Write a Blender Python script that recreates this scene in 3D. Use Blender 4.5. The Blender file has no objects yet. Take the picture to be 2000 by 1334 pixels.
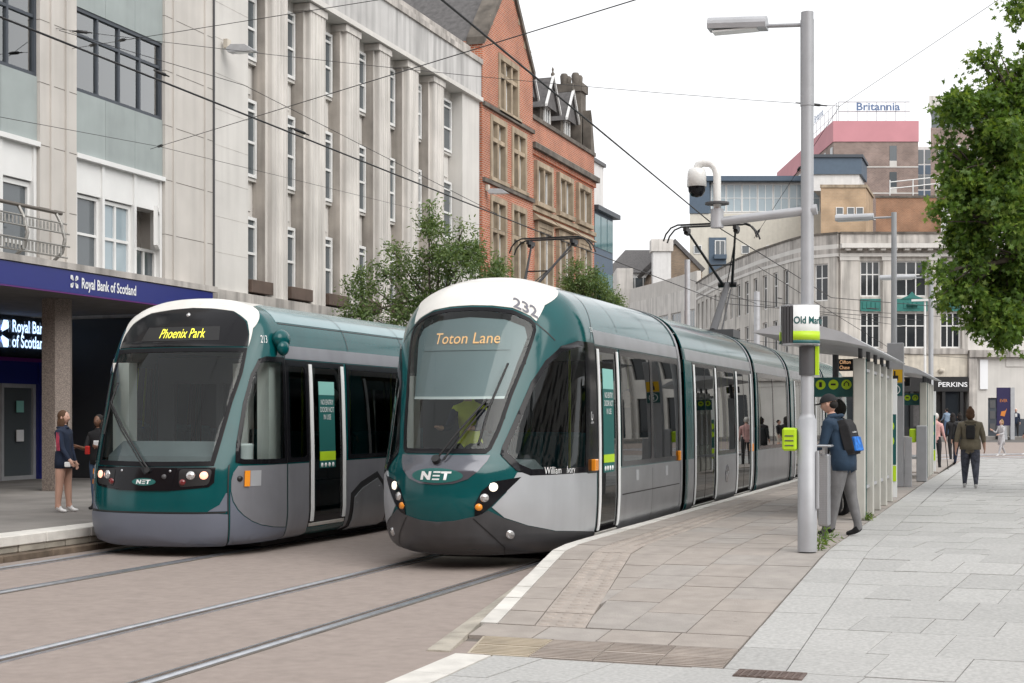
import bpy, bmesh, math, random
import numpy as np
from mathutils import Vector, Matrix, Euler
from mathutils.geometry import tessellate_polygon
random.seed(7)
R = math.radians
scene = bpy.context.scene
COL = scene.collection
# ---------------------------------------------------------------- camera, sky, sun, exposure
TH = R(19.381)                       # the street runs 19.4 degrees right of the view axis
cam = bpy.data.cameras.new('camera'); cam_o = bpy.data.objects.new('camera', cam); COL.objects.link(cam_o)
cam.sensor_width = 36.0; cam.lens = 36.0 * 2800 / 2000; cam.shift_y = 148 / 2000
cam.clip_start = 0.1; cam.clip_end = 4000
cam_o.location = (0, 0, 1.70); cam_o.rotation_euler = (R(90), 0, TH)
scene.camera = cam_o
world = bpy.data.worlds.new('World'); scene.world = world; world.use_nodes = True
nt = world.node_tree; nt.nodes.clear()
wo = nt.nodes.new('ShaderNodeOutputWorld'); bg = nt.nodes.new('ShaderNodeBackground')
sky = nt.nodes.new('ShaderNodeTexSky'); sky.sky_type = 'NISHITA'; sky.sun_disc = False
sky.sun_elevation = R(42); sky.sun_rotation = R(121); sky.air_density = 1.0; sky.dust_density = 4.0; sky.ozone_density = 1.0
hs = nt.nodes.new('ShaderNodeHueSaturation'); hs.inputs['Saturation'].default_value = 0.12
mixw = nt.nodes.new('ShaderNodeMix'); mixw.data_type = 'RGBA'; mixw.inputs[0].default_value = 0.72
mixw.inputs[7].default_value = (9.3, 9.35, 9.5, 1)      # even cloud cover
nt.links.new(sky.outputs[0], hs.inputs['Color']); nt.links.new(hs.outputs[0], mixw.inputs[6])
nt.links.new(mixw.outputs[2], bg.inputs[0]); bg.inputs[1].default_value = 0.12
nt.links.new(bg.outputs[0], wo.inputs[0])
sl = bpy.data.lights.new('sun', 'SUN'); sl.energy = 1.5; sl.angle = R(52); sl.color = (1, 0.97, 0.92)
so = bpy.data.objects.new('sun', sl); COL.objects.link(so)
so.rotation_euler = Vector((.75, -.45, .80)).to_track_quat('Z', 'Y').to_euler(); so.location = (20, -20, 60)
vs = scene.view_settings; vs.view_transform = 'Standard'; vs.look = 'None'; vs.exposure = 0.4; vs.gamma = 1.0
scene.render.resolution_x = 1024; scene.render.resolution_y = 683

# ---------------------------------------------------------------- materials
M = {}
def mat(name, col, rough=.6, metal=0., var=.12, scale=3., bump=0., bscale=40., streak=0., coat=0., emit=None, estr=1., spec=.5, rnd=0., detail=4, spots=0.):
    m = bpy.data.materials.new(name); m.use_nodes = True; n = m.node_tree; N = n.nodes; b = N['Principled BSDF']
    b.inputs['Roughness'].default_value = rough; b.inputs['Metallic'].default_value = metal
    b.inputs['Specular IOR Level'].default_value = spec
    if coat: b.inputs['Coat Weight'].default_value = coat; b.inputs['Coat Roughness'].default_value = .05
    c = (*col, 1)
    tc = N.new('ShaderNodeTexCoord')
    out = None
    if var > 0:
        nz = N.new('ShaderNodeTexNoise'); nz.inputs['Scale'].default_value = scale; nz.inputs['Detail'].default_value = detail
        n.links.new(tc.outputs['Object'], nz.inputs['Vector'])
        rp = N.new('ShaderNodeMapRange'); rp.inputs[1].default_value = .3; rp.inputs[2].default_value = .7
        rp.inputs[3].default_value = 1 - var; rp.inputs[4].default_value = 1 + var
        n.links.new(nz.outputs[0], rp.inputs[0]); out = rp.outputs[0]
    if streak > 0:
        mp = N.new('ShaderNodeMapping'); mp.inputs['Scale'].default_value = (2.2, 2.2, .16)
        n2 = N.new('ShaderNodeTexNoise'); n2.inputs['Scale'].default_value = 1.6; n2.inputs['Detail'].default_value = 6
        n.links.new(tc.outputs['Object'], mp.inputs[0]); n.links.new(mp.outputs[0], n2.inputs['Vector'])
        r2 = N.new('ShaderNodeMapRange'); r2.inputs[1].default_value = .42; r2.inputs[2].default_value = .72
        r2.inputs[3].default_value = 1; r2.inputs[4].default_value = 1 - streak
        n.links.new(n2.outputs[0], r2.inputs[0])
        if out is None: out = r2.outputs[0]
        else:
            mm = N.new('ShaderNodeMath'); mm.operation = 'MULTIPLY'; n.links.new(out, mm.inputs[0]); n.links.new(r2.outputs[0], mm.inputs[1]); out = mm.outputs[0]
    if rnd > 0:
        oi = N.new('ShaderNodeObjectInfo'); r3 = N.new('ShaderNodeMapRange'); r3.inputs[3].default_value = 1 - rnd; r3.inputs[4].default_value = 1 + rnd
        n.links.new(oi.outputs['Random'], r3.inputs[0])
        if out is None: out = r3.outputs[0]
        else:
            mm = N.new('ShaderNodeMath'); mm.operation = 'MULTIPLY'; n.links.new(out, mm.inputs[0]); n.links.new(r3.outputs[0], mm.inputs[1]); out = mm.outputs[0]
    if spots > 0:                                  # trodden gum and drip marks
        for sc, th_, am in ((2.6, .05, spots), (7., .045, spots * .6)):
            vo = N.new('ShaderNodeTexVoronoi'); vo.inputs['Scale'].default_value = sc; r4 = N.new('ShaderNodeMapRange'); r4.inputs[1].default_value = th_ * .7; r4.inputs[2].default_value = th_; r4.inputs[3].default_value = 1 - am; r4.inputs[4].default_value = 1
            n.links.new(tc.outputs['Object'], vo.inputs['Vector']); n.links.new(vo.outputs['Distance'], r4.inputs[0])
            mm = N.new('ShaderNodeMath'); mm.operation = 'MULTIPLY'; n.links.new(out, mm.inputs[0]); n.links.new(r4.outputs[0], mm.inputs[1]); out = mm.outputs[0]
    if out is not None:
        mx = N.new('ShaderNodeVectorMath'); mx.operation = 'SCALE'; mx.inputs[0].default_value = col
        n.links.new(out, mx.inputs['Scale']); n.links.new(mx.outputs[0], b.inputs['Base Color'])
    else: b.inputs['Base Color'].default_value = c
    if bump > 0:
        bz = N.new('ShaderNodeTexNoise'); bz.inputs['Scale'].default_value = bscale; bz.inputs['Detail'].default_value = 3
        bp = N.new('ShaderNodeBump'); bp.inputs['Strength'].default_value = bump; bp.inputs['Distance'].default_value = .02
        n.links.new(tc.outputs['Object'], bz.inputs['Vector']); n.links.new(bz.outputs[0], bp.inputs['Height']); n.links.new(bp.outputs[0], b.inputs['Normal'])
    if emit: b.inputs['Emission Color'].default_value = (*emit, 1); b.inputs['Emission Strength'].default_value = estr
    M[name] = m; return m
def glass(name, tint, ior=1.5, rough=.01, boost=1.0):
    m = bpy.data.materials.new(name); m.use_nodes = True; n = m.node_tree; N = n.nodes; N.clear()
    o = N.new('ShaderNodeOutputMaterial'); t = N.new('ShaderNodeBsdfTransparent'); t.inputs[0].default_value = (*tint, 1)
    g = N.new('ShaderNodeBsdfGlossy'); g.inputs['Roughness'].default_value = rough; g.inputs['Color'].default_value = (.95, .97, .97, 1)
    f = N.new('ShaderNodeFresnel'); f.inputs[0].default_value = ior; mm = N.new('ShaderNodeMath'); mm.operation = 'MULTIPLY'; mm.use_clamp = True; mm.inputs[1].default_value = boost
    x = N.new('ShaderNodeMixShader'); n.links.new(f.outputs[0], mm.inputs[0]); n.links.new(mm.outputs[0], x.inputs[0])
    n.links.new(t.outputs[0], x.inputs[1]); n.links.new(g.outputs[0], x.inputs[2]); n.links.new(x.outputs[0], o.inputs[0])
    M[name] = m; return m
def brickmat(name, c1, c2, mortar, bw=.225, bh=.075, ms=.012, rough=.85, streak=0.):
    m = mat(name, c1, rough, var=0); n = m.node_tree; N = n.nodes; b = N['Principled BSDF']
    tc = N.new('ShaderNodeTexCoord'); sp = N.new('ShaderNodeSeparateXYZ'); cb = N.new('ShaderNodeCombineXYZ'); ad = N.new('ShaderNodeMath'); ad.operation = 'ADD'
    n.links.new(tc.outputs['Object'], sp.inputs[0]); n.links.new(sp.outputs[0], ad.inputs[0]); n.links.new(sp.outputs[1], ad.inputs[1])
    n.links.new(ad.outputs[0], cb.inputs[0]); n.links.new(sp.outputs[2], cb.inputs[1])
    k = N.new('ShaderNodeTexBrick'); k.inputs['Color1'].default_value = (*c1, 1); k.inputs['Color2'].default_value = (*c2, 1); k.inputs['Mortar'].default_value = (*mortar, 1)
    k.inputs['Scale'].default_value = 1; k.inputs['Mortar Size'].default_value = ms; k.inputs['Brick Width'].default_value = bw; k.inputs['Row Height'].default_value = bh
    n.links.new(cb.outputs[0], k.inputs['Vector'])
    nz = N.new('ShaderNodeTexNoise'); nz.inputs['Scale'].default_value = .7; nz.inputs['Detail'].default_value = 7; n.links.new(tc.outputs['Object'], nz.inputs['Vector'])
    r = N.new('ShaderNodeMapRange'); r.inputs[1].default_value = .3; r.inputs[2].default_value = .7; r.inputs[3].default_value = .72; r.inputs[4].default_value = 1.15
    n.links.new(nz.outputs[0], r.inputs[0]); s = N.new('ShaderNodeVectorMath'); s.operation = 'SCALE'
    n.links.new(k.outputs[0], s.inputs[0]); n.links.new(r.outputs[0], s.inputs['Scale']); n.links.new(s.outputs[0], b.inputs['Base Color'])
    return m

# ---------------------------------------------------------------- building blocks
def rootloc(o):
    l = Vector((0, 0, 0))
    while o is not None: l += o.location; o = o.parent
    return l
def tag(o, label=None, cat=None, group=None, kind=None):
    if label: o['label'] = label
    if cat: o['category'] = cat
    if group: o['group'] = group
    if kind: o['kind'] = kind
    return o
def thing(name, loc, label=None, cat=None, group=None):
    o = bpy.data.objects.new(name, None); o.empty_display_size = .2; o.location = loc; COL.objects.link(o)
    return tag(o, label, cat, group)
def copy_tree(o, parent=None):
    c = o.copy(); COL.objects.link(c)
    if parent is not None: c.parent = parent
    for ch in list(o.children): copy_tree(ch, c)
    return c
class MB:
    def __init__(s, tf=None): s.v = []; s.f = []; s.mi = []; s.sm = []; s.tf = tf
    def add(s, vs, fs, mi=0, smooth=False):
        k = len(s.v)
        s.v += [s.tf(*p) if s.tf else tuple(p) for p in vs]
        s.f += [tuple(i + k for i in f) for f in fs]; s.mi += [mi] * len(fs); s.sm += [smooth] * len(fs); return s
    def box(s, x0, x1, y0, y1, z0, z1, mi=0):
        x0, x1 = min(x0, x1), max(x0, x1); y0, y1 = min(y0, y1), max(y0, y1); z0, z1 = min(z0, z1), max(z0, z1)
        v = [(x, y, z) for z in (z0, z1) for y in (y0, y1) for x in (x0, x1)]
        return s.add(v, [(0, 2, 3, 1), (4, 5, 7, 6), (0, 1, 5, 4), (2, 6, 7, 3), (0, 4, 6, 2), (1, 3, 7, 5)], mi)
    def poly(s, pts, mi=0): return s.add(pts, [tuple(range(len(pts)))], mi)
    def prism(s, pts, a, b, axis='y', mi=0):
        # pts 2-D; axis = extrusion axis; pts order gives the other two coords in xyz order
        def P(p, t): return {'x': (t, p[0], p[1]), 'y': (p[0], t, p[1]), 'z': (p[0], p[1], t)}[axis]
        n = len(pts); v = [P(p, a) for p in pts] + [P(p, b) for p in pts]
        return s.add(v, [tuple(range(n))[::-1], tuple(range(n, 2 * n))] + [(i, (i + 1) % n, n + (i + 1) % n, n + i) for i in range(n)], mi)
    def tube(s, path, r, n=8, mi=0, cap=True, smooth=True):
        path = [Vector(p) for p in path]; k = len(path); rr = r if isinstance(r, (list, tuple)) else [r] * k
        vs = []; prev = None
        for i, p in enumerate(path):
            d = (path[min(i + 1, k - 1)] - path[max(i - 1, 0)]).normalized()
            a = prev if prev is not None else (Vector((0, 0, 1)) if abs(d.z) < .9 else Vector((1, 0, 0)))
            a = (a - d * a.dot(d)).normalized(); b = d.cross(a); prev = a
            vs += [tuple(p + (a * math.cos(2 * math.pi * j / n) + b * math.sin(2 * math.pi * j / n)) * rr[i]) for j in range(n)]
        fs = [(i * n + j, i * n + (j + 1) % n, (i + 1) * n + (j + 1) % n, (i + 1) * n + j) for i in range(k - 1) for j in range(n)]
        s.add(vs, fs, mi, smooth)
        if cap: s.add([vs[j] for j in range(n)], [tuple(range(n))[::-1]], mi); s.add([vs[(k - 1) * n + j] for j in range(n)], [tuple(range(n))], mi)
        return s
    def lathe(s, prof, c=(0, 0, 0), n=16, mi=0, smooth=True):
        vs = [(c[0] + r * math.cos(2 * math.pi * j / n), c[1] + r * math.sin(2 * math.pi * j / n), c[2] + z) for r, z in prof for j in range(n)]
        k = len(prof)
        s.add(vs, [(i * n + j, i * n + (j + 1) % n, (i + 1) * n + (j + 1) % n, (i + 1) * n + j) for i in range(k - 1) for j in range(n)], mi, smooth)
        s.add([vs[j] for j in range(n)], [tuple(range(n))[::-1]], mi); s.add([vs[(k - 1) * n + j] for j in range(n)], [tuple(range(n))], mi)
        return s
    def ball(s, c, r, n=12, k=8, mi=0):
        r = r if isinstance(r, (tuple, list)) else (r, r, r)
        vs = [(c[0] + r[0] * math.sin(math.pi * i / k) * math.cos(2 * math.pi * j / n), c[1] + r[1] * math.sin(math.pi * i / k) * math.sin(2 * math.pi * j / n), c[2] + r[2] * math.cos(math.pi * i / k)) for i in range(k + 1) for j in range(n)]
        return s.add(vs, [(i * n + j, (i + 1) * n + j, (i + 1) * n + (j + 1) % n, i * n + (j + 1) % n) for i in range(k) for j in range(n)], mi, True)
    def build(s, name, mats, parent=None, bevel=0, label=None, cat=None, group=None, kind=None, weld=False):
        me = bpy.data.meshes.new(name)
        if parent is not None: off = rootloc(parent)
        else:
            a = np.array(s.v); off = Vector(((a[:, 0].min() + a[:, 0].max()) / 2, (a[:, 1].min() + a[:, 1].max()) / 2, a[:, 2].min()))
        me.from_pydata([(p[0] - off.x, p[1] - off.y, p[2] - off.z) for p in s.v], [], s.f)
        mats = mats if isinstance(mats, (list, tuple)) else [mats]
        for m in mats: me.materials.append(M[m] if isinstance(m, str) else m)
        me.polygons.foreach_set('material_index', s.mi); me.polygons.foreach_set('use_smooth', s.sm); me.update()
        if bevel or weld or True:
            bm = bmesh.new(); bm.from_mesh(me)
            if weld: bmesh.ops.remove_doubles(bm, verts=bm.verts, dist=1e-4)
            if bevel: bmesh.ops.bevel(bm, geom=bm.edges[:], offset=bevel, segments=1, affect='EDGES', clamp_overlap=True)
            bmesh.ops.recalc_face_normals(bm, faces=bm.faces); bm.to_mesh(me); bm.free()
        o = bpy.data.objects.new(name, me); COL.objects.link(o)
        if parent is not None: o.parent = parent
        else: o.location = off
        return tag(o, label, cat, group, kind)
def text2d(txt, size=1.0, align='CENTER', squeeze=1.0, bold=0.0):
    """flat outlines of a word: verts (x, y) and faces"""
    c = bpy.data.curves.new('lettering', 'FONT'); c.body = txt; c.size = size; c.align_x = align; c.align_y = 'CENTER'; c.resolution_u = 3; c.offset = bold
    o = bpy.data.objects.new('lettering', c); COL.objects.link(o)
    bpy.context.view_layer.update()
    me = o.evaluated_get(bpy.context.evaluated_depsgraph_get()).to_mesh()
    v = [(p.co.x * squeeze, p.co.y) for p in me.vertices]; f = [tuple(p.vertices) for p in me.polygons]
    o.to_mesh_clear(); bpy.data.objects.remove(o); bpy.data.curves.remove(c)
    return v, f
def letter(mb, txt, size, org, ux, uy, mi=0, **k):
    v, f = text2d(txt, size, **k); o, a, b = Vector(org), Vector(ux), Vector(uy)
    mb.add([tuple(o + a * x + b * y) for x, y in v], f, mi); return mb
# ---------------------------------------------------------------- colours
mat('asphalt', (.11, .105, .10), .9, var=.15, scale=2, bump=.3, bscale=120)
mat('tramway', (.305, .255, .228), .88, var=.08, scale=9, bump=.25, bscale=110, detail=10, spots=.14, streak=.10)
mat('pavement_grey', (.23, .215, .20), .85, var=.22, scale=1.2, bump=.2, bscale=90, detail=8)
mat('joint', (.14, .125, .11), .95, var=.2)
mat('sandstone_slab', (.335, .298, .268), .8, var=.11, scale=5, bump=.3, bscale=60, rnd=.03, detail=9, spots=.22)
mat('sandstone_slab_grey', (.33, .302, .278), .8, var=.11, scale=5, bump=.3, bscale=60, rnd=.03, detail=9, spots=.22)
mat('lozenge_slab', (.36, .315, .28), .8, var=.14, scale=4, bump=.25, bscale=60, rnd=.05, spots=.2)
mat('cream_slab', (.43, .375, .295), .8, var=.12, scale=4, bump=.2, rnd=.06)
mat('coping', (.62, .60, .56), .75, var=.12, scale=5, bump=.2, rnd=.07)
mat('kerb_stone', (.36, .33, .28), .85, var=.25, scale=4, bump=.4, bscale=50, rnd=.12)
mat('kerb_dark', (.15, .115, .085), .9, var=.4, scale=5, bump=.5, bscale=40, rnd=.2)
mat('granite', (.405, .402, .39), .7, var=.15, scale=32, bump=.2, bscale=150, rnd=.07, detail=3, spots=.2)
mat('granite_far', (.405, .402, .39), .7, var=.15, scale=6, bump=.2, bscale=150)
mat('rail_steel', (.58, .60, .64), .32, metal=.9, var=.12, scale=8)
mat('rail_rust', (.10, .075, .06), .8, var=.3, scale=12)
mat('black', (.012, .012, .013), .45, var=0)
mat('black_gloss', (.008, .008, .010), .12, var=0, spec=.25)
mat('rubber', (.02, .02, .02), .8, var=0)
mat('white_paint', (.78, .78, .76), .35, var=.04, scale=2, coat=.3)
mat('steel', (.45, .46, .48), .38, metal=.75, var=.06)
mat('galvanised', (.47, .48, .50), .5, metal=.35, var=.07, scale=6)
mat('pole_grey', (.40, .41, .43), .48, metal=.2, var=.06, scale=5)
mat('dark_grey', (.085, .085, .09), .5, var=.05)
mat('lime', (.48, .72, .02), .45, var=.03)
mat('teal_sign', (.01, .10, .10), .4, var=.0)

# ---------------------------------------------------------------- ground
def zp(Y):
    return float(np.interp(Y, [-50, 9.6, 15.2, 32, 58, 84], [0, 0, .3, .3, .12, .3]))
b = MB(); ys = [-400, -30, 46, 56, 70, 85, 100, 160, 3000]; zs = [-.02, -.02, -.02, .06, .16, .30, .36, .36, .36]
v = [(x, y, z - .01) for y, z in zip(ys, zs) for x in (-3000, 3000)]
b.add(v, [(2 * i, 2 * i + 1, 2 * i + 3, 2 * i + 2) for i in range(len(ys) - 1)])
b.build('ground', 'asphalt', kind='structure')
# tram carriageway
b = MB(); v = []
ry = [(-30, 0), (46, 0), (56, .09), (70, .185), (84, .31)]
for y, z in ry:
    x1 = -1.6 if y < 9 else -4.0 if y < 40 else (-4.2 if y < 50 else 40)
    v += [(-11.4, y, z), (x1, y, z)]
v[1] = (-3.6, -30, 0); v[3] = (-3.6, 46, 0)
b.add(v, [(2 * i, 2 * i + 1, 2 * i + 3, 2 * i + 2) for i in range(len(ry) - 1)])
b.build('road', 'tramway', kind='structure')
def rail(pts, label):
    """grooved tram rail: polished head, rusty groove, thin guard lip, all flush with the road"""
    r = thing('tram_rail', (pts[0][0], pts[0][1], 0), label, 'rail', 'tram rails set in the road')
    for nm, a, c, h, m in (('rail_seal', -.065, -.042, .006, 'joint'), ('rail_head', -.042, .03, .012, 'rail_steel'), ('rail_groove', .03, .095, .005, 'rail_rust'), ('guard_lip', .095, .115, .010, 'rail_steel')):
        q = MB(); vs = []
        cr = .012 if nm == 'rail_head' else 0.       # worn crown of the head
        for x, y, z, sg in pts:
            vs += [(x + sg * (a + (c - a) * f), y, z + h + cr * (1 - (2 * f - 1) ** 2)) for f in (0, .2, .4, .6, .8, 1)]
        q.add(vs, [(6 * i + j, 6 * i + j + 1, 6 * i + j + 7, 6 * i + j + 6) for i in range(len(pts) - 1) for j in range(5)], 0, True)
        for i in (0, 1):
            q.add([(p[0] + p[3] * (a, c)[i], p[1], p[2] + dz) for p in pts for dz in (h, h - .03)], [(2 * k, 2 * k + 1, 2 * k + 3, 2 * k + 2) for k in range(len(pts) - 1)])
        q.build(nm, m, r)
def track(xc, names):
    Y = [-30, 4, 9, 14, 20, 46, 50, 54, 58, 62, 66, 70]
    def xo(y):                                 # the line swings right beyond the stop
        return 0 if y < 46 else ((y - 46) / 24) ** 2 * 18
    def zz(y): return float(np.interp(y, [46, 56, 70, 84], [0, .09, .185, .31]))
    for sg, nm in ((-1, names[0]), (1, names[1])):
        rail([(xc + sg * .7475 + xo(y), y, zz(y), -sg) for y in Y], nm)
track(-5.98, ('polished rail under the far side of the white-capped tram', 'grooved rail beside the paved platform ramp'))
track(-10.0, ('rail nearest the bank platform kerb', 'rail under the street side of the blue-grey tram'))
# ---- left platform in front of the bank
b = MB(); b.box(-60, -11.62, -30, 95, -.02, .296); b.build('pavement', 'pavement_grey', kind='structure')
r = thing('platform_kerb', (-11.3, 14, 0), 'kerb of pale coping over brown stone below the bank platform', 'kerb')
y = -6.0; k = 0
while y < 48:
    L = random.uniform(.85, 1.15)
    MB().box(-11.62, -11.22, y + .006, y + L - .006, .17, .30 + random.uniform(-.004, .004)).build('coping_stone', 'coping', r, bevel=.012)
    MB().box(-11.60, -11.24 + random.uniform(-.015, .005), y + .01, y + L * .45, .085, .168).build('kerb_block', 'kerb_stone', r, bevel=.01)
    MB().box(-11.60, -11.24 + random.uniform(-.015, .005), y + L * .45 + .01, y + L - .005, .085, .168).build('kerb_block', 'kerb_stone', r, bevel=.01)
    MB().box(-11.60, -11.13, y + .004, y + L - .004, -.01, .083).build('kerb_plinth', 'kerb_dark', r, bevel=.012)
    y += L
# ---- right platform: sandstone slabs over a dark bed, ramping up from the crossing
plat = MB()
def edge(Y): return -4.70 if Y >= 14.66 else -3.86 + (-4.70 + 3.86) * (Y - 9.62) / 5.04
pl = [9.62, 10.2, 10.7, 12, 13.4, 14.66, 15.2, 30, 50]
vs = []
for Y in pl: vs += [(edge(Y), Y, zp(Y) - .03), (-1.87, Y, zp(Y) - .03), (edge(Y), Y, -.03)]
n_ = len(pl) - 1
plat.add(vs, [(3 * i, 3 * i + 1, 3 * i + 4, 3 * i + 3) for i in range(n_)] + [(3 * i, 3 * i + 3, 3 * i + 5, 3 * i + 2) for i in range(n_)])
plat = plat.build('platform', 'joint', kind='structure')
def slab(q, name, m, parent, th=.045, g=.006, lift=0., jit=.003):
    """slab from four plan corners, following the ramp"""
    c = Vector((sum(p[0] for p in q) / 4, sum(p[1] for p in q) / 4))
    dz = random.uniform(-jit, jit) + lift; t = []
    for p in q:
        d = Vector(p) - c; L = d.length; d = d * max(0, (L - g * 1.4) / L) if L > 0 else d
        t.append((c.x + d.x, c.y + d.y))
    o = MB(); o.add([(x, y, zp(y) + dz) for x, y in t] + [(x, y, zp(y) + dz - th) for x, y in t],
                    [(0, 1, 2, 3)] + [(i, 4 + i, 4 + (i + 1) % 4, (i + 1) % 4) for i in range(4)])
    return o.build(name, m, parent)
Ys = [10.72]
while Ys[-1] < 49: Ys.append(Ys[-1] + (.56 if Ys[-1] < 14.2 or Ys[-1] > 14.7 else .5))
bends = Ys
for i in range(len(Ys) - 1):
    a, c = Ys[i], Ys[i + 1]
    def row(o0, o1): return [(edge(a) + o0, a), (edge(a) + o1, a), (edge(c) + o1, c), (edge(c) + o0, c)]
    slab(row(.0, .15), 'coping_stone', 'coping', plat, th=.28, lift=.004)
    slab(row(.15, .46), 'paving_slab', 'sandstone_slab', plat)
    s_ = slab(row(.46, .88), 'tactile_slab', 'lozenge_slab', plat)
    if a < 24:                                  # raised lozenges of the platform-edge warning
        lz = MB(); q = row(.46, .88)
        for u in range(3):
            for w in range(4):
                fx, fy = (u + .5) / 3, (w + .5) / 4
                cx = q[0][0] + (q[1][0] - q[0][0]) * fx + (q[3][0] - q[0][0]) * fy; cy = a + (c - a) * fy; z0 = zp(cy)
                pts = [(cx + .045 * math.cos(t) * (1.2), cy + .035 * math.sin(t)) for t in [j * math.pi / 4 for j in range(8)]]
                lz.add([(x, y, z0 - .004) for x, y in pts] + [(cx + (x - cx) * .7, cy + (y - cy) * .7, zp(y) + .007) for x, y in pts], [tuple(range(8, 16))] + [(j, (j + 1) % 8, 8 + (j + 1) % 8, 8 + j) for j in range(8)])
        lz.build('raised_lozenges', 'lozenge_slab', s_)
# field slabs, courses along the street
lines = [-9, -3.33, -2.86, -2.37, -1.875]
for ci in range(4):
    y = 10.72 + .13 * ci
    y0 = 10.72
    while y0 < 38:
        y1 = y + random.choice((.58, .66, .74)) if y0 > 10.72 else 10.72 + .35 + .2 * ci
        if ci == 0:
            xa, xb = edge(y0) + .88, edge(y1) + .88
        else: xa = xb = max(lines[ci], 0 - 99)
        xa2 = max(xa, edge(y0) + .88); xb2 = max(xb, edge(y1) + .88); xr = lines[ci + 1]
        if xa2 < xr - .03 or xb2 < xr - .03:
            slab([(min(xa2, xr - .02), y0), (xr, y0), (xr, y1), (min(xb2, xr - .02), y1)], 'paving_slab', 'sandstone_slab_grey' if random.random() < .4 else 'sandstone_slab', plat)
        y0 = y = y1
rest = MB()
for ci in range(4):
    y0 = 38.3
    while y0 < 49.5:
        xa = edge(y0) + .88 if ci == 0 else lines[ci]
        rest.box(xa + .005, lines[ci + 1] - .005, y0, y0 + .64, .26, .3); y0 += .65
rest.build('far_paving_slabs', 'sandstone_slab', plat, kind='stuff')
# first courses: plain row, then ribbed warning paving down to the crossing
for x0, x1, m in ((-4.0, -3.45, 'sandstone_slab'), (-3.45, -2.95, 'sandstone_slab_grey'), (-2.95, -2.4, 'sandstone_slab'), (-2.4, -1.875, 'sandstone_slab')):
    slab([(max(x0, edge(10.25)), 10.25), (x1, 10.25), (x1, 10.71), (max(x0, edge(10.71)), 10.71)], 'paving_slab', m, plat)
for x0, x1, m in ((-3.7, -3.27, 'cream_slab'), (-3.27, -2.8, 'lozenge_slab'), (-2.8, -2.34, 'lozenge_slab'), (-2.34, -1.875, 'lozenge_slab')):
    for ya, yb in ((9.64, 9.94), (9.94, 10.24)):
        s_ = slab([(x0 if x0 > -3.6 else edge(ya) + .12, ya), (x1, ya), (x1, yb), (x0 if x0 > -3.6 else edge(yb) + .12, yb)], 'ribbed_slab', m, plat)
        q = MB()
        for j in range(6):
            y = ya + .03 + j * .045; q.box((x0 if x0 > -3.6 else edge(y) + .14) + .01, x1 - .01, y, y + .022, zp(y) - .01, zp(y) + .006)
        q.build('ribs', m, s_)
y = 9.62
while y < 14.6:                                  # low kerb stones outside the splayed coping
    q = MB(); y1 = min(y + .7, 14.64)
    q.add([(edge(y) - .16 * (14.66 - y) / 5 - .02, y, -.02), (edge(y), y, -.02), (edge(y1), y1, -.02), (edge(y1) - .16 * (14.66 - y1) / 5 - .02, y1, -.02)] +
          [(edge(y) - .16 * (14.66 - y) / 5 - .02, y + .004, zp(y) * .55 + .012), (edge(y) - .003, y + .004, zp(y) * .75 + .012), (edge(y1) - .003, y1 - .004, zp(y1) * .75 + .012), (edge(y1) - .16 * (14.66 - y1) / 5 - .02, y1 - .004, zp(y1) * .55 + .012)],
          [(4, 5, 6, 7)] + [(i, (i + 1) % 4, 4 + (i + 1) % 4, 4 + i) for i in range(4)])
    q.build('kerb_stone', 'kerb_stone', plat); y = y1
# ---- granite square
gb = MB(); gy = [-12, 9.6, 15.2, 32, 58]; vs = []
for Y in gy: vs += [((-3.52 if Y < 9.5 else -1.868), Y, zp(Y) - .03), (30, Y, zp(Y) - .03)]
vs[2:4] = [(-3.52, 9.6, zp(9.6) - .03), (30, 9.6, zp(9.6) - .03)]
gb.add(vs[:4], [(0, 1, 3, 2)]); gb.add([(-1.868, 9.6, -.03)] + vs[3:4] + vs[4:], [(0, 1, 3, 2), (2, 3, 5, 4), (4, 5, 7, 6)])
square = gb.build('square', 'joint', kind='structure')
y = -2.0
while y < 9.55:                                  # flush kerb towards the camera
    MB().box(-3.80, -3.53, y + .004, min(y + .9, 9.58), -.05, .006).build('flush_kerb', 'coping', square); y += .9
far = MB(); nslab = 0; SK = math.tan(R(8))
y = 3.0; ri = 0
while y < 57.5:
    dep = random.choice((.6, .72, .8)) if y < 40 else .8
    if y < 9.6 and y + dep > 9.3: dep = 9.61 - y
    y1 = y + dep
    lft = -3.52 if y1 <= 9.62 else -1.45
    x = lft; first = True
    while x < 7.5:
        wd = random.uniform(.42, .62) * (random.uniform(.4, 1) if first else 1)
        x1 = x + wd; sk = SK * dep
        q = [(x if first else x, y), (x1, y), (x1 + sk, y1), ((x if first else x + sk), y1)]
        if x < .55 and y > 7.4 and y < 36 and nslab < 285:
            slab(q, 'granite_slab', 'granite', square, g=.004, jit=.004); nslab += 1
        else:
            z0 = random.uniform(-.003, .003)
            cx = sum(p[0] for p in q) / 4; cy = (y + y1) / 2
            far.add([(cx + (px_ - cx) * .985, cy + (py_ - cy) * .985, zp(py_) + z0) for px_, py_ in q], [(0, 1, 2, 3)])
        x = x1; first = False
    if y1 > 9.62:                                # border course along the platform
        bq = [(-1.865, y), (-1.452, y), (-1.452, y1), (-1.865, y1)]
        if y < 24: slab(bq, 'border_slab', 'granite', square, g=.004)
        else: far.add([(px_ + (.01 if px_ < -1.6 else -.01), py_ + (.01 if py_ == y else -.01), zp(py_)) for px_, py_ in bq], [(0, 1, 2, 3)])
    y = y1
far.build('far_granite_slabs', 'granite_far', square, kind='stuff')
b = MB(); vs = []
for Y in (-12, 9.6, 15.2, 32, 58): vs += [(7.4, Y, zp(Y) - .008), (30, Y, zp(Y) - .008)]
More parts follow.
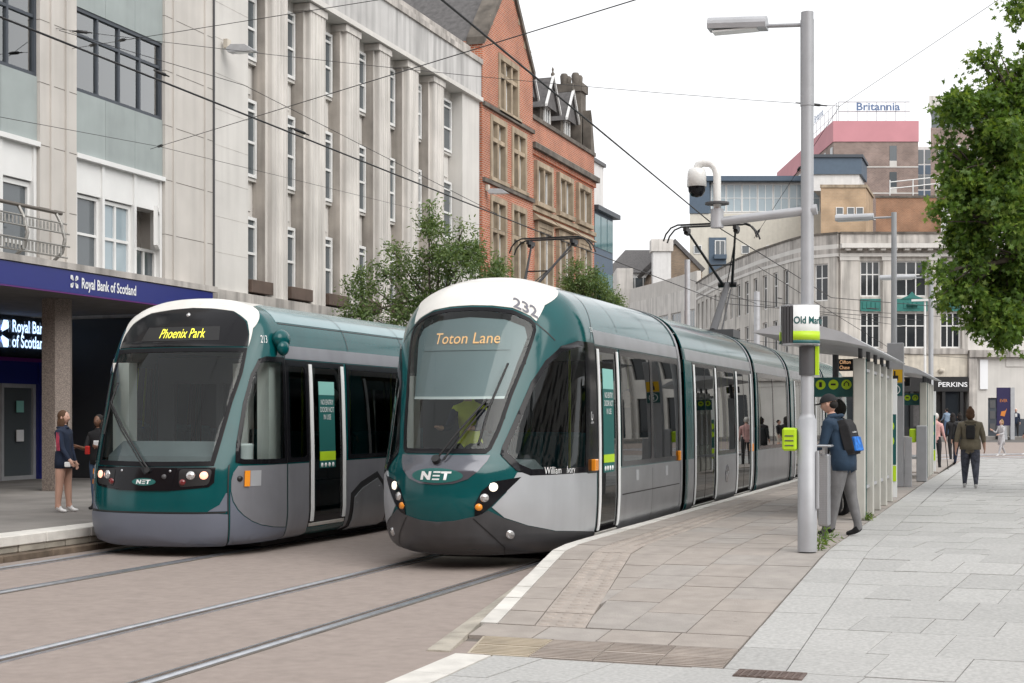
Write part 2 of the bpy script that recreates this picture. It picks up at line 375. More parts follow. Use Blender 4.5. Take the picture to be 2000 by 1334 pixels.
b.add(vs, [(2 * i, 2 * i + 1, 2 * i + 3, 2 * i + 2) for i in range(4)]); b.build('outer_square', 'granite_far', kind='structure')
# iron cover in the square, far pavement
b = MB(); cx, cy = -1.53, 9.47
b.box(cx - .225, cx + .225, cy - .13, cy + .13, -.02, .010)
for i in range(9):
    for j in range(5): b.box(cx - .215 + i * .048, cx - .215 + i * .048 + .032, cy - .12 + j * .049, cy - .12 + j * .049 + .028, .009, .015)
mat('cast_iron', (.16, .12, .105), .7, metal=.3, var=.25, scale=12)
b.build('manhole_cover', 'cast_iron', label='rusty cast iron inspection cover in the granite paving', cat='manhole cover')
# ---------------------------------------------------------------- tram body surface: s runs round the nose from its centre, v up the side
class Surf:
    # prof rows: (half width, z, nose Y); straight sides begin at ys
    def __init__(s, prof, ys, n, lref):
        p=np.array(prof,float); s.ys=ys; s.n=n
        d=np.hypot(np.diff(p[:,0]),np.diff(p[:,1])); s.v=np.concatenate([[0],np.cumsum(d)]); s.p=p
        vv=np.linspace(0,s.v[-1],600); s.vv=vv; s.t=[s._cr(vv,k) for k in range(3)]
        t=np.linspace(0,math.pi/2,2000); x=1.2*np.sin(t)**(2/n); y=lref*(1-np.cos(t)**(2/n))
        s.al=np.concatenate([[0],np.cumsum(np.hypot(np.diff(x),np.diff(y)))]); s.at=t; s.sn=s.al[-1]; s.vmax=s.v[-1]
    def _cr(s,q,k):
        x=s.v;y=s.p[:,k];m=np.zeros_like(y)
        dl=np.diff(y)/np.diff(x)
        for i in range(1,len(x)-1):
            a,b=dl[i-1],dl[i]
            m[i]=0 if a*b<=0 else 2*a*b/(a+b)
        m[0]=dl[0];m[-1]=dl[-1]
        i=np.clip(np.searchsorted(x,q)-1,0,len(x)-2);h=x[i+1]-x[i];t=(q-x[i])/h
        return (2*t**3-3*t**2+1)*y[i]+(t**3-2*t**2+t)*h*m[i]+(-2*t**3+3*t**2)*y[i+1]+(t**3-t**2)*h*m[i+1]
    def pos(s,S,V):
        S=np.asarray(S,float);V=np.clip(np.asarray(V,float),0,s.vmax)
        w=np.interp(V,s.vv,s.t[0]);z=np.interp(V,s.vv,s.t[1]);y0=np.interp(V,s.vv,s.t[2])
        a=np.abs(S);t=np.interp(np.minimum(a,s.sn),s.al,s.at)
        lat=w*np.sin(t)**(2/s.n)*np.sign(S)
        q=np.sin(t)**(2/s.n)
        back=y0+(s.ys-y0)*(.85*(1-np.maximum(np.cos(t),0)**(2/s.n))+.15*q*q)
        Y=np.where(a>s.sn,s.ys+a-s.sn,back)
        return np.stack([lat,Y,z],-1)
    def vz(s,z): return float(np.interp(z,s.t[1],s.vv))
    def sy(s,Y): return s.sn+Y-s.ys
P232=[(1.02,.16,15.0),(1.13,.24,14.72),(1.18,.4,14.58),(1.2,.8,14.48),(1.2,1.1,14.5),(1.2,1.28,14.62),(1.19,1.9,14.93),(1.165,2.5,15.24),(1.12,2.78,15.4),(1.05,2.95,15.52),(.92,3.12,15.7),(.72,3.25,15.92),(.45,3.345,16.16),(.2,3.385,16.32),(0,3.39,16.38)]
P213=[(1.05,.14,15.1),(1.15,.2,14.98),(1.2,.5,14.93),(1.2,1.0,14.97),(1.2,1.15,15.02),(1.19,1.6,15.2),(1.165,2.3,15.5),(1.13,2.6,15.66),(1.07,2.82,15.8),(.95,3.0,15.95),(.75,3.12,16.08),(.45,3.2,16.15),(.2,3.225,16.18),(0,3.23,16.2)]
T232=Surf(P232,16.45,2.2,1.9)
T213=Surf(P213,16.2,3.0,1.2)
def inpoly(x, y, P):
    c = False; n = len(P)
    for i in range(n):
        x1, y1 = P[i]; x2, y2 = P[(i + 1) % n]
        if (y1 > y) != (y2 > y) and x < (x2 - x1) * (y - y1) / (y2 - y1) + x1: c = not c
    return c
def roundpoly(P, r=.05, k=3):
    out = []; n = len(P)
    for i in range(n):
        a, b, c = Vector(P[i - 1]), Vector(P[i]), Vector(P[(i + 1) % n])
        d1, d2 = a - b, c - b; q = min(r, d1.length * .45, d2.length * .45)
        p0, p1 = b + d1.normalized() * q, b + d2.normalized() * q
        for j in range(k + 1):
            t = j / k; out.append(tuple((p0 * (1 - t) + b * t) * (1 - t) + (b * (1 - t) + p1 * t) * t))
    return out
class Tram:
    def __init__(s, T, xc, root): s.T = T; s.xc = xc; s.root = root; s.flip = None
    def pt(s, S, V, off=0.):
        T = s.T; S = np.asarray(S, float); V = np.asarray(V, float); p = T.pos(S, V)
        if np.any(np.asarray(off) != 0):
            e = 2e-3; Vc = np.clip(V, e * 2, T.vmax - .02); Sg = np.where(np.abs(S) < e * 2, e * 2, S)
            n = np.cross(T.pos(Sg + e, Vc) - T.pos(Sg - e, Vc), T.pos(S, Vc + e) - T.pos(S, Vc - e))
            n = n / np.maximum(np.linalg.norm(n, axis=-1, keepdims=True), 1e-9)
            p = p + n * np.asarray(off)[..., None]
        p = p.copy(); p[..., 0] += s.xc
        if s.flip is not None: p[..., 1] = s.flip - p[..., 1]; p[..., 0] = 2 * s.xc - p[..., 0]
        return p
    def shell(s, s0, s1, holes, name, m, ds=.06):
        """painted skin with real openings where the glass sits"""
        T = s.T; ss = [0.0]
        while ss[-1] < s1: ss.append(ss[-1] + (ds if ss[-1] < T.sn + .1 else .14))
        ss[-1] = s1; ss = [-a for a in ss[:0:-1]] + ss if s0 < 0 else [a for a in ss if a >= s0]
        if s0 > 0: ss = [s0] + [a for a in ss if a > s0 + .01]; 
        vv = np.linspace(0, T.vmax, 60); b = MB()
        def run(ss):
            g = s.pt(*np.meshgrid(ss, vv, indexing='ij')); k = len(vv); fs = []
            for i in range(len(ss) - 1):
                for j in range(k - 1):
                    a = abs((ss[i] + ss[i + 1]) / 2); v = (vv[j] + vv[j + 1]) / 2
                    if not any(inpoly(a, v, h) for h in holes): fs.append((i * k + j, (i + 1) * k + j, (i + 1) * k + j + 1, i * k + j + 1))
            b.add([tuple(p) for p in g.reshape(-1, 3)], fs, 0, True)
        run(ss)
        if s0 > 0: run([-a for a in ss[::-1]])
        return b.build(name, m, s.root, weld=True)
    def patch(s, name, poly, m, off=.006, holes=(), both=True, parent=None, label=None, step=.08, skirt=True, sides=None):
        outs = []
        for sg in (sides or ((1, -1) if both else (1,))):
            bm = bmesh.new(); LL = [[Vector((sg * p[0], p[1], 0)) for p in L] for L in [poly] + list(holes)]
            vs = [bm.verts.new(p) for L in LL for p in L]
            for tri in tessellate_polygon(LL):
                try: bm.faces.new([vs[i] for i in tri])
                except ValueError: pass
            xs = [p[0] * sg for p in poly]; ys = [p[1] for p in poly]
            sn = s.T.sn; cuts = [k * step for k in range(-60, 61) if min(xs) < k * step < max(xs) and abs(k * step) <= sn + step]
            for c in cuts: bmesh.ops.bisect_plane(bm, geom=bm.verts[:] + bm.edges[:] + bm.faces[:], plane_co=(c, 0, 0), plane_no=(1, 0, 0))
            k = math.ceil(min(ys) / .1)
            while k * .1 < max(ys):
                bmesh.ops.bisect_plane(bm, geom=bm.verts[:] + bm.edges[:] + bm.faces[:], plane_co=(0, k * .1, 0), plane_no=(0, 1, 0)); k += 1
            bm.verts.ensure_lookup_table(); bm.verts.index_update()
            S = [v.co.x for v in bm.verts]; V = [v.co.y for v in bm.verts]
            top = s.pt(S, V, np.full(len(S), off)); fs = [tuple(v.index for v in f.verts) for f in bm.faces]
            b = MB(); b.add([tuple(p) for p in top], fs, 0, True)
            if skirt:
                low = s.pt(S, V, np.full(len(S), off - .012)); be = [(e.verts[0].index, e.verts[1].index) for e in bm.edges if e.is_boundary]
                for i, j in be: b.add([tuple(top[i]), tuple(top[j]), tuple(low[j]), tuple(low[i])], [(0, 1, 2, 3)])
            bm.free()
            outs.append(b.build(name, m, parent or s.root, label=label))
        return outs
    def lamp(s, name, S, V, r, m, off=.014, parent=None, both=True, depth=.015):
        for sg in ((1, -1) if both else (1,)):
            n = 14; b = MB(); ring = [(sg * S + r * math.cos(2 * math.pi * i / n), V + r * math.sin(2 * math.pi * i / n)) for i in range(n)]
            o = s.pt([p[0] for p in ring], [p[1] for p in ring], np.full(n, off - .012)); q = s.pt([sg * S + (p[0] - sg * S) * .8 for p in ring], [V + (p[1] - V) * .8 for p in ring], np.full(n, off + depth * .7)); c = s.pt([sg * S], [V], np.array([off + depth]))
            b.add([tuple(p) for p in o] + [tuple(p) for p in q] + [tuple(c[0])], [(i, (i + 1) % n, n + (i + 1) % n, n + i) for i in range(n)] + [(n + i, n + (i + 1) % n, 2 * n) for i in range(n)], 0, True)
            b.build(name, m, parent[0 if sg > 0 else 1] if isinstance(parent, list) else (parent or s.root))
    def words(s, name, txt, size, S, V, m, off=.012, parent=None, squeeze=1., slope=0., bold=0.):
        v, f = text2d(txt, size, squeeze=squeeze, bold=bold)
        bm = bmesh.new(); vs = [bm.verts.new((x, y, 0)) for x, y in v]
        for q in f:
            try: bm.faces.new([vs[i] for i in q])
            except ValueError: pass
        w = max(x for x, y in v)
        for k in range(-12, 13):
            if abs(k * .08) < w: bmesh.ops.bisect_plane(bm, geom=bm.verts[:] + bm.edges[:] + bm.faces[:], plane_co=(k * .08, 0, 0), plane_no=(1, 0, 0))
        bm.verts.index_update(); P = s.pt([S + q.co.x for q in bm.verts], [V + q.co.y + slope * q.co.x for q in bm.verts], np.full(len(bm.verts), off))
        b = MB(); b.add([tuple(p) for p in P], [tuple(q.index for q in fc.verts) for fc in bm.faces]); bm.free()
        return b.build(name, m, parent or s.root)
    def rect(s, y0, y1, z0, z1, r=.0):
        P = [(s.T.sy(y0), s.T.vz(z0)), (s.T.sy(y1), s.T.vz(z0)), (s.T.sy(y1), s.T.vz(z1)), (s.T.sy(y0), s.T.vz(z1))]
        return roundpoly(P, r) if r else P
# ---------------------------------------------------------------- trams
mat('teal_paint', (.002, .075, .080), .13, var=.08, scale=3, detail=8, coat=.1, spec=.35, streak=.08)
mat('roof_pale', (.20, .31, .33), .2, var=.06, scale=2, coat=.3)
mat('frit', (.008, .008, .010), .35, var=0, spec=.15)
mat('cream_white', (.78, .77, .73), .32, var=.05, scale=3, detail=8, coat=.3, streak=.05)
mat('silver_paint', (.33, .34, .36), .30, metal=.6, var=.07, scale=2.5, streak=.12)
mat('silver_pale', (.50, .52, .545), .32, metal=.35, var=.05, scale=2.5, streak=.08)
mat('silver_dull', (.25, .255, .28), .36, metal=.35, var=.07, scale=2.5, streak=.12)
mat('bumper_grey', (.06, .06, .064), .42, var=.15, scale=4, streak=.15)
mat('skirt_grey', (.135, .15, .19), .42, var=.06, scale=2)
mat('panel_slate', (.09, .095, .115), .2, metal=.3, var=.02, coat=.5)
mat('interior_pale', (.78, .78, .74), .6, var=.03)
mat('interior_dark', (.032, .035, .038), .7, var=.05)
mat('dash_grey', (.20, .23, .24), .7, var=.05)
mat('seat_blue', (.03, .14, .17), .8, var=.1, scale=10)
mat('lamp_white', (.9, .88, .8), .15, var=0, emit=(1, .9, .72), estr=.8)
mat('lamp_amber_lit', (.9, .6, .1), .2, var=0, emit=(1, .62, .08), estr=3.5)
mat('lamp_amber', (.85, .30, .02), .2, var=0, coat=.5)
mat('lamp_clear', (.55, .55, .55), .12, metal=.6, var=0, coat=1)
mat('lamp_rose', (.9, .42, .32), .2, var=0, emit=(1, .45, .3), estr=1.2, coat=.6)
mat('lamp_red', (.16, .012, .015), .2, var=0, coat=.6)
mat('led_orange', (.8, .4, .1), .5, var=0, emit=(1, .58, .32), estr=.5)
mat('led_yellow', (.8, .75, .05), .5, var=0, emit=(.85, .8, .08), estr=.9)
mat('sticker_teal', (.01, .12, .11), .5, var=0)
mat('sticker_mint', (.25, .55, .5), .5, var=0)
mat('sticker_white', (.8, .82, .82), .5, var=0)
mat('blind', (.25, .31, .33), .8, var=.03)
mat('hivis', (.55, .62, .03), .8, var=.1, scale=8)
mat('red', (.5, .02, .015), .4, var=0)
mat('text_grey', (.16, .16, .19), .5, var=0)
glass('cab_glass', (.82, .89, .88), 1.5, boost=.8)
glass('tint_glass', (.22, .27, .26), 1.45, boost=1.0)
glass('dark_glass', (.13, .15, .15), 1.5, boost=1.3)
glass('clear_lens', (.9, .92, .92), 1.45)

def side_bits(t, y0, y1, wins, doors, zw0, zw1, zb, zs0, silver, top, glassm='tint_glass', zdoor=.31, logo=None, splits=True):
    """one articulated section: silver flank, black window band with panes, doors with white posts, silver cantrail"""
    T = t.T; segs = []; cur = y0
    for d in sorted(doors): segs.append((cur, d[0])); cur = d[1]
    segs.append((cur, y1))
    for a, c in segs:
        if c - a > .06: t.patch('lower_panel', t.rect(a + .012, c - .012, zs0, zw0 - .02), silver, .007)
    t.patch('cantrail', t.rect(y0 + .01, y1 - .01, zw1 + .035, zb), top, .007)
    hs = [roundpoly(t.rect(a + .07, c - .07, zw0 + .06, zw1 - .06), .05) for a, c in wins]
    for (a, c), h in zip(wins, hs):
        t.patch('window_frame', t.rect(a, c, zw0, zw1 + .02), 'black_gloss', .009, holes=[h])
        t.patch('window_pane', h, glassm, .004, skirt=False)
    for a, c in doors:
        mid = (a + c) / 2; pn = [(a + .10, mid - .012), (mid + .012, c - .10)] if c - a > 1.2 else [(a + .13, c - .13)]
        hh = [t.rect(p, q, zdoor + .08, zw1 - .05, .03) for p, q in pn]
        t.patch('door_frame', t.rect(a, c, zdoor - .06, zw1 + .02), 'black_gloss', .003, holes=hh)
        for h in hh: t.patch('door_glass', h, glassm, .0, skirt=False)
        for p in (a + .035, c - .115): t.patch('door_post', t.rect(p, p + .08, zdoor + .02, zw1 - .02), 'sticker_white', .022)
        t.patch('door_step', t.rect(a + .03, c - .03, zdoor - .05, zdoor - .01), 'coping', .012)
    return hs
def hole_list(t, wins, doors, zw0, zw1, zdoor=.31):
    H = [t.rect(a + .05, c - .05, zw0 + .04, zw1 - .04) for a, c in wins]
    return H + [t.rect(a + .07, c - .07, zdoor + .05, zw1 - .03) for a, c in doors]
def tram_inside(t, y0, y1, zf=.36, seats=()):
    x = t.xc
    MB().box(x - 1.08, x + 1.08, y0, y1, zf - .06, zf).build('cabin_floor', 'interior_dark', t.root)
    MB().box(x - .95, x + .95, y0, y1, 2.58, 2.62).build('cabin_ceiling', 'interior_pale', t.root)
    for Y, f in seats:
        for sx in (-.78, -.36, .36, .78):
            b = MB(); b.box(x + sx - .2, x + sx + .2, Y, Y + .42, zf + .38, zf + .46)
            yb = Y + (.40 if f > 0 else -.02); b.prism([(yb, zf + .42), (yb + .07, zf + .42), (yb + .07 + .06 * f, zf + 1.08), (yb + .02 + .06 * f, zf + 1.12), (yb - .02 + .06 * f, zf + 1.08)], x + sx - .2, x + sx + .2, 'x')
            b.box(x + sx - .15, x + sx + .15, Y + .1, Y + .3, zf, zf + .38); b.build('seat', 'seat_blue', t.root)
def bellows(t, y0, y1, ztop):
    b = MB(); k = 6; T = t.T
    for i in range(k):
        a = y0 + (y1 - y0) * i / k; c = y0 + (y1 - y0) * (i + .62) / k
        for (sc, yy0, yy1) in ((.965, a, c), (.93, c, y0 + (y1 - y0) * (i + 1) / k)):
            vs = np.linspace(.05, T.vmax, 26); L = []
            for sg in (-1, 1):
                rng = vs if sg > 0 else vs[::-1]
                for v in (rng if sg > 0 else rng[1:] if False else rng):
                    w = np.interp(v, T.vv, T.t[0]); z = np.interp(v, T.vv, T.t[1]); L.append((t.xc + sg * w * sc, .1 + (z - .1) * (sc + .025)))
            b.prism(L, yy0, yy1, 'y')
    return b.build('bellows', 'rubber', t.root)
def pantograph(root, x, Y, zr, zt, f=1):
    """single-arm pantograph: f gives which way its knee points along the street"""
    yk, zk, yb = Y + f * 1.75, zr + 1.22, Y + f * .15
    b = MB(); b.tube([(x, yb, zr + .1), (x, (yb + yk) / 2, (zr + .1 + zk) / 2), (x, yk, zk)], [.085, .075, .065], 10); b.tube([(x + .12, yb + f * .3, zr + .1), (x + .08, yk - f * .05, zk - .12)], .018, 6); b.build('lower_arm', 'dark_grey', root)
    b = MB()
    for sg in (-1, 1): b.tube([(x + sg * .10, yk, zk), (x + sg * .50, Y, zt - .14)], [.035, .024], 6)
    b.tube([(x - .25, (Y + yk) / 2 + f * .2, (zk + zt - .14) / 2 - .12), (x + .25, (Y + yk) / 2 + f * .2, (zk + zt - .14) / 2 - .12)], .016, 6); b.tube([(x - .2, yk, zk), (x + .2, yk, zk)], .06, 8); b.tube([(x, yk, zk + .05), (x + .48, Y + f * .1, zt - .3)], .012, 5)
    b.build('upper_arm', 'black', root)
    h = MB()
    for dy in (-.17, .17):
        h.tube([(x - .98, Y + dy, zt - .34), (x - .93, Y + dy, zt - .2), (x - .82, Y + dy, zt - .07), (x - .68, Y + dy, zt - .015), (x + .68, Y + dy, zt - .015), (x + .82, Y + dy, zt - .07), (x + .93, Y + dy, zt - .2), (x + .98, Y + dy, zt - .34)], .018, 6)
        h.box(x - .62, x + .62, Y + dy - .03, Y + dy + .03, zt - .035, zt - .004)
    for sg in (-1, 1):
        h.box(x + sg * .52 - .035, x + sg * .52 + .035, Y - .22, Y + .22, zt - .15, zt - .06); h.tube([(x + sg * .52, Y - .1, zt - .17), (x + sg * .52, Y + .1, zt - .17)], .05, 8)
    h.build('contact_head', 'black', root)
    MB().box(x - .5, x + .5, yb - .4, yb + .4, zr - .04, zr + .12).build('pantograph_base', 'dark_grey', root)

# ======== the tram with the white cap at the paved platform
root = thing('tram', (-5.98, 14.5, 0), 'teal and silver tram numbered 232 with a low sloping nose at the paved platform', 'tram', 'trams at the stop')
t = Tram(T232, -5.98, root); T = T232; VM = T.vmax
def mir(P): return [(-s, v) for s, v in P[::-1] if s > 0] + P
ws = [(0, 1.205), (.50, 1.205), (.55, 1.25), (.62, 1.46), (.71, 1.85), (.84, 2.25), (.955, 2.60), (.945, 2.68), (.87, 2.745), (.6, 2.85), (.3, 2.89), (0, 2.90)]
def closed(P): return P + [(-s, v) for s, v in P[::-1] if s > 0]
def inset(P, d):
    n = len(P); out = []
    for i in range(n):
        a, b, c = Vector(P[i - 1]), Vector(P[i]), Vector(P[(i + 1) % n]); e1 = (b - a).normalized(); e2 = (c - b).normalized()
        nn = (Vector((-e1.y, e1.x)) + Vector((-e2.y, e2.x))); nn = nn / max(nn.length_squared / 2, .3) if nn.length > 0 else nn
        out.append((b.x + nn.x * d, b.y + nn.y * d))
    return out
WS = closed(ws); WSi = inset(WS, .05); WSh = inset(WS, .025)
sw = [(.66, 1.2), (.67, 1.29), (.80, 1.645), (.945, 2.01), (1.14, 2.255), (1.44, 2.43), (1.9, 2.50), (2.29, 2.50), (2.29, .955), (1.07, .955), (.88, 1.02), (.69, 1.165)][::-1]
SWi = inset(sw, .07); SWh = inset(sw, .035)
m1w = [(17.82, 19.46), (19.46, 21.18)]; m1d = [(16.70, 17.74)]
Zw0, Zw1, Zb = 1.07, 2.55, 2.76
halfWS = [p for p in WSh if p[0] >= 0]
holes = [[(0, 1.23)] + [p for p in WSh if p[0] > .001 and p[1] < 9] + [(0, 2.87)], SWh] + hole_list(t, m1w, m1d, Zw0, Zw1)
holes[0] = sorted([p for p in ws], key=lambda p: 0) ; holes[0] = inset(closed(ws), .025)
t.shell(-1, T.sy(21.35), holes, 'body_shell', 'teal_paint')
t.patch('windscreen_frame', WS, 'frit', .010, holes=[WSi], both=False)
t.patch('windscreen', WSi, 'cab_glass', .006, both=False, skirt=False)
cap = [(0, 2.93), (.3, 2.92), (.6, 2.885), (.87, 2.78), (.96, 2.715), (1.18, 2.935), (1.95, 3.165), (2.8, 3.37), (3.3, 3.5), (3.3, VM - .01), (0, VM - .01)]
t.patch('roof_cap', closed(cap), 'cream_white', .008, both=False)
up = [(0, .868), (.2, .88), (.35, .93), (.46, 1.02), (.53, 1.12), (.55, 1.185), (0, 1.185)]
pn = t.patch('nose_panel', closed(up), 'panel_slate', .008, both=False)[0]
ov = [(.30 * math.cos(a), .965 + .078 * math.sin(a)) for a in [i * math.pi / 14 for i in range(28)]]
em = t.patch('emblem', ov, 'sticker_teal', .013, both=False, parent=pn, label='oval emblem with pale lettering on the nose')[0]
t.words('lettering', 'N=T', .001, 0, .965, 'sticker_white', .016, em) if False else None
def net(t, S, V, h, m, parent, off):
    """N, three bars, T, all leaning"""
    def q(P): t.patch('lettering', [(S + (x + .18 * y) * h, V + y * h) for x, y in P], m, off, both=False, parent=parent, skirt=False)
    q([(-1.9, -.5), (-1.55, -.5), (-1.55, .05), (-.95, -.5), (-.6, -.5), (-.6, .5), (-.95, .5), (-.95, -.05), (-1.55, .5), (-1.9, .5)])
    for y in (-.42, 0, .42): q([(-.35, y - .09), (.55, y - .09), (.55, y + .09), (-.35, y + .09)])
    q([(1.05, -.5), (1.4, -.5), (1.4, .28), (1.85, .28), (1.85, .5), (.6, .5), (.6, .28), (1.05, .28)])
net(t, 0, .965, .092, 'sticker_white', em, .016)
hl = [(.42, .53), (.43, .66), (.5, .8), (.62, .9), (.95, .945), (.76, .78), (.6, .63), (.5, .55)][::-1]
hh = t.patch('headlight', hl, 'black_gloss', .010)
t.lamp('lamp', .625, .84, .052, 'lamp_white', .016, hh); t.lamp('lamp', .53, .725, .05, 'lamp_clear', .016, hh); t.lamp('lamp', .468, .625, .042, 'lamp_amber', .016, hh)
bp = [(0, .0), (2.74, .0), (2.74, .225), (1.475, .308), (1.03, .397), (.74, .494), (.57, .585), (.45, .53), (.2, .475), (0, .46)]
t.patch('bumper', closed(bp), 'bumper_grey', .010, both=False)
for sg in (1, -1):
    t.patch('panel_seam', [(sg * a, b) for a, b in [(.395, .50), (.41, .505), (.73, .17), (.70, .0), (.685, .0), (.712, .165)]], 'black', .013, both=False, skirt=False)
t.lamp('fog_lamp', .80, .31, .055, 'lamp_clear', .014)
sv = [(.9, .995), (2.70, .935), (2.70, .232), (1.475, .316), (1.03, .405), (.745, .503), (.61, .62), (.77, .775)][::-1]
t.patch('cab_side_panel', sv, 'silver_pale', .009)
t.patch('cab_window_frame', sw, 'black_gloss', .011, holes=[SWi])
t.patch('cab_side_window', SWi, 'cab_glass', .006, skirt=False)
t.patch('cab_pillar', [(2.30, .94), (2.72, .94), (2.72, 2.50), (2.30, 2.50)], 'black_gloss', .010)
t.patch('panel_seam', [(.945, 2.69), (.955, 2.70), (1.31, 2.50), (1.305, 2.485)], 'black', .004, skirt=False)
t.patch('panel_seam', [(2.62, 2.53), (2.635, 2.53), (2.9, 2.9), (3.3, 3.47), (3.28, 3.47), (2.88, 2.9)], 'black', .004, skirt=False)
t.lamp('marker_lamp', .06, 3.07, .055, 'lamp_white', .012, both=False)
t.words('fleet_number', '232', .21, .80, 2.885, 'text_grey', .014, squeeze=1.25, slope=-.40, bold=.004)
t.words('fleet_number', '232', .085, 2.72, 2.66, 'sticker_white', .010)
t.words('name_lettering', 'William', .115, 1.42, 1.0, 'sticker_white', .016, squeeze=.85); t.words('name_lettering', 'Ivory', .115, 1.78, 1.0, 'sticker_white', .016, squeeze=.85)
for i in range(12):
    a = i * math.pi / 6
    if i not in (1, 2): t.patch('maker_ring', [(2.50 + r * math.cos(x), 1.62 + r * 1.1 * math.sin(x)) for r, x in ((.035, a), (.05, a), (.05, a + .5), (.035, a + .5))], 'sticker_white', .013, both=False, skirt=False)
t.words('maker_lettering', 'ALSTOM', .035, 2.50, 1.54, 'sticker_white', .014)
MB().box(-4.79, -4.72, 16.42, 16.56, 1.06, 1.2).build('side_indicator', 'lamp_amber', root, bevel=.01)
side_bits(t, 16.70, 21.35, m1w, m1d, Zw0, Zw1, Zb, .2, 'silver_paint', 'silver_paint')
for y in (18.62, 20.32):
    t.patch('access_hatch', t.rect(y - .06, y + .06, .86, 1.0, .015), 'silver_pale', .012)
t.patch('panel_seam', t.rect(17.85, 21.15, .70, .715), 'black', .0085, skirt=False)
for y in (19.46,): t.patch('panel_seam', t.rect(y - .005, y + .005, .22, 1.0), 'black', .0085, skirt=False)
# door notice
dn = t.patch('door_notice', t.rect(16.98, 17.46, 1.02, 2.3), 'sticker_teal', .004, both=False)[0]
t.patch('notice_panel', t.rect(16.98, 17.46, 2.05, 2.3), 'sticker_mint', .007, both=False, parent=dn)
t.patch('notice_panel', t.rect(16.98, 17.46, 1.14, 1.24), 'lime', .007, both=False, parent=dn)
for i, s_ in enumerate(('NO ENTRY', 'DOOR NOT', 'IN USE')): t.words('lettering', s_, .10, T.sy(17.22), T.vz(1.97 - i * .10), 'sticker_white', .009, dn, squeeze=.75)
for i in range(4): t.lamp('notice_symbol', T.sy(17.05 + i * .11), T.vz(1.07), .035, 'sticker_white', .008, dn, both=False, depth=.002)
# later sections
secs = [(21.6, 27.65, [(24.12, 25.72)], [(22.2, 24.05), (25.8, 27.45)]), (27.9, 32.2, [(28.2, 30.05), (30.05, 31.95)], []), (32.45, 38.5, [(34.95, 36.55)], [(33.05, 34.9), (36.65, 38.3)])]
for a, c, w, d in secs:
    t.shell(T.sy(a), T.sy(c), hole_list(t, w, d, Zw0, Zw1), 'body_shell', 'teal_paint')
    side_bits(t, a, c, w, d, Zw0, Zw1, Zb, .2, 'silver_paint', 'silver_paint')
    for y in np.arange(a + 2.0, c - .5, 2.0): t.patch('roof_seam', [(T.sy(y), 2.70), (T.sy(y) + .012, 2.70), (T.sy(y) + .012, VM - .05), (T.sy(y), VM - .05)], 'black', .002, skirt=False)
for a, c in ((21.35, 21.6), (27.65, 27.9), (32.2, 32.45), (38.5, 38.75)):
    bellows(t, a, c, 3.3)
    for y in (a - .16, c): t.patch('end_hoop', [(T.sy(y + .02), .1), (T.sy(y + .14), .1), (T.sy(y + .14), VM - .02), (T.sy(y + .02), VM - .02)], 'silver_paint' if y < a else 'teal_paint', .014)
    MB().box(-4.80, -4.74, a - .28, a - .20, 1.05, 1.2).build('side_indicator', 'lamp_amber', root, bevel=.01)
for y in (17.9, 19.6): t.patch('roof_seam', [(T.sy(y), 2.70), (T.sy(y) + .012, 2.70), (T.sy(y) + .012, VM - .05), (T.sy(y), VM - .05)], 'black', .002, skirt=False)
rl = t.patch('round_emblem', [(T.sy(24.92) + .16 * math.cos(a), T.vz(.72) + .16 * math.sin(a)) for a in [i * math.pi / 8 for i in range(16)]], 'panel_slate', .012, both=False)[0]
net(t, T.sy(24.92), T.vz(.72), .06, 'silver_pale', rl, .015)
t.flip = 38.75 + 45.6 - 0 - 38.75 + 14.5; t.flip = 45.7 + 14.5
t.shell(-1, T.sy(21.3), [], 'body_shell', 'teal_paint', ds=.12)
t.patch('windscreen', WS, 'black_gloss', .008, both=False); t.patch('roof_cap', closed(cap), 'cream_white', .008, both=False)
t.patch('window_band', t.rect(16.9, 21.2, Zw0, Zw1), 'black_gloss', .008); t.patch('lower_panel', t.rect(16.6, 21.2, .2, Zw0 - .02), 'silver_paint', .008); t.patch('cantrail', t.rect(16.6, 21.2, Zw1 + .03, Zb), 'silver_paint', .008)
t.flip = None
MB().box(-6.9, -5.06, 16.3, 44.6, .06, .30).build('underframe', 'rubber', root)
tram_inside(t, 16.3, 44, seats=[(18.2, 1), (19.0, 1), (19.9, -1), (20.6, -1), (28.4, 1), (29.2, 1), (30.4, -1), (31.2, -1)])
# cab: desk, bulkhead, blind, wipers, destination
b = MB(); dk = [(15.0, .9, .52), (15.12, 1.16, .60), (15.45, 1.22, .82), (15.62, 1.1, .88), (15.62, .4, .88), (15.05, .4, .52)]
b.add([(-5.98 + g * w_, y, z) for g in (-1, 1) for y, z, w_ in dk], [tuple(range(6)), tuple(range(6, 12))] + [(i, (i + 1) % 6, 6 + (i + 1) % 6, 6 + i) for i in range(6)]); b.build('driver_desk', 'dash_grey', root)
b = MB(); b.box(-6.98, -6.35, 16.5, 16.56, .36, 2.56); b.box(-5.6, -4.99, 16.5, 16.56, .36, 1.0); b.box(-6.35, -5.6, 16.5, 16.56, 2.2, 2.56); b.build('cab_bulkhead', 'interior_dark', root)
MB().box(-5.0, -4.92, 16.2, 16.5, .4, 1.02).build('cab_lining', 'interior_pale', root); MB().box(-7.0, -6.85, 15.9, 16.1, .6, 2.2).build('cab_lining', 'interior_pale', root)
bl = [(0, 1.86), (.64, 1.86), (.74, 2.25), (.85, 2.55), (.8, 2.68), (.5, 2.78), (0, 2.82)]
t.patch('sun_blind', closed(bl), 'blind', -.07, both=False, skirt=False)
t.patch('blind_bar', closed([(0, 1.835), (.63, 1.835), (.635, 1.865), (0, 1.865)]), 'sticker_white', -.062, both=False, skirt=False)
dd = t.patch('destination_display', [(-.62, 2.40), (.62, 2.40), (.62, 2.66), (-.62, 2.66)], 'blind', -.060, both=False, skirt=False)[0]
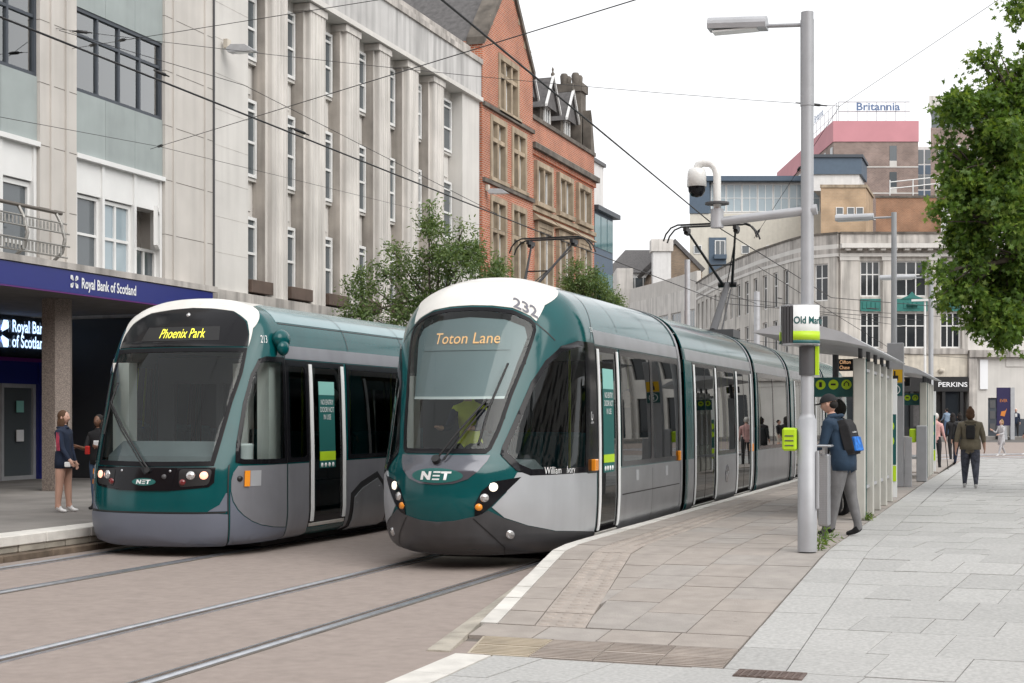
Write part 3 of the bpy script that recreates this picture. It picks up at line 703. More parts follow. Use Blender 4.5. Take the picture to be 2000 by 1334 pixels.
for i in range(14):
    pass
t.words('lettering', 'Toton Lane', .19, .02, 2.53, 'led_orange', -.045, dd, squeeze=1.0)
def on(S, V, o): return tuple(t.pt([S], [V], np.array([o]))[0])
w = MB()
w.tube([on(.0, 1.12, .03), on(.02, 1.16, .06), on(.20, 1.46, .07), on(.42, 1.78, .06)], .013, 6); w.tube([on(.07, 1.12, .03), on(.10, 1.18, .05), on(.26, 1.46, .06), on(.44, 1.74, .05)], .010, 6)
w.tube([on(.40, 1.30, .03), on(.46, 1.72, .045), on(.60, 2.20, .03)], .014, 6); w.tube([on(.40, 1.30, .012), on(.455, 1.72, .02), on(.60, 2.20, .012)], .008, 4)
w.tube([on(-.02, 1.12, .0), on(-.02, 1.12, .06)], .05, 10); w.build('windscreen_wiper', 'black', root)
for Y in (18.0, 19.5, 21.0, 22.4, 23.1, 23.9, 26.0, 26.7, 27.3, 29, 31): MB().tube([(-5.98 + (.45 if Y < 22 else .75), Y, .36), (-5.98 + (.45 if Y < 22 else .75), Y, 2.58)], .018, 6).build('grab_pole', 'hivis', root)
pantograph(root, -5.98, 29.5, 3.39, 5.72)

# ======== the older tram on the far track
root = thing('tram', (-10.0, 14.95, 0), 'older teal tram numbered 213 with upright black face beside the bank platform', 'tram', 'trams at the stop')
t = Tram(T213, -10.0, root); T = T213; VM = T.vmax
mask = [(0, 2.51), (1.06, 2.51), (1.07, 2.66), (1.03, 2.84), (.82, 3.03), (.4, 3.11), (0, 3.145)]
ws = [(0, 1.02), (.84, 1.03), (.89, 1.4), (.945, 1.8), (1.03, 2.17), (1.06, 2.49), (0, 2.495)]
WS = closed(ws); WSi = inset(WS, .055); WSh = inset(WS, .03)
sw = [(1.085, 1.07), (1.065, 1.3), (1.09, 1.8), (1.16, 2.16), (1.28, 2.35), (1.46, 2.385), (2.16, 2.385), (2.16, 1.035), (1.19, 1.045)][::-1]
SWi = inset(sw, .06); SWh = inset(sw, .03)
Zw0, Zw1, Zb = 1.12, 2.42, 2.62
m1w = [(16.36, 16.95), (18.12, 19.95), (19.95, 21.3)]; m1d = [(16.95, 18.05)]
t.shell(-1, T.sy(21.6), [WSh, SWh] + hole_list(t, m1w, m1d, Zw0, Zw1), 'body_shell', 'teal_paint')
t.patch('windscreen_frame', WS, 'frit', .010, holes=[WSi], both=False)
t.patch('windscreen', WSi, 'cab_glass', .005, both=False, skirt=False)
mk = t.patch('destination_mask', closed(mask), 'black_gloss', .011, both=False)[0]
dd = t.patch('destination_display', [(-.60, 2.585), (.62, 2.585), (.60, 2.775), (-.58, 2.775)], 'black', .014, both=False, parent=mk)[0]
t.words('lettering', 'Phoenix Park', .185, .04, 2.675, 'led_yellow', .0175, dd, squeeze=.72)
t.lamp('marker_lamp', .0, 2.97, .035, 'lamp_clear', .016, both=False)
cap = [(0, 3.16), (.42, 3.125), (.84, 3.045), (1.06, 2.85), (1.085, 2.66), (1.075, 2.505), (1.16, 2.75), (1.55, 2.98), (2.1, 3.2), (2.75, 3.45), (2.75, VM - .01), (0, VM - .01)]
t.patch('roof_cap', closed(cap), 'cream_white', .009, both=False)
strip = [(0, .735), (.4, .735), (.8, .775), (.86, .83), (.86, 1.012), (0, 1.012)]
st = t.patch('headlight_strip', closed(strip), 'black_gloss', .009, both=False)[0]
cp = [(0, .728), (.36, .732), (.42, 1.0), (0, 1.0)]
ct = t.patch('centre_flap', closed(cp), 'black_gloss', .016, both=False, parent=st)[0]
hb = t.patch('headlight', roundpoly([(.46, .775), (.80, .80), (.83, .99), (.45, .99)], .05), 'black', .013)
t.lamp('lamp', .74, .915, .050, 'lamp_rose', .020, hb); t.lamp('lamp', .59, .915, .055, 'lamp_clear', .020, hb); t.lamp('lamp', .50, .835, .040, 'lamp_red', .018, hb)
ov = [(.165 * math.cos(a), .835 + .045 * math.sin(a)) for a in [i * math.pi / 14 for i in range(28)]]
em = t.patch('emblem', ov, 'sticker_teal', .022, both=False, parent=ct, label='small oval emblem on the black flap')[0]
net(t, 0, .835, .052, 'sticker_white', em, .025)
for s_ in (-.34, .34): t.lamp('bolt', s_, .965, .016, 'steel', .020, both=False, depth=.006)
t.lamp('bolt', .27, .90, .032, 'dark_grey', .020, both=False)
bp = [(0, 0), (1.03, 0), (1.02, .44), (.9, .452), (0, .452)]
t.patch('bumper', closed(bp), 'skirt_grey', .022, both=False)
t.patch('bumper_gap', closed([(0, .454), (1.0, .456), (1.0, .475), (0, .475)]), 'black', .006, both=False, skirt=False)
t.patch('lower_corner', [(.80, .48), (.93, .56), (1.0, .70), (1.03, .70), (1.03, .48)], 'skirt_grey', .007)
t.patch('panel_seam', [(1.03, .0), (1.045, .0), (1.02, 1.04), (1.005, 1.04)], 'black', .012, skirt=False)
t.patch('side_skirt', [(1.06, .0), (2.16, .0), (2.16, .225), (1.8, .25), (1.52, .29), (1.35, .34), (1.225, .41), (1.14, .49), (1.08, .59), (1.05, .71)], 'skirt_grey', .009)
sv = [(1.13, 1.025), (1.075, .94), (1.055, .85), (1.06, .72), (1.09, .60), (1.15, .50), (1.23, .42), (1.35, .35), (1.52, .30), (1.8, .26), (2.15, .235), (2.15, 1.025)]
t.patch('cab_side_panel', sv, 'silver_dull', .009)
t.patch('cab_window_frame', sw, 'black_gloss', .011, holes=[SWi]); t.patch('cab_side_window', SWi, 'cab_glass', .006, skirt=False)
t.patch('panel_seam', [(2.155, .02), (2.168, .02), (2.168, 2.42), (2.155, 2.42)], 'black', .013, skirt=False)
t.patch('access_hatch', [(1.31, .775), (1.49, .775), (1.49, .965), (1.31, .965)], 'silver_pale', .013)
t.patch('side_indicator', [(1.215, .775), (1.29, .775), (1.29, .965), (1.215, .965)], 'lamp_amber', .03)
t.lamp('camera_socket', 1.16, .87, .04, 'black', .014)
t.words('fleet_number', '213', .14, 1.42, 2.60, 'sticker_white', .012)
b = MB(); b.ball((-8.83, 16.25, 2.69), (.10, .17, .13)); b.ball((-8.78, 16.2, 2.58), (.07, .11, .10)); b.build('mirror_camera', 'teal_paint', root)
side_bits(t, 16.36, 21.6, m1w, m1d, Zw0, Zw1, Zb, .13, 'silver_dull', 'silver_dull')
for y in (18.25, 20.2): t.patch('roof_seam', [(T.sy(y), 2.55), (T.sy(y) + .013, 2.55), (T.sy(y) + .013, VM - .05), (T.sy(y), VM - .05)], 'black', .008, skirt=False)
t.patch('roof_panel', [(2.2, 2.87), (T.sy(21.55), 2.87), (T.sy(21.55), VM - .02), (2.8, VM - .02), (2.8, 3.48), (2.3, 3.28)], 'roof_pale', .004)
t.patch('roof_seam', [(T.sy(16.4), 2.84), (T.sy(21.6), 2.84), (T.sy(21.6), 2.855), (T.sy(16.4), 2.855)], 'black', .003, skirt=False)
wc = [(T.sy(18.22), .0), (T.sy(19.34), .0), (T.sy(19.34), .38), (T.sy(19.2), .64), (T.sy(19.05), .74), (T.sy(18.55), .62), (T.sy(18.28), .50)]
t.patch('wheel_arch', inset(wc, -.09), 'black', .011); wcov = t.patch('wheel_cover', wc, 'silver_paint', .030)
for s_, v_ in ((18.34, .08), (19.25, .08), (18.34, .42), (19.1, .62)): t.lamp('bolt', T.sy(s_), v_, .014, 'steel', .030, wcov, depth=.005)
dn = t.patch('door_notice', t.rect(17.26, 17.72, 1.02, 2.18), 'sticker_teal', .004, both=False)[0]
t.patch('notice_panel', t.rect(17.26, 17.72, 2.0, 2.18), 'sticker_mint', .007, both=False, parent=dn)
t.patch('notice_panel', t.rect(17.26, 17.72, 1.12, 1.24), 'lime', .007, both=False, parent=dn)
for i, s_ in enumerate(('NO ENTRY', 'DOOR NOT', 'IN USE')): t.words('lettering', s_, .10, T.sy(17.49), T.vz(1.90 - i * .10), 'sticker_white', .009, dn, squeeze=.75)
for i in range(4): t.lamp('notice_symbol', T.sy(17.32 + i * .11), T.vz(1.06), .035, 'sticker_white', .008, dn, both=False, depth=.002)
for a, c, w, d in [(21.85, 27.6, [(22.2, 23.4), (25.4, 27.3)], [(23.5, 25.3)]), (27.85, 31.6, [(28.1, 29.7), (29.7, 31.4)], []), (31.85, 37.6, [(32.1, 33.6), (35.7, 37.4)], [(33.8, 35.6)]), (37.85, 43.5, [(38.1, 40.2), (40.2, 43.2)], [])]:
    t.shell(T.sy(a), T.sy(c), hole_list(t, w, d, Zw0, Zw1), 'body_shell', 'teal_paint')
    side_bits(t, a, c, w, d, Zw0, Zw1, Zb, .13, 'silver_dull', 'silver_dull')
for a, c in ((21.6, 21.85), (27.6, 27.85), (31.6, 31.85), (37.6, 37.85)): bellows(t, a, c, 3.2)
MB().box(-11.1, -8.9, 43.5, 43.6, .14, 2.9).build('rear_wall', 'teal_paint', root)
MB().box(-10.9, -9.1, 16.2, 43.4, .05, .28).build('underframe', 'rubber', root)
tram_inside(t, 16.6, 43, seats=[(18.3, 1), (19.1, 1), (20.0, -1), (20.7, -1), (28.3, 1), (29.4, -1)])
b = MB(); b.prism([(15.22, .9), (15.3, 1.22), (15.62, 1.40), (15.8, 1.32), (15.8, .4), (15.2, .4)], -10.75, -9.15, 'x'); b.build('driver_desk', 'dash_grey', root)
b = MB(); b.box(-10.95, -10.7, 16.7, 16.76, .36, 2.5); b.box(-9.3, -9.05, 16.7, 16.76, .36, 2.5); b.box(-10.7, -9.3, 16.7, 16.76, 2.15, 2.5); b.box(-10.7, -9.3, 16.7, 16.76, .36, 1.15); b.box(-10.05, -9.95, 16.7, 16.76, 1.15, 2.15); b.build('cab_bulkhead', 'interior_dark', root)
for q in ((-10.98, -10.74, 15.72, 15.9), (-9.15, -8.98, 16.2, 16.5), (-9.62, -9.40, 16.4, 16.55)): MB().box(*q, 1.0, 2.4).build('cab_lining', 'interior_pale', root)
b = MB(); b.lathe([(.05, 0), (.05, .3), (.035, .34), (.02, .36), (.02, .42)], (-9.25, 16.55, 1.32), 10); b.build('fire_extinguisher', 'red', root)
b = MB(); b.lathe([(.11, 0), (.12, .22), (.125, .23), (.10, .25)], (-9.2, 15.95, 1.12), 12); b.build('paper_tub', 'sticker_white', root)
MB().box(-9.5, -9.0, 15.6, 16.3, 1.08, 1.12).build('cab_shelf', 'interior_dark', root)
b = MB(); b.box(-9.85, -9.4, 15.95, 16.4, .75, .85); b.prism([(16.38, .85), (16.46, .85), (16.52, 1.55), (16.44, 1.55)], -9.85, -9.4, 'x'); b.build('driver_seat', 'interior_dark', root)
w = MB()
w.tube([on(.06, .98, .03), on(.0, 1.04, .055), on(-.45, 1.48, .06), on(-.80, 1.80, .05)], .014, 6); w.tube([on(.02, .98, .03), on(-.04, 1.03, .05), on(-.47, 1.45, .055), on(-.80, 1.76, .045)], .010, 6)
w.tube([on(-.83, 1.40, .03), on(-.80, 1.78, .045), on(-.78, 2.05, .03)], .013, 6); w.tube([on(.05, .97, .0), on(.05, .97, .05)], .04, 8); w.build('windscreen_wiper', 'black', root)
for Y in (17.1, 17.9, 19.4, 20.9, 23.6, 25.2): MB().tube([(-9.4, Y, .36), (-9.4, Y, 2.58)], .018, 6).build('grab_pole', 'hivis', root)
pantograph(root, -10.0, 31.2, 3.23, 5.80, -1)
# ---------------------------------------------------------------- buildings
mat('portland', (.63, .60, .565), .85, var=.12, scale=.8, streak=.32, bump=.15, bscale=30, detail=8)
mat('portland_clean', (.62, .60, .57), .85, var=.07, scale=.7, streak=.10, bump=.1, bscale=30)
mat('portland_dirty', (.47, .44, .41), .9, var=.3, scale=1.1, streak=.5, bump=.3, bscale=25, detail=9)
mat('soot_shade_stone', (.40, .365, .33), .9, var=.3, scale=1.0, streak=.4, bump=.2, bscale=25, detail=9)
mat('frieze_stone', (.52, .51, .50), .9, var=.18, scale=.6, streak=.45, bump=.2, bscale=25, detail=9)
mat('pier_stone', (.56, .53, .495), .8, var=.06, scale=1.2, streak=.12)
mat('spandrel_green', (.33, .37, .365), .7, var=.06, scale=2, streak=.1, rnd=.04)
mat('mosaic', (.24, .20, .175), .9, var=.45, scale=60, detail=2)
mat('navy', (.012, .02, .17), .35, var=.03)
mat('purple', (.12, .015, .16), .4, var=0)
mat('soffit', (.13, .12, .115), .9, var=.15)
mat('upvc', (.74, .74, .73), .4, var=.03)
mat('frame_dark', (.05, .06, .075), .45, var=.03)
mat('curtain', (.62, .68, .64), .9, var=.08, scale=4)
mat('window_dark', (.022, .026, .03), .04, var=0, spec=.7)
mat('window_mid', (.09, .105, .115), .05, var=0, spec=1.0)
mat('window_sky', (.33, .40, .44), .06, var=0, spec=.8)  # pale base colour stands in for sky reflected in the panes
mat('window_teal', (.06, .16, .18), .06, var=0, spec=.8)
mat('planter_brown', (.10, .07, .055), .8, var=.2)
mat('slate', (.10, .095, .095), .75, var=.25, scale=6, bump=.4, bscale=18)
mat('stone_trim', (.36, .29, .21), .9, var=.25, scale=2, streak=.35, bump=.2)
mat('stone_black', (.12, .105, .09), .9, var=.4, scale=2, bump=.3)
mat('lit_blue', (.6, .75, 1), .5, var=0, emit=(.5, .68, 1), estr=1.5)
mat('sign_white', (.82, .83, .85), .5, var=0)
mat('bronze_rail', (.17, .15, .13), .45, metal=.6, var=.1)
mat('mesh_steel', (.33, .32, .30), .5, metal=.5, var=.2, scale=30)
brickmat('red_brick', (.47, .12, .048), (.35, .085, .04), (.44, .33, .26), ms=.013)
brickmat('brown_brick', (.30, .215, .185), (.24, .17, .15), (.34, .29, .26), bw=.45, bh=.15, ms=.02)
brickmat('tan_brick', (.46, .32, .20), (.43, .30, .19), (.46, .36, .26), bw=.45, bh=.15, ms=.015)
brickmat('rust_brick', (.33, .16, .085), (.27, .13, .07), (.36, .26, .19), bw=.3, bh=.1)
brickmat('old_brick', (.22, .165, .12), (.30, .22, .15), (.26, .22, .18), bw=.3, bh=.1)
glass('clear_pane', (.66, .72, .72), 1.5, boost=4.5)
glass('shelter_glass', (.86, .90, .89), 1.5, boost=1.2)

def facade(par, tf, a0, a1, z0, z1, ops, m, name='wall', n0=-.35, n1=0.):
    A = sorted({a0, a1, *[o[0] for o in ops], *[o[1] for o in ops]}); Z = sorted({z0, z1, *[o[2] for o in ops], *[o[3] for o in ops]})
    A = [a for a in A if a0 <= a <= a1]; Z = [z for z in Z if z0 <= z <= z1]; b = MB(tf)
    for i in range(len(A) - 1):
        run = None
        for j in range(len(Z) - 1):
            ac, zc = (A[i] + A[i + 1]) / 2, (Z[j] + Z[j + 1]) / 2
            solid = not any(o[0] < ac < o[1] and o[2] < zc < o[3] for o in ops)
            if solid: run = (run[0], Z[j + 1]) if run else (Z[j], Z[j + 1])
            if run and (not solid or j == len(Z) - 2): b.box(A[i], A[i + 1], n0, n1, *run); run = None
    return b.build(name, m, par)
def window(par, tf, a0, a1, z0, z1, n=-.2, fm='upvc', cols=2, rows=2, fw=.06, gm='window_dark', pane=True, rz=None, name='window', sill=None):
    b = MB(tf); d0, d1 = n - .04, n + .04
    b.box(a0, a0 + fw, d0, d1, z0, z1); b.box(a1 - fw, a1, d0, d1, z0, z1); b.box(a0 + fw, a1 - fw, d0, d1, z0, z0 + fw); b.box(a0 + fw, a1 - fw, d0, d1, z1 - fw, z1)
    ca = [a0 + fw + (a1 - a0 - 2 * fw) * i / cols for i in range(cols + 1)]; cz = [z0 + fw + (z1 - z0 - 2 * fw) * i / rows for i in range(rows + 1)]
    if rz: cz = [z0 + fw] + [z0 + (z1 - z0) * r for r in rz] + [z1 - fw]
    h = fw * .4
    for c in ca[1:-1]: b.box(c - h, c + h, d0 + .01, d1 - .01, z0 + fw, z1 - fw)
    for z in cz[1:-1]: b.box(a0 + fw, a1 - fw, d0 + .012, d1 - .012, z - h, z + h)
    w = b.build(name, fm, par)
    if pane:
        for i in range(cols):
            for j in range(len(cz) - 1): MB(tf).box(ca[i], ca[i + 1], n - .022, n - .012, cz[j], cz[j + 1]).build('pane', gm, w)
    else: MB(tf).box(a0 + fw, a1 - fw, n - .022, n - .012, z0 + fw, z1 - fw).build('pane', gm, w)
    if sill: MB(tf).box(a0 - .06, a1 + .06, n, .07, z0 - .09, z0 - .004).build('sill', sill, w)
    return w
def left(X0): return lambda a, n, z: (X0 + n, a, z)
CT, ST = math.cos(TH), math.sin(TH)
def W(u, d, z): return (u * CT - d * ST, u * ST + d * CT, z)
def facing(D): return lambda a, n, z: W(a, D - n, z)          # a wall square to the view of the square

# ---- bank building
tf = left(-16.9); Rt = thing('bank_building', (-18.5, 22, .3), 'post-war pale stone office block with grey-green panels above a bank', 'building')
bays = [(14.8, 17.84), (18.93, 21.94), (23.03, 26.04)]
piers = [(12.5, 14.8), (17.84, 18.93), (21.94, 23.03), (26.04, 27.93)]
for a, c in piers:
    b = MB(tf); b.box(a, c, -.6, 0, 4.5, 15.5); b.build('pier', 'pier_stone', Rt)
    for s_ in ((a + .28, a + .36), (c - .36, c - .28)): MB(tf).box(*s_, .0, .04, 4.5, 15.5).build('pier_rib', 'pier_stone', Rt)
    for z in np.arange(5.55, 15.4, 1.15): MB(tf).box(a - .001, c + .001, -.3, .003, z, z + .012).build('joint_line', 'joint', Rt)
for bi, (a, c) in enumerate(bays):
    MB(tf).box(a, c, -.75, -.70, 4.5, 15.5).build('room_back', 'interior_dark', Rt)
    for z0, z1 in ((6.75, 7.95), (9.57, 10.9), (12.5, 13.9)):
        for i in range(3):
            p0 = a + (c - a) * i / 3; p1 = a + (c - a) * (i + 1) / 3
            MB(tf).box(p0 + (.004 if i else 0), p1 - .004, -.42, -.06, z0, z1).build('spandrel_panel', 'spandrel_green', Rt)
    for z0, z1 in ((7.95, 9.57), (10.9, 12.5)):
        window(Rt, tf, a, c, z0, z1, -.12, 'frame_dark', 4, 2, .07, 'clear_pane', rz=[.68])
        cu = MB(tf); k = 40
        for q0, q1 in ((a + .08, a + .75), (c - .8, c - .08)):
            vs = [(q0 + (q1 - q0) * i / k, -.185 + .03 * math.sin(i * 1.3), z) for i in range(k + 1) for z in (z0 + .06, z1 - .06)]
            cu.add(vs, [(2 * i, 2 * i + 1, 2 * i + 3, 2 * i + 2) for i in range(k)], 0, True)
        cu.build('curtain', 'curtain', Rt)
    MB(tf).box(a, c, -.5, .02, 6.66, 6.75).build('bay_ledge', 'upvc', Rt)
    MB(tf).box(a, c, -.45, -.10, 6.02, 6.66).build('bay_head_panel', 'upvc', Rt)
    for q in (a + .02, a + (c - a) * .30, a + (c - a) * .66, c - .1): MB(tf).box(q, q + .08, -.3, -.06, 4.5, 6.66).build('bay_mullion', 'upvc', Rt)
    if bi == 2:
        window(Rt, tf, a + .1, a + (c - a) * .30, 4.5, 6.0, -.2, 'upvc', 1, 2, .06, 'window_mid'); window(Rt, tf, a + (c - a) * .30 + .08, a + (c - a) * .66, 4.5, 6.0, -.2, 'upvc', 2, 2, .07, 'window_sky')
        window(Rt, tf, a + (c - a) * .66 + .08, c - .1, 4.5, 5.2, -.2, 'upvc', 2, 1, .06, 'window_mid')
        hy = c - .12                              # casement swung open towards the street
        tfo = lambda q, n, z: (-16.9 - .1 + (hy - q) * .62 * -1 * -1, hy - (hy - q) * .78, z)
        window(Rt, lambda q, n, z: (-17.0 + (hy - q) * .5 + n * .86, q + (hy - q) * .14 + n * .5, z), a + (c - a) * .66 + .08, hy, 5.22, 6.02, 0, 'upvc', 2, 1, .07, 'window_dark', name='open_casement')
    else:
        for i in range(3): window(Rt, tf, a + .1 + i * .95, a + 1.05 + i * .95, 4.5, 6.0, -.2, 'upvc', 1, 2, .09, 'window_mid', rz=[.25])
MB(tf).box(12.5, 27.93, -6, -.6, 4.4, 15.5).build('body', 'pier_stone', Rt)
# canopy with fascia and lettering
MB().box(-21.2, -16.40, 12.5, 27.05, 3.97, 4.40).build('canopy', 'soffit', Rt)
MB().box(-21.2, -16.30, 12.5, 27.15, 4.40, 4.52).build('canopy_ledge', 'portland_dirty', Rt)
fa = MB().box(-16.395, -16.33, 12.5, 27.0, 3.98, 4.385).build('fascia', 'navy', Rt)
MB().box(-16.38, -16.325, 12.5, 27.0, 3.955, 3.975).build('fascia_trim', 'purple', fa)
def flower(mb, o, ux, uy, r):
    """eight chunky arrow blocks round a square"""
    o, ux, uy = Vector(o), Vector(ux), Vector(uy)
    for k in range(4):
        c, s_ = [(1, 0), (0, 1), (-1, 0), (0, -1)][k]
        for P in ([(.25, .12), (1, .42), (1, .95), (.25, .40)], [(.25, -.12), (1, -.42), (1, -.95), (.25, -.40)]):
            mb.add([tuple(o + ux * ((x * c - y * s_) * r) + uy * ((x * s_ + y * c) * r)) for x, y in P], [(0, 1, 2, 3)])
def wall_text(par, txt, X, Y, Z, size, m, squeeze=1., dep=.02, bold=0., align='CENTER'):
    v, f = text2d(txt, size, squeeze=squeeze, bold=bold, align=align); n = len(v); b = MB()
    b.add([(X + dep, Y + x, Z + y) for x, y in v], f); return b.build('lettering', m, par)
wall_text(fa, 'Royal Bank of Scotland', -16.34, 23.26, 4.175, .27, 'sign_white', .70, .02, .006)
b = MB(); flower(b, (-16.318, 22.17, 4.19), (0, 1, 0), (0, 0, 1), .115); b.build('bank_symbol', 'sign_white', fa)
for Y in (14.9, 19.0, 23.1, 27.3):
    b = MB(); b.lathe([(.30, 0), (.30, 3.67)], (-17.4, Y, .30), 6, smooth=False); b.build('pillar', 'mosaic', Rt)
# shopfront behind the pillars
sf = MB(); sf.box(-21.3, -21.1, 12.5, 28, 3.05, 3.97); sf.build('shop_header', 'window_dark', Rt)
MB().box(-21.25, -21.02, 12.5, 28, 2.45, 2.95).build('shop_band', 'navy', Rt); MB().box(-21.25, -21.0, 12.5, 28, 2.95, 3.03).build('shop_trim', 'purple', Rt)
lt = left(-21.1)
for i, (a, c) in enumerate(((20, 22.4), (22.4, 24.8), (24.85, 26.0), (26.02, 27.2))):
    w_ = window(Rt, lt, a, c, .3, 2.45, .0, 'galvanised', 2 if i != 3 else 1, 1, .09, 'window_mid', name='shop_door' if i == 2 else 'shop_window')
MB().box(-21.2, -20.95, 27.2, 27.9, .3, 2.95).build('blue_panel', 'navy', Rt); MB().box(-20.95, -20.9, 27.88, 27.96, .3, 3.0).build('purple_edge', 'purple', Rt)
for z, m in ((1.95, 'sticker_mint'), (1.3, 'sign_white')): MB().box(-21.05, -21.03, 26.5, 26.74, z - .14, z + .12).build('notice', m, Rt)
MB().box(-21.05, -21.03, 25.3, 25.6, 1.7, 2.1).build('notice', 'sticker_white', Rt)
for s_, z in (('Royal Bank', 3.72), ('of Scotland', 3.38)): wall_text(Rt, s_, -21.06, 26.35, z, .38, 'lit_blue', .72, .02, .006, 'LEFT')
b = MB(); flower(b, (-21.05, 25.95, 3.55), (0, 1, 0), (0, 0, 1), .30); b.build('bank_symbol', 'lit_blue', Rt)
MB().box(-21.2, -17.1, 27.96, 28.06, .3, 3.97).build('end_wall_shade', 'interior_dark', Rt)  # dark panel standing in for the deep shade under the canopy
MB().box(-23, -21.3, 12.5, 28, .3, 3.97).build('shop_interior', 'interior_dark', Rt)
cm = MB().box(-20.4, -20.3, 29.1, 29.75, 1.0, 2.3).build('cash_sign', 'navy', Rt, label='navy cash machine sign with white symbol')
b = MB(); flower(b, (-20.285, 29.25, 2.05), (0, 1, 0), (0, 0, 1), .11); b.build('bank_symbol', 'sign_white', cm)
MB().box(-20.5, -20.2, 29, 29.8, .3, 1.0).build('cash_machine', 'galvanised', Rt)
# balcony of curved bars
bl_ = thing('balcony_railing', (-16.8, 21, 4.52), 'bellied metal balcony railing with mesh panels above the bank canopy', 'railing')
for k in range(8):
    y = 14.6 + k * 1.05
    MB().tube([(-16.75 + .10, y, 4.52), (-16.42, y, 4.7), (-16.36, y, 4.95), (-16.45, y, 5.25), (-16.55, y, 5.42)], .035, 6).build('baluster', 'mesh_steel', bl_)
for x, z, r in ((-16.55, 5.44, .035), (-16.42, 4.62, .016), (-16.37, 4.82, .016), (-16.38, 5.05, .016), (-16.44, 5.24, .016)):
    MB().tube([(x, 14.2, z), (x, 22.1, z)], r, 6).build('handrail' if r > .03 else 'rail', 'bronze_rail' if r > .03 else 'mesh_steel', bl_)
for x, z0, z1 in ((-16.39, 4.64, 4.80), (-16.375, 5.07, 5.2)):
    for k in range(7):
        b = MB(); y0 = 14.65 + k * 1.05
        for i in range(10): b.box(x - .004, x + .004, y0 + i * .1, y0 + i * .1 + .05, z0, z1)
        b.build('mesh_panel', 'mesh_steel', bl_, kind='stuff')

# ---- stone offices with giant pilasters
Rt = thing('stone_office_building', (-18, 36, .3), 'pale stone office building with tall fluted pilasters and sash windows', 'building')
cols = [(30.53, 31.4), (32.48, 33.44), (34.57, 35.47), (36.66, 37.5), (38.67, 39.56), (40.66, 41.58)]
gaps = [(29.46, 30.53), (31.4, 32.48), (33.44, 34.57), (35.47, 36.66), (37.5, 38.67), (39.56, 40.66), (41.58, 43.16)]
MB(tf).box(27.95, 29.46, -.6, .02, 4.5, 12.2).build('end_pier', 'portland_clean', Rt); MB(tf).box(43.16, 44.7, -.6, .02, 4.5, 12.2).build('end_pier', 'portland_clean', Rt)
for a, c in cols:
    P = [(a, -.5), (a, -.12), (a + .10, -.12), (a + .10, .0)]; w = (c - a - .14) / 5
    for i in range(5):
        q = a + .10 + i * w; P += [(q + .02, .04), (q + w * .30, .045), (q + w * .5, .0), (q + w * .7, .045), (q + w - .01, .04)]
    P += [(c, .0), (c, -.5)]
    b = MB(tf); n_ = len(P); v = [(p[0], p[1], z) for z in (4.55, 12.0) for p in P]
    b.add(v, [tuple(range(n_))[::-1], tuple(range(n_, 2 * n_))] + [(i, (i + 1) % n_, n_ + (i + 1) % n_, n_ + i) for i in range(n_)]); b.build('pilaster', 'portland', Rt)
    MB(tf).box(a - .02, c + .02, -.5, .07, 12.0, 12.18).build('pilaster_cap', 'portland', Rt)
    for q in (a - .012, c): MB(tf).box(q, q + .012, -.5, -.13, 4.57, 11.99).build('pilaster_return', 'soot_shade_stone', Rt)  # pilaster sides coloured dark for soot and recess shade together
for i, (a, c) in enumerate(gaps):
    MB(tf).box(a, c, -.75, -.66, 4.5, 12.2).build('bay_back', 'portland', Rt)
    for z0, z1 in ((6.5, 7.35), (9.3, 10.15)):
        MB(tf).box(a + .03, c - .03, -.66, -.46, z0, z1).build('spandrel', 'portland', Rt); MB(tf).box(a + .16, c - .16, -.47, -.43, z0 + .14, z1 - .1).build('spandrel_panel', 'portland_clean', Rt)
        MB(tf).box(a + .02, c - .02, -.66, -.36, z1, z1 + .07).build('window_sill', 'portland_clean', Rt)
    for z0, z1 in ((4.9, 6.48), (7.43, 9.28), (10.23, 11.9)): window(Rt, tf, a + .06, c - .06, z0, z1, -.36, 'upvc', 2, 3, .075, 'window_mid', rz=[.45, .86])
    MB(tf).box(a, c, -.66, -.4, 11.92, 12.2).build('bay_head', 'portland', Rt)
    if i < 5: MB(tf).box(a + .05, c + .1 if i > 0 else c, -.40, .10, 4.62, 4.92).build('planter_box', 'planter_brown', Rt, bevel=.01)
MB(tf).box(27.95, 44.72, -.7, .12, 4.3, 4.56).build('ledge', 'portland_dirty', Rt)
MB(tf).box(27.95, 44.7, -.7, .0, .3, 4.3).build('ground_floor', 'portland_dirty', Rt)
for a in np.arange(29, 44, 3.0): window(Rt, tf, a, a + 2.2, .6, 3.6, .03, 'frame_dark', 2, 1, .08, 'window_dark', name='shop_window')
MB(tf).box(27.95, 44.72, -.8, .16, 12.2, 12.34).build('architrave', 'portland_clean', Rt)
MB(tf).box(27.95, 44.74, -.8, .08, 12.34, 13.45).build('frieze', 'frieze_stone', Rt)
MB(tf).box(27.95, 44.76, -.8, .14, 13.45, 13.62).build('cornice', 'portland_dirty', Rt)
MB(tf).box(27.95, 44.6, -1.2, -.25, 13.62, 14.05).build('parapet', 'portland_dirty', Rt)
MB(tf).box(28.1, 44.6, -9, -.66, .3, 13.6).build('body', 'portland', Rt)
MB(tf).box(27.93, 27.952, -.3, .05, 4.5, 13.0).build('downpipe', 'dark_grey', Rt)
for z in np.arange(5.4, 12, .8): MB(tf).box(27.96, 29.45, .0, .023, z, z + .008).build('joint_line', 'portland_dirty', Rt)

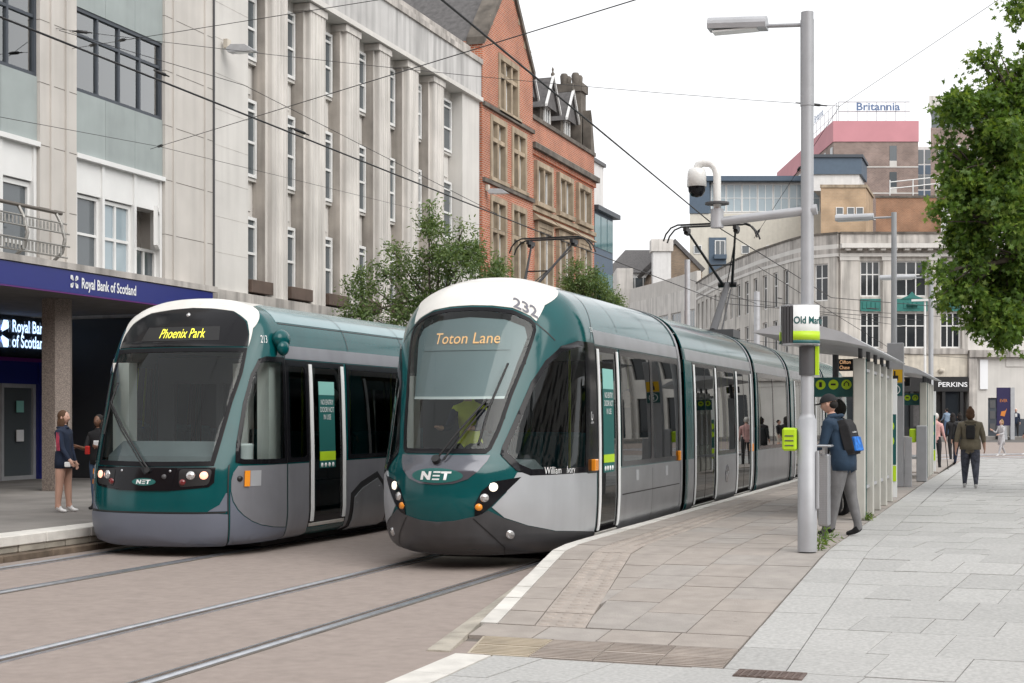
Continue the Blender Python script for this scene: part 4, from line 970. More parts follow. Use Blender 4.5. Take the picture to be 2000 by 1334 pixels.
# ---- red brick building
Rt = thing('red_brick_building', (-18, 52, .3), 'red brick Victorian building with stone mullioned windows, gable and dormers', 'building')
g0, g1, gm = 44.78, 50.05, 47.4
gops = [(46.35, 48.45, 12.35, 14.25), (45.55, 47.15, 9.85, 11.98), (47.72, 49.3, 9.85, 11.98), (45.55, 47.15, 6.2, 9.25), (47.72, 49.3, 6.2, 9.25)]
facade(Rt, tf, g0, g1, .3, 14.3, gops, 'red_brick', n0=-.4, n1=.1)
b = MB(tf); b.add([(a, n, z) for n in (-.4, .1) for a, z in ((g0, 14.3), (g1, 14.3), (gm, 17.2))], [(0, 1, 2), (3, 5, 4), (0, 3, 4, 1), (1, 4, 5, 2), (2, 5, 3, 0)]); b.build('gable', 'red_brick', Rt)
for sg, ga in ((-1, g0), (1, g1)):
    b = MB(tf); b.add([(ga + sg * .06, n, z) for n in (-.45, .2) for z in (14.15, 14.4)] + [(gm, n, z) for n in (-.45, .2) for z in (17.1, 17.4)], [(0, 1, 5, 4), (2, 6, 7, 3), (1, 3, 7, 5), (0, 4, 6, 2), (0, 2, 3, 1), (4, 5, 7, 6)]); b.build('gable_coping', 'stone_black', Rt)
    for k in range(4): MB(tf).box(ga - sg * (.25 + k * .62) - .14, ga - sg * (.25 + k * .62) + .14, .1, .115, 14.35 + k * .70, 14.62 + k * .70).build('kneeler_stone', 'stone_trim', Rt)
def stone_window(a, c, z0, z1, cols=2, tr=.62):
    b = MB(tf); q = .16
    b.box(a - .02, a + q, -.2, .14, z0, z1); b.box(c - q, c + .02, -.2, .14, z0, z1); b.box(a + q, c - q, -.2, .14, z1 - .2, z1); b.box(a - .1, c + .1, -.2, .2, z0 - .16, z0)
    for i in range(1, cols): x = a + (c - a) * i / cols; b.box(x - .08, x + .08, -.2, .10, z0, z1 - .2)
    zt = z0 + (z1 - z0) * tr; b.box(a + q, c - q, -.19, .11, zt - .07, zt + .07)
    w = b.build('window_surround', 'stone_trim', Rt)
    for i in range(cols):
        x0 = a + (c - a) * i / cols + (.16 if i == 0 else .08); x1 = a + (c - a) * (i + 1) / cols - (.16 if i == cols - 1 else .08)
        for zz0, zz1 in ((z0, zt - .07), (zt + .07, z1 - .2)):
            f = MB(tf); f.box(x0, x0 + .06, -.12, -.06, zz0, zz1); f.box(x1 - .06, x1, -.12, -.06, zz0, zz1); f.box(x0 + .06, x1 - .06, -.12, -.06, zz0, zz0 + .06); f.box(x0 + .06, x1 - .06, -.12, -.06, zz1 - .06, zz1); f.build('sash', 'upvc', w)
            MB(tf).box(x0, x1, -.14, -.11, zz0, zz1).build('pane', 'window_mid', w)
for o, k in zip(gops, (3, 2, 2, 2, 2)): stone_window(*o, cols=k)
for z in (12.12, 9.58, 6.0): MB(tf).box(g0, g1, .1, .2, z, z + .14).build('string_course', 'stone_black', Rt)
l0, l1 = 50.05, 58.55
lops = [(50.5, 52.45, 9.72, 11.25), (53.25, 55.15, 9.72, 11.25), (55.85, 57.75, 9.72, 11.25), (50.6, 52.5, 6.4, 9.0), (53.2, 55.1, 6.4, 9.0), (55.9, 57.8, 6.4, 9.0)]
facade(Rt, tf, l0, l1, .3, 12.75, lops, 'red_brick', n0=-.4, n1=0.)
for o in lops: stone_window(*o, cols=2, tr=.9)
for a, c in ((50.5, 52.6), (53.1, 55.2), (55.8, 57.9)):
    b = MB(tf); b.add([(a - .1, .0, 9.3), (c + .1, 0, 9.3), (c + .1, .3, 9.05), (a - .1, .3, 9.05), (a - .1, 0, 9.02), (c + .1, 0, 9.02)], [(0, 1, 2, 3), (3, 2, 5, 4), (0, 3, 4), (1, 5, 2)]); b.build('window_hood', 'stone_trim', Rt)
for i in range(52): MB(tf).box(l0 + .06 + i * .163, l0 + .15 + i * .163, .0, .10, 11.42, 11.62).build('dentil', 'red_brick', Rt)
MB(tf).box(l0, l1 + .15, -.3, .22, 11.64, 11.85).build('cornice', 'stone_black', Rt); MB(tf).box(l0, l1, -.4, .08, 12.75, 12.9).build('parapet_coping', 'stone_black', Rt); MB(tf).box(l0, l1, .0, .1, 9.36, 9.52).build('string_course', 'stone_trim', Rt)
b = MB(tf); b.add([(l0, -.5, 12.7), (l1, -.5, 12.7), (l1, -4.2, 16.6), (l0, -4.2, 16.6), (l0, -8, 12.7), (l1, -8, 12.7)], [(0, 1, 2, 3), (3, 2, 5, 4), (0, 3, 4), (1, 5, 2)]); b.build('roof', 'slate', Rt)
b = MB(tf); b.add([(g0, -.4, 14.3), (gm, -.4, 17.2), (g1, -.4, 14.3), (g0, -9, 14.3), (gm, -9, 17.2), (g1, -9, 14.3)], [(0, 1, 4, 3), (1, 2, 5, 4)]); b.build('roof', 'slate', Rt)
for y in (51.4, 54.2, 56.9):
    z0, hw = 12.9, .72
    b = MB(tf); b.box(y - hw, y + hw, -2.4, -.75, z0, z0 + 1.2); d_ = b.build('dormer', 'stone_black', Rt)
    window(d_, tf, y - .34, y + .34, z0 + .25, z0 + 1.12, -.70, 'upvc', 2, 1, .07, 'window_mid')
    b = MB(tf); A_, B_ = y - hw - .22, y + hw + .22
    b.add([(A_, -.45, z0 + .95), (y, -.45, z0 + 2.3), (B_, -.45, z0 + .95), (A_, -3.2, z0 + .95), (y, -3.2, z0 + 2.3), (B_, -3.2, z0 + .95)], [(0, 1, 4, 3), (1, 2, 5, 4)]); b.build('dormer_roof', 'slate', d_)
    for s0, s1 in ((A_, y), (B_, y)):
        b = MB(tf); b.add([(s0, n, z0 + .95 + e) for n in (-.47, -.38) for e in (.0, .11)] + [(s1, n, z0 + 2.3 + e) for n in (-.47, -.38) for e in (.0, .11)], [(0, 1, 5, 4), (2, 6, 7, 3), (1, 3, 7, 5), (0, 4, 6, 2), (0, 2, 3, 1), (4, 5, 7, 6)]); b.build('bargeboard', 'upvc', d_)
    MB(tf).add([(A_ + .15, -.52, z0 + 1.05), (B_ - .15, -.52, z0 + 1.05), (y, -.52, z0 + 2.2)], [(0, 1, 2)]).build('gable_tiles', 'slate', d_)
    MB(tf).lathe([(.05, 0), (.09, .12), (.03, .2), (.05, .3), (.0, .42)], (y, -.45, z0 + 2.3), 8).build('finial', 'stone_black', d_)
b = MB(tf); b.box(57.75, 58.5, -1.4, -.35, 12.7, 15.4); b.box(57.68, 58.57, -1.48, -.27, 15.4, 15.75); b.build('chimney', 'stone_black', Rt)
for i in range(4): MB(tf).lathe([(.15, 0), (.18, .35), (.13, .45)], (57.85 + (i % 2) * .5, -.62 - (i // 2) * .5, 15.75), 8).build('chimney_pot', 'stone_black', Rt)
b = MB(tf); b.add([(57.9, -.3, 12.8), (58.5, -.3, 12.8), (58.5, .05, 12.8), (57.9, .05, 12.8), (57.9, -.3, 14.6), (58.1, -.3, 14.2), (58.1, .05, 14.2), (57.9, .05, 14.6)], [(0, 1, 5, 4), (1, 2, 6, 5), (2, 3, 7, 6), (4, 5, 6, 7), (0, 4, 7, 3)]); b.build('scroll_stone', 'stone_black', Rt)
MB(tf).box(l0, l1, -8, -.4, .3, 12.7).build('body', 'red_brick', Rt); MB(tf).box(g0, g1, -9, -.4, .3, 14.3).build('body', 'red_brick', Rt)
# roof seen over the stone parapet
b = MB(); b.add([(-18.5, 36, 13.2), (-18.5, 44.7, 13.2), (-22, 44.7, 17.4), (-22, 36, 17.4)], [(0, 1, 2, 3)]); b.add([(-18.5, 44.7, 13.2), (-22, 44.7, 17.4), (-22, 44.7, 13.2)], [(0, 1, 2)]); b.add([(-22, 36, 17.4), (-22, 44.7, 17.4), (-22, 44.7, 13.2), (-22, 36, 13.2)], [(0, 1, 2, 3)])
b.build('slate_roof', 'slate', label='steep slate roof rising behind the stone parapet', cat='roof')
# ---- small glazed block past the red brick building
mat('blue_clad', (.07, .105, .15), .5, var=.06); mat('cream_render', (.60, .57, .50), .85, var=.05, streak=.08); mat('pink_clad', (.56, .25, .28), .7, var=.06, scale=.4)
mat('white_render', (.66, .65, .64), .85, var=.05, streak=.1)
glass('blue_pane', (.25, .42, .48), 1.5, boost=1.5)
Rt = thing('glass_office', (-18, 61, .3), 'small modern block with blue glazed bays and a flat canopy roof', 'building')
MB(tf).box(58.7, 60.9, -5, -.25, .3, 12.7).build('wall', 'white_render', Rt); MB(tf).box(58.7, 61.0, -5, -.15, 12.7, 12.85).build('roof_edge', 'dark_grey', Rt)
MB(tf).box(58.7, 62.3, -2, .15, 10.55, 10.75).build('canopy', 'frame_dark', Rt); MB(tf).box(58.7, 61.9, -2, -.1, .3, 10.55).build('bay', 'blue_clad', Rt)
for z in (9.0, 6.6): 
    for i in range(3): MB(tf).box(58.9 + i * 1.0, 59.8 + i * 1.0, -.1, -.07, z, z + 1.4).build('pane', 'window_teal', Rt)
    MB(tf).box(61.9, 61.93, -1.6, -.2, z, z + 1.4).build('pane', 'window_teal', Rt)
# ---------------------------------------------------------------- the far side of the square
mat('green_trim', (.02, .16, .14), .5, var=.1, scale=5)
mat('cream_paint', (.60, .55, .47), .8, var=.1, streak=.25)
mat('sign_blue', (.10, .16, .30), .5, var=0)
mat('poster_navy', (.02, .015, .07), .4, var=0)
mat('far_white', (.56, .53, .49), .85, var=.16, scale=.6, streak=.5, detail=9)
def wallbox(par, name, m, u0, u1, d0, d1, z0, z1): return MB(W).box(u0, u1, d0, d1, z0, z1).build(name, m, par)
def wallgrid(par, name, m, u0, u1, d0, d1, z0, z1):          # plan follows the street grid, not the view
    k = (d1 - d0) * .352; return MB(W).prism([(u0, d0), (u1, d0), (u1 + k, d1), (u0 + k, d1)], z0, z1, 'z').build(name, m, par)
wallbox(None, 'far_pavement', 'pavement_grey', 6, 60, 87, 92.2, -.02, .50)['kind'] = 'structure'
def run(p0, p1):
    """wall running from p0 to p1 (u, d); its outside lies to the left of that direction"""
    a, b = Vector(p0), Vector(p1); L = (b - a).length; e = (b - a) / L; nn = Vector((-e.y, e.x))
    return (lambda q, n, z: W(a.x + e.x * q + nn.x * n, a.y + e.y * q + nn.y * n, z)), L
Rt = thing('corner_building', W(24, 96, .5), 'weathered pale stone corner building with teal panels above a black shopfront', 'building')
tf = facing(92.0)
cw = [(22.35, 23.65), (24.65, 26.65), (27.5, 28.8)]
ops = [(a, c, 9.45, 11.75) for a, c in cw] + [(a, c, 6.15, 8.45) for a, c in cw]
facade(Rt, tf, 21.0, 29.2, 4.3, 12.2, ops, 'far_white')
for a, c in cw:
    for z0, z1 in ((9.45, 11.75), (6.15, 8.45)): window(Rt, tf, a, c, z0, z1, -.2, 'upvc', 3, 2, .09, 'window_dark', rz=[.62])
    g = MB(tf); g.box(a, c, -.1, .05, 8.5, 9.3); g = g.build('teal_panel', 'green_trim', Rt)
    m_ = (a + c) / 2
    for q in (m_ - .42, m_ - .14, m_ + .14, m_ + .42): MB(tf).box(q - .1, q + .1, .05, .09, 8.68, 9.1).build('panel_moulding', 'green_trim', g)
    if c - a > 1.6:
        b = MB(tf); b.prism([(m_ - .7, 9.3), (m_ + .7, 9.3), (m_ + .25, 9.5), (m_, 9.75), (m_ - .25, 9.5)], -.02, .1, 'y'); b.lathe([(.0, 0), (.36, 0), (.36, .1), (.0, .1)], (m_, .05, 8.85), 14); b.build('panel_crest', 'green_trim', g)
for a, c in ((21.05, 22.2), (23.75, 24.55), (26.75, 27.4), (28.85, 29.2)):
    MB(tf).box(a, c, .0, .16, 6.1, 11.75).build('pilaster', 'far_white', Rt); MB(tf).box(a - .05, c + .05, .0, .22, 11.75, 12.0).build('capital', 'portland_clean', Rt)
def crown(tf, a0, a1):
    MB(tf).box(a0, a1, -.4, .25, 12.0, 12.2).build('architrave', 'portland_clean', Rt); MB(tf).box(a0, a1, -.4, .12, 12.2, 12.5).build('frieze', 'portland_dirty', Rt); MB(tf).box(a0, a1, -.4, .75, 12.5, 12.78).build('cornice', 'portland_clean', Rt)
    MB(tf).box(a0, a1, -.4, .35, 12.78, 13.42).build('parapet', 'portland_dirty', Rt); MB(tf).box(a0, a1, -.45, .42, 13.42, 13.56).build('parapet_coping', 'stone_black', Rt)
    for q in np.arange(a0 + .3, a1 - .2, .75): MB(tf).box(q, q + .3, .12, .6, 12.36, 12.5).build('modillion', 'portland_clean', Rt)
    MB(tf).box(a0, a1, -.3, .2, 5.75, 6.1).build('sill_band', 'portland_dirty', Rt)
    MB(tf).box(a0, a1, -.3, .10, 4.3, 5.75).build('cream_fascia', 'cream_paint', Rt)
crown(tf, 21.0, 29.2)
# rounded corner and the long wing down the side street
pts = [(16.6, 126.0), (16.75, 117), (17.1, 108.0), (17.8, 101), (18.9, 95.2)]
segs = [(pts[i], pts[i + 1]) for i in range(4)] + [((18.9, 95.2), (19.35, 93.5)), ((19.35, 93.5), (21.0, 92.05))]
for k, (p0, p1) in enumerate(segs):
    tw, L = run(p0, p1); nb = max(1, round(L / 2.3)) if k < 4 else (1 if k == 5 else 0); bw = L / max(nb, 1); o = []
    for i in range(nb): a0 = i * bw + bw * .28; a1 = (i + 1) * bw - bw * .28; o += [(a0, a1, 9.2, 11.6), (a0, a1, 5.9, 8.3)]
    facade(Rt, tw, 0, L, .4, 12.2, o, 'far_white')
    for a0, a1, z0, z1 in o: window(Rt, tw, a0, a1, z0, z1, -.18, 'upvc', 2, 2, .08, 'window_dark', pane=False, rz=[.62])
    for i in range(nb):
        if k < 4:
            for q in (i * bw + .12, (i + 1) * bw - .5): MB(tw).box(q, q + .38, 0, .22, 5.9, 11.75).build('pilaster', 'far_white', Rt)
            MB(tw).box(i * bw + bw * .3, (i + 1) * bw - bw * .3, .0, .25, 8.35, 9.15).build('teal_panel', 'green_trim', Rt)
        else:
            b = MB(tw); b.box(.35, L - .35, 0, .35, 8.75, 8.95); b.prism([(.3, 8.95), (L - .3, 8.95), (L / 2, 9.2)], 0, .3, 'y'); b.build('window_pediment', 'far_white', Rt)
    crown(tw, -.1, L + .1)
MB(W).prism([(16.8, 126), (17.0, 117), (17.4, 108), (18.1, 101), (19.2, 95.4), (19.7, 93.9), (21.2, 92.5), (29.2, 92.5), (29.2, 126)], .4, 12.9, 'z').build('body', 'slate', Rt)
# shopfront
MB(tf).box(20.6, 28.9, -.2, .12, .5, 1.1).build('stall_riser', 'black', Rt); MB(tf).box(20.6, 29.2, -.2, .25, 3.35, 4.28).build('shop_fascia', 'black', Rt)
for a, c in ((20.7, 23.4), (23.6, 25.6), (27.6, 28.9)): MB(tf).box(a, c, -.25, .02, 1.1, 3.35).build('shop_glass', 'window_dark', Rt)
MB(tf).box(25.6, 27.6, -.9, -.8, .5, 3.35).build('shop_entrance', 'window_mid', Rt)
for a in (20.6, 23.4, 25.5, 27.55, 28.7): MB(tf).box(a, a + .2, -.2, .2, .5, 3.35).build('shop_post', 'black', Rt)
v, f = text2d('PERKINS', .42, squeeze=1.2, bold=.006); b = MB(tf); b.add([(28.2 + x, .275, 3.78 + y) for x, y in v], f); b.build('lettering', 'sign_white', Rt)
MB(tf).lathe([(.02, 0), (.16, .1), (.2, .25), (.0, .35)], (27.5, .2, 4.5), 10).build('alarm_box', 'cream_paint', Rt)
# neighbour with the recessed entrance
Rt = thing('entrance_building', W(32, 95, .5), 'pale grey stone building with dark panelled door beside the shopfront', 'building')
facade(Rt, tf, 29.25, 40, .5, 13.0, [(30.55, 31.6, .5, 2.95), (31.3, 32.6, 6.3, 8.2), (34, 35.3, 6.3, 8.2), (31.3, 32.6, 9.4, 11.6), (34, 35.3, 9.4, 11.6)], 'portland_clean')
MB(tf).box(30.6, 31.55, -.2, -.12, .5, 2.9).build('door', 'frame_dark', Rt)
for q in (30.7, 31.12):
    for z in (.8, 1.6, 2.3): MB(tf).box(q, q + .34, -.12, -.09, z, z + .5).build('door_panel', 'dark_grey', Rt)
for a, c, z0, z1 in ((31.3, 32.6, 6.3, 8.2), (34, 35.3, 6.3, 8.2), (31.3, 32.6, 9.4, 11.6), (34, 35.3, 9.4, 11.6)): window(Rt, tf, a, c, z0, z1, -.2, 'upvc', 3, 2, .08, 'window_dark')
MB(tf).box(29.25, 29.75, .0, .3, .5, 5.6).build('pilaster', 'portland_dirty', Rt); MB(tf).box(29.25, 40, .0, .4, 5.55, 6.0).build('cornice', 'portland_dirty', Rt); MB(tf).box(31.7, 40, .0, .06, 4.95, 5.5).build('frieze', 'portland_clean', Rt)
MB(tf).box(30.0, 30.5, .0, .12, 3.5, 5.4).build('white_banner', 'sign_white', Rt); MB(tf).box(31.9, 34.5, .02, .5, .5, 1.6).build('railing_wall', 'frame_dark', Rt)
MB(tf).box(29.25, 40, -6, -.36, .5, 13).build('body', 'portland_clean', Rt)
b = thing('poster_stand', W(29.9, 86.8, .35), 'navy poster stand with orange lettering on a grey foot', 'sign'); q = facing(86.8)
MB(q).box(29.35, 30.15, -.06, .06, 1.2, 3.5).build('poster_panel', 'poster_navy', b); MB(q).box(30.16, 30.4, -.1, .1, .35, 3.5).build('side_post', 'pole_grey', b); MB(q).prism([(29.5, .35), (30.0, .35), (29.9, 1.18), (29.4, 1.18)], -.05, .05, 'y').build('foot', 'pole_grey', b)
mat('orange_print', (.6, .2, .03), .5, var=0)
for i, s_ in enumerate(('YOUR', 'BEST', 'EVER')):
    if s_ != 'EVER': continue
    v, f = text2d(s_, .26, squeeze=.8); o_ = MB(q); o_.add([(29.74 + x, .065, 2.7 + y) for x, y in v], f); o_.build('lettering', 'orange_print', b)
o_ = MB(q); o_.prism([(29.55, 1.8), (29.8, 1.75), (29.95, 2.25), (29.85, 2.1), (29.6, 2.05)], .06, .068, 'y'); o_.build('print_shape', 'orange_print', b)
# terraced row beyond the corner building
Rt = thing('terrace_building', W(14, 138, .4), 'long grey stone terrace with plain parapet and grouped windows', 'building')
for p0, p1 in (((12.2, 144.5), (14.2, 137)), ((14.2, 137), (16.55, 126.2))):
    tw, L = run(p0, p1); o = []
    for k in range(3): o += [(.4 + k * L / 3, .4 + k * L / 3 + L / 3 - .8, z, z + 1.7) for z in (5.8, 9.6)]
    facade(Rt, tw, 0, L, .4, 13.2, o, 'portland')
    for a, c, z0, z1 in o: window(Rt, tw, a, c, z0, z1, -.2, 'portland_clean', 3, 1, .1, 'window_mid', pane=False)
    MB(tw).box(-.05, L + .05, -.3, .5, 12.3, 12.8).build('cornice', 'portland', Rt); MB(tw).box(0, L, -.3, .1, 13.2, 14.6).build('parapet', 'pier_stone', Rt)
MB(W).prism([(12.5, 145), (14.6, 137.4), (16.9, 126.6), (30, 127), (30, 146)], .4, 12.5, 'z').build('body', 'slate', Rt)
# old gables and chimneys behind
b = thing('old_brick_gable', W(17, 148, .4), 'mottled brown brick gable wall rising behind the terrace', 'building')
MB(W).prism([(13.8, .4), (19.5, .4), (19.5, 16.6), (16.7, 19.4), (14.6, 17.0), (13.8, 14)], 147, 156, 'y').build('wall', 'old_brick', b); MB(W).prism([(13.6, 17), (16.7, 20.0), (19.8, 16.9), (19.5, 16.6), (16.7, 19.5), (13.9, 16.7)], 146.8, 156, 'y').build('roof', 'slate', b)
b = thing('white_chimney', W(15.3, 145, .4), 'broad white rendered chimney stack with moulded top', 'chimney')
MB(W).box(14.2, 16.0, 144.2, 145.8, .4, 18.4).build('stack', 'white_render', b); MB(W).box(14.0, 16.2, 144, 146, 18.4, 19.6).build('chimney_cap', 'portland', b)
b = thing('slate_hipped_roof_house', W(14, 160, .4), 'distant house with grey hipped slate roof and white windows', 'building')
MB(W).box(10.5, 18.5, 158, 168, .4, 17.6).build('wall', 'white_render', b)
k = MB(W); k.add([(10.2, 157.6, 17.6), (18.8, 157.6, 17.6), (18.8, 168, 17.6), (10.2, 168, 17.6), (12.8, 162, 20.6), (16.5, 162, 20.6)], [(0, 1, 5, 4), (1, 2, 5), (2, 3, 4, 5), (3, 0, 4)]); k.build('roof', 'slate', b)
window(b, facing(158), 12.5, 15.5, 15.6, 17.2, .02, 'upvc', 3, 1, .12, 'window_mid', pane=False)
wallbox(thing('end_chimney_house', W(11.5, 150, .4), 'narrow pale house end with small chimney', 'building'), 'wall', 'portland', 10.9, 12.6, 149, 156, .4, 17.2)
# cream flats with blue top
Rt = thing('apartment_block', W(25, 156, .4), 'cream rendered apartment block with dark blue cladding and glazed top floor', 'building')
tf = facing(150.0)
wallgrid(Rt, 'wall', 'cream_render', 18.6, 33, 150, 165, .4, 23.0); wallgrid(Rt, 'side_cladding', 'blue_clad', 18.55, 20.6, 149.9, 164, 23.02, 26.4); wallgrid(Rt, 'top_roof', 'blue_clad', 18.4, 33.2, 149.6, 165, 26.4, 26.9)
wallgrid(Rt, 'top_floor', 'white_render', 20.6, 32.6, 150.8, 164, 23.02, 26.4)
for i in range(7): window(Rt, tf, 20.9 + i * 1.65, 22.5 + i * 1.65, 23.3, 26.2, -.75, 'upvc', 2, 2, .08, 'window_sky', pane=False)
MB(tf).box(20.6, 22.4, -.1, .12, .4, 20.5).build('blue_strip', 'blue_clad', Rt); MB(tf).box(28.9, 31.2, -.1, .12, .4, 18.3).build('blue_strip', 'blue_clad', Rt)
for z in (8.5, 12.0, 15.6, 19.0):
    for a, c in ((21.2, 22.3), (29.3, 30.9)): window(Rt, tf, a, c, z - .4, z + 1.2, .15, 'upvc', 2, 1, .09, 'window_mid', pane=False); MB(tf).box(a - .1, c + .1, .12, .5, z - .75, z - .3).build('balcony', 'blue_clad', Rt)
    for a in (19.0, 24.0, 26.6, 27.9): window(Rt, tf, a, a + .85, z - .2, z + .7, .03, 'upvc', 1, 1, .08, 'window_mid', pane=False)
Rt = thing('tan_brick_block', W(34, 146, .4), 'tan brick block with small square windows and blue clad rooftop box', 'building')
wallgrid(Rt, 'wall', 'tan_brick', 30.8, 35.3, 143, 150, .4, 24.6); wallgrid(Rt, 'coping', 'stone_trim', 30.7, 35.4, 142.9, 150, 24.6, 24.9); wallgrid(Rt, 'lower_box', 'white_render', 30.9, 35.6, 147, 152, 24.92, 26.6); wallgrid(Rt, 'rooftop_box', 'blue_clad', 30.7, 35.8, 146.8, 152, 26.6, 28.3); wallgrid(Rt, 'box_roof', 'frame_dark', 30.6, 35.9, 146.6, 152, 28.3, 28.6)
for z in (21.9, 17.6):
    for a in (32.3, 33.4, 34.3): window(Rt, facing(143), a, a + .75, z, z + .75, .03, 'upvc', 1, 1, .07, 'window_mid', pane=False)
# hotel tower
Rt = thing('hotel_tower', W(45, 190, .4), 'tall brown brick hotel tower with pink top storey', 'building')
wallbox(Rt, 'wall', 'brown_brick', 40.4, 51.0, 180, 218, .4, 36.3); wallbox(Rt, 'pink_storey', 'pink_clad', 40.3, 51.05, 179.9, 218.1, 36.3, 38.9)
tf = facing(180.0); th_, L = run((40.4, 218), (40.4, 180))
for k in range(8):
    z = 33.6 - k * 3.3
    MB(tf).box(40.4, 51.0, .0, .06, z - .55, z - .4).build('floor_band', 'portland_clean', Rt); MB(th_).box(0, L, .0, .06, z - .55, z - .4).build('floor_band', 'portland_clean', Rt)
    MB(tf).box(47.4, 48.3, -.02, .04, z + .3, z + 2.2).build('window', 'window_mid', Rt); MB(tf).box(47.4, 48.3, -.02, .05, z - .4, z + .3).build('window_panel', 'portland_clean', Rt)
    for i in range(9): MB(th_).box(L - 2 - i * 4.0, L - .6 - i * 4.0, -.02, .05, z + .3, z + 2.2).build('window', 'window_mid', Rt); MB(th_).box(L - 2 - i * 4.0, L - .6 - i * 4.0, -.02, .06, z - .4, z + .3).build('window_panel', 'portland_clean', Rt)
sg = thing('rooftop_sign', W(46, 181, 38.9), 'blue rooftop letters on a light frame above the pink storey', 'sign')
v, f = text2d('Britannia', 1.35, squeeze=1.15, bold=.03); o_ = MB(facing(180.6)); o_.add([(46.1 + x, 0, 40.8 + y) for x, y in v], f); o_.build('lettering', 'sign_blue', sg)
v, f = text2d('Britannia', 1.35, squeeze=1.12, bold=.03); o_ = MB(th_); o_.add([(L - 6 + x, -.6, 40.8 + y) for x, y in v], f); o_.build('lettering', 'sign_blue', sg)
k = MB(W)
for u in np.arange(41.2, 50.8, 1.2): k.tube([(u, 180.9, 38.8), (u, 180.9, 41.5)], .04, 4)
for z in (40.3, 41.5): k.tube([(41.2, 180.9, z), (50.2, 180.9, z)], .06, 4)
for d in np.arange(181, 200, 2.4): k.tube([(41.0, d, 38.8), (41.0, d, 41.4)], .04, 4)
for z in (40.2, 41.4): k.tube([(41.0, 181, z), (41.0, 199, z)], .04, 4)
k.build('sign_frame', 'galvanised', sg)
Rt = thing('blue_glass_tower', W(53, 192, .4), 'narrow blue panelled tower between the hotel and brown tower', 'building')
wallgrid(Rt, 'wall', 'white_render', 51.6, 57, 186, 200, .4, 36.8)
for k in range(9):
    for i in range(4): MB(facing(186)).box(51.8 + i * .9, 52.5 + i * .9, 0, .05, 34.6 - k * 3.3, 36.4 - k * 3.3).build('pane', 'window_mid', Rt); MB(facing(186)).box(51.8 + i * .9, 52.5 + i * .9, 0, .05, 33.2 - k * 3.3, 34.4 - k * 3.3).build('blue_panel', 'blue_clad', Rt)
Rt = thing('rust_brick_block', W(38, 132, .4), 'rust brown brick block with white roof railing', 'building')
wallgrid(Rt, 'wall', 'rust_brick', 33.0, 39.2, 130, 132.5, .4, 21.6); wallgrid(Rt, 'coping', 'stone_black', 32.9, 39.3, 129.9, 132.6, 21.6, 21.8)
k = MB(W)
for z in (22.5, 23.1): k.tube([(34.4, 130.5, z), (39, 130.5, z + .5)], .05, 4)
for u in (34.4, 36.5, 38.6): k.tube([(u, 130.5, 21.7), (u, 130.5, 23.3)], .05, 4)
k.build('roof_railing', 'upvc', Rt)
Rt = thing('brown_tower', W(46, 155, .4), 'brown brick office tower with pale glazed top behind the leafy tree', 'building')
wallgrid(Rt, 'wall', 'brown_brick', 43.8, 56, 150, 165, .4, 32.0); wallgrid(Rt, 'top_glazing', 'window_mid', 43.9, 56, 150.1, 165, 32.0, 33.8); wallgrid(Rt, 'roof_slab', 'portland', 43.6, 56.2, 149.8, 165, 33.8, 35.3)
for k in range(8):
    for i in range(5): window(Rt, facing(150), 44.6 + i * 1.6, 45.5 + i * 1.6, 28.8 - k * 3.2, 30.2 - k * 3.2, .03, 'upvc', 1, 1, .12, 'window_mid', pane=False)
wallgrid(thing('white_block', W(40, 125, .4), 'plain white rendered block beside the rust brick one', 'building'), 'wall', 'white_render', 36.2, 46, 121, 135, .4, 19.6)
# unseen buildings round the square; terrace and street block raised to darken reflections
Rt = thing('square_terrace', (42, 20, .2), 'long pale stone terrace closing the open side of the square', 'building'); tw = lambda a, n, z: (40 - n, a, z)
o = [(a, a + 1.8, z, z + 2.6) for a in np.arange(-60, 60, 4.2) for z in (1.2, 5.2, 9.2, 13.2)]
facade(Rt, tw, -62, 64, 0, 18, o, 'portland_clean')
gl = MB(tw)
for a, c, z0, z1 in o: gl.box(a, c, -.3, -.2, z0, z1)
gl.build('window_panes', 'window_dark', Rt, kind='stuff'); MB(tw).box(-62, 64, -.3, .6, 18, 18.8).build('cornice', 'portland', Rt); MB(tw).box(-62, 64, -8, -.36, 0, 18).build('body', 'portland', Rt)
Rt = thing('unseen_street_block', (0, -28, .2), 'tall unseen red brick block added to darken reflections', 'building'); tw = lambda a, n, z: (a, -24 + n, z)
o = [(a, a + 1.6, z, z + 2.2) for a in np.arange(-40, 40, 3.6) for z in (1.0, 5, 8.6, 12, 15.4, 18.8)]
facade(Rt, tw, -42, 44, 0, 23, o, 'red_brick')
gl = MB(tw)
for a, c, z0, z1 in o: gl.box(a, c, -.3, -.2, z0, z1)
gl.build('window_panes', 'window_dark', Rt, kind='stuff'); MB(tw).box(-42, 44, -8, -.36, 0, 23).build('body', 'red_brick', Rt)

Rt = thing('arcade_building', W(58, 95, .5), 'white stone arcade with tall dark windows past the panelled door', 'building'); tf = facing(92.0)
o = [(a, a + 1.5, z, z + h_) for a in np.arange(41, 78, 2.6) for z, h_ in ((.6, 3.6), (6.2, 2.6), (10.2, 2.4))]
facade(Rt, tf, 40.05, 80, .4, 14.5, o, 'portland_clean')
gl = MB(tf)
for a, c, z0, z1 in o: gl.box(a, c, -.3, -.2, z0, z1)
gl.build('window_panes', 'window_dark', Rt, kind='stuff')
for a in np.arange(40.3, 79, 2.6): MB(tf).box(a, a + .55, 0, .3, .5, 14.0).build('pilaster', 'portland_clean', Rt)
MB(tf).box(40.05, 80, -.3, .7, 14.5, 15.2).build('cornice', 'portland', Rt); MB(tf).box(40.05, 80, -7, -.36, .4, 14.5).build('body', 'portland', Rt)
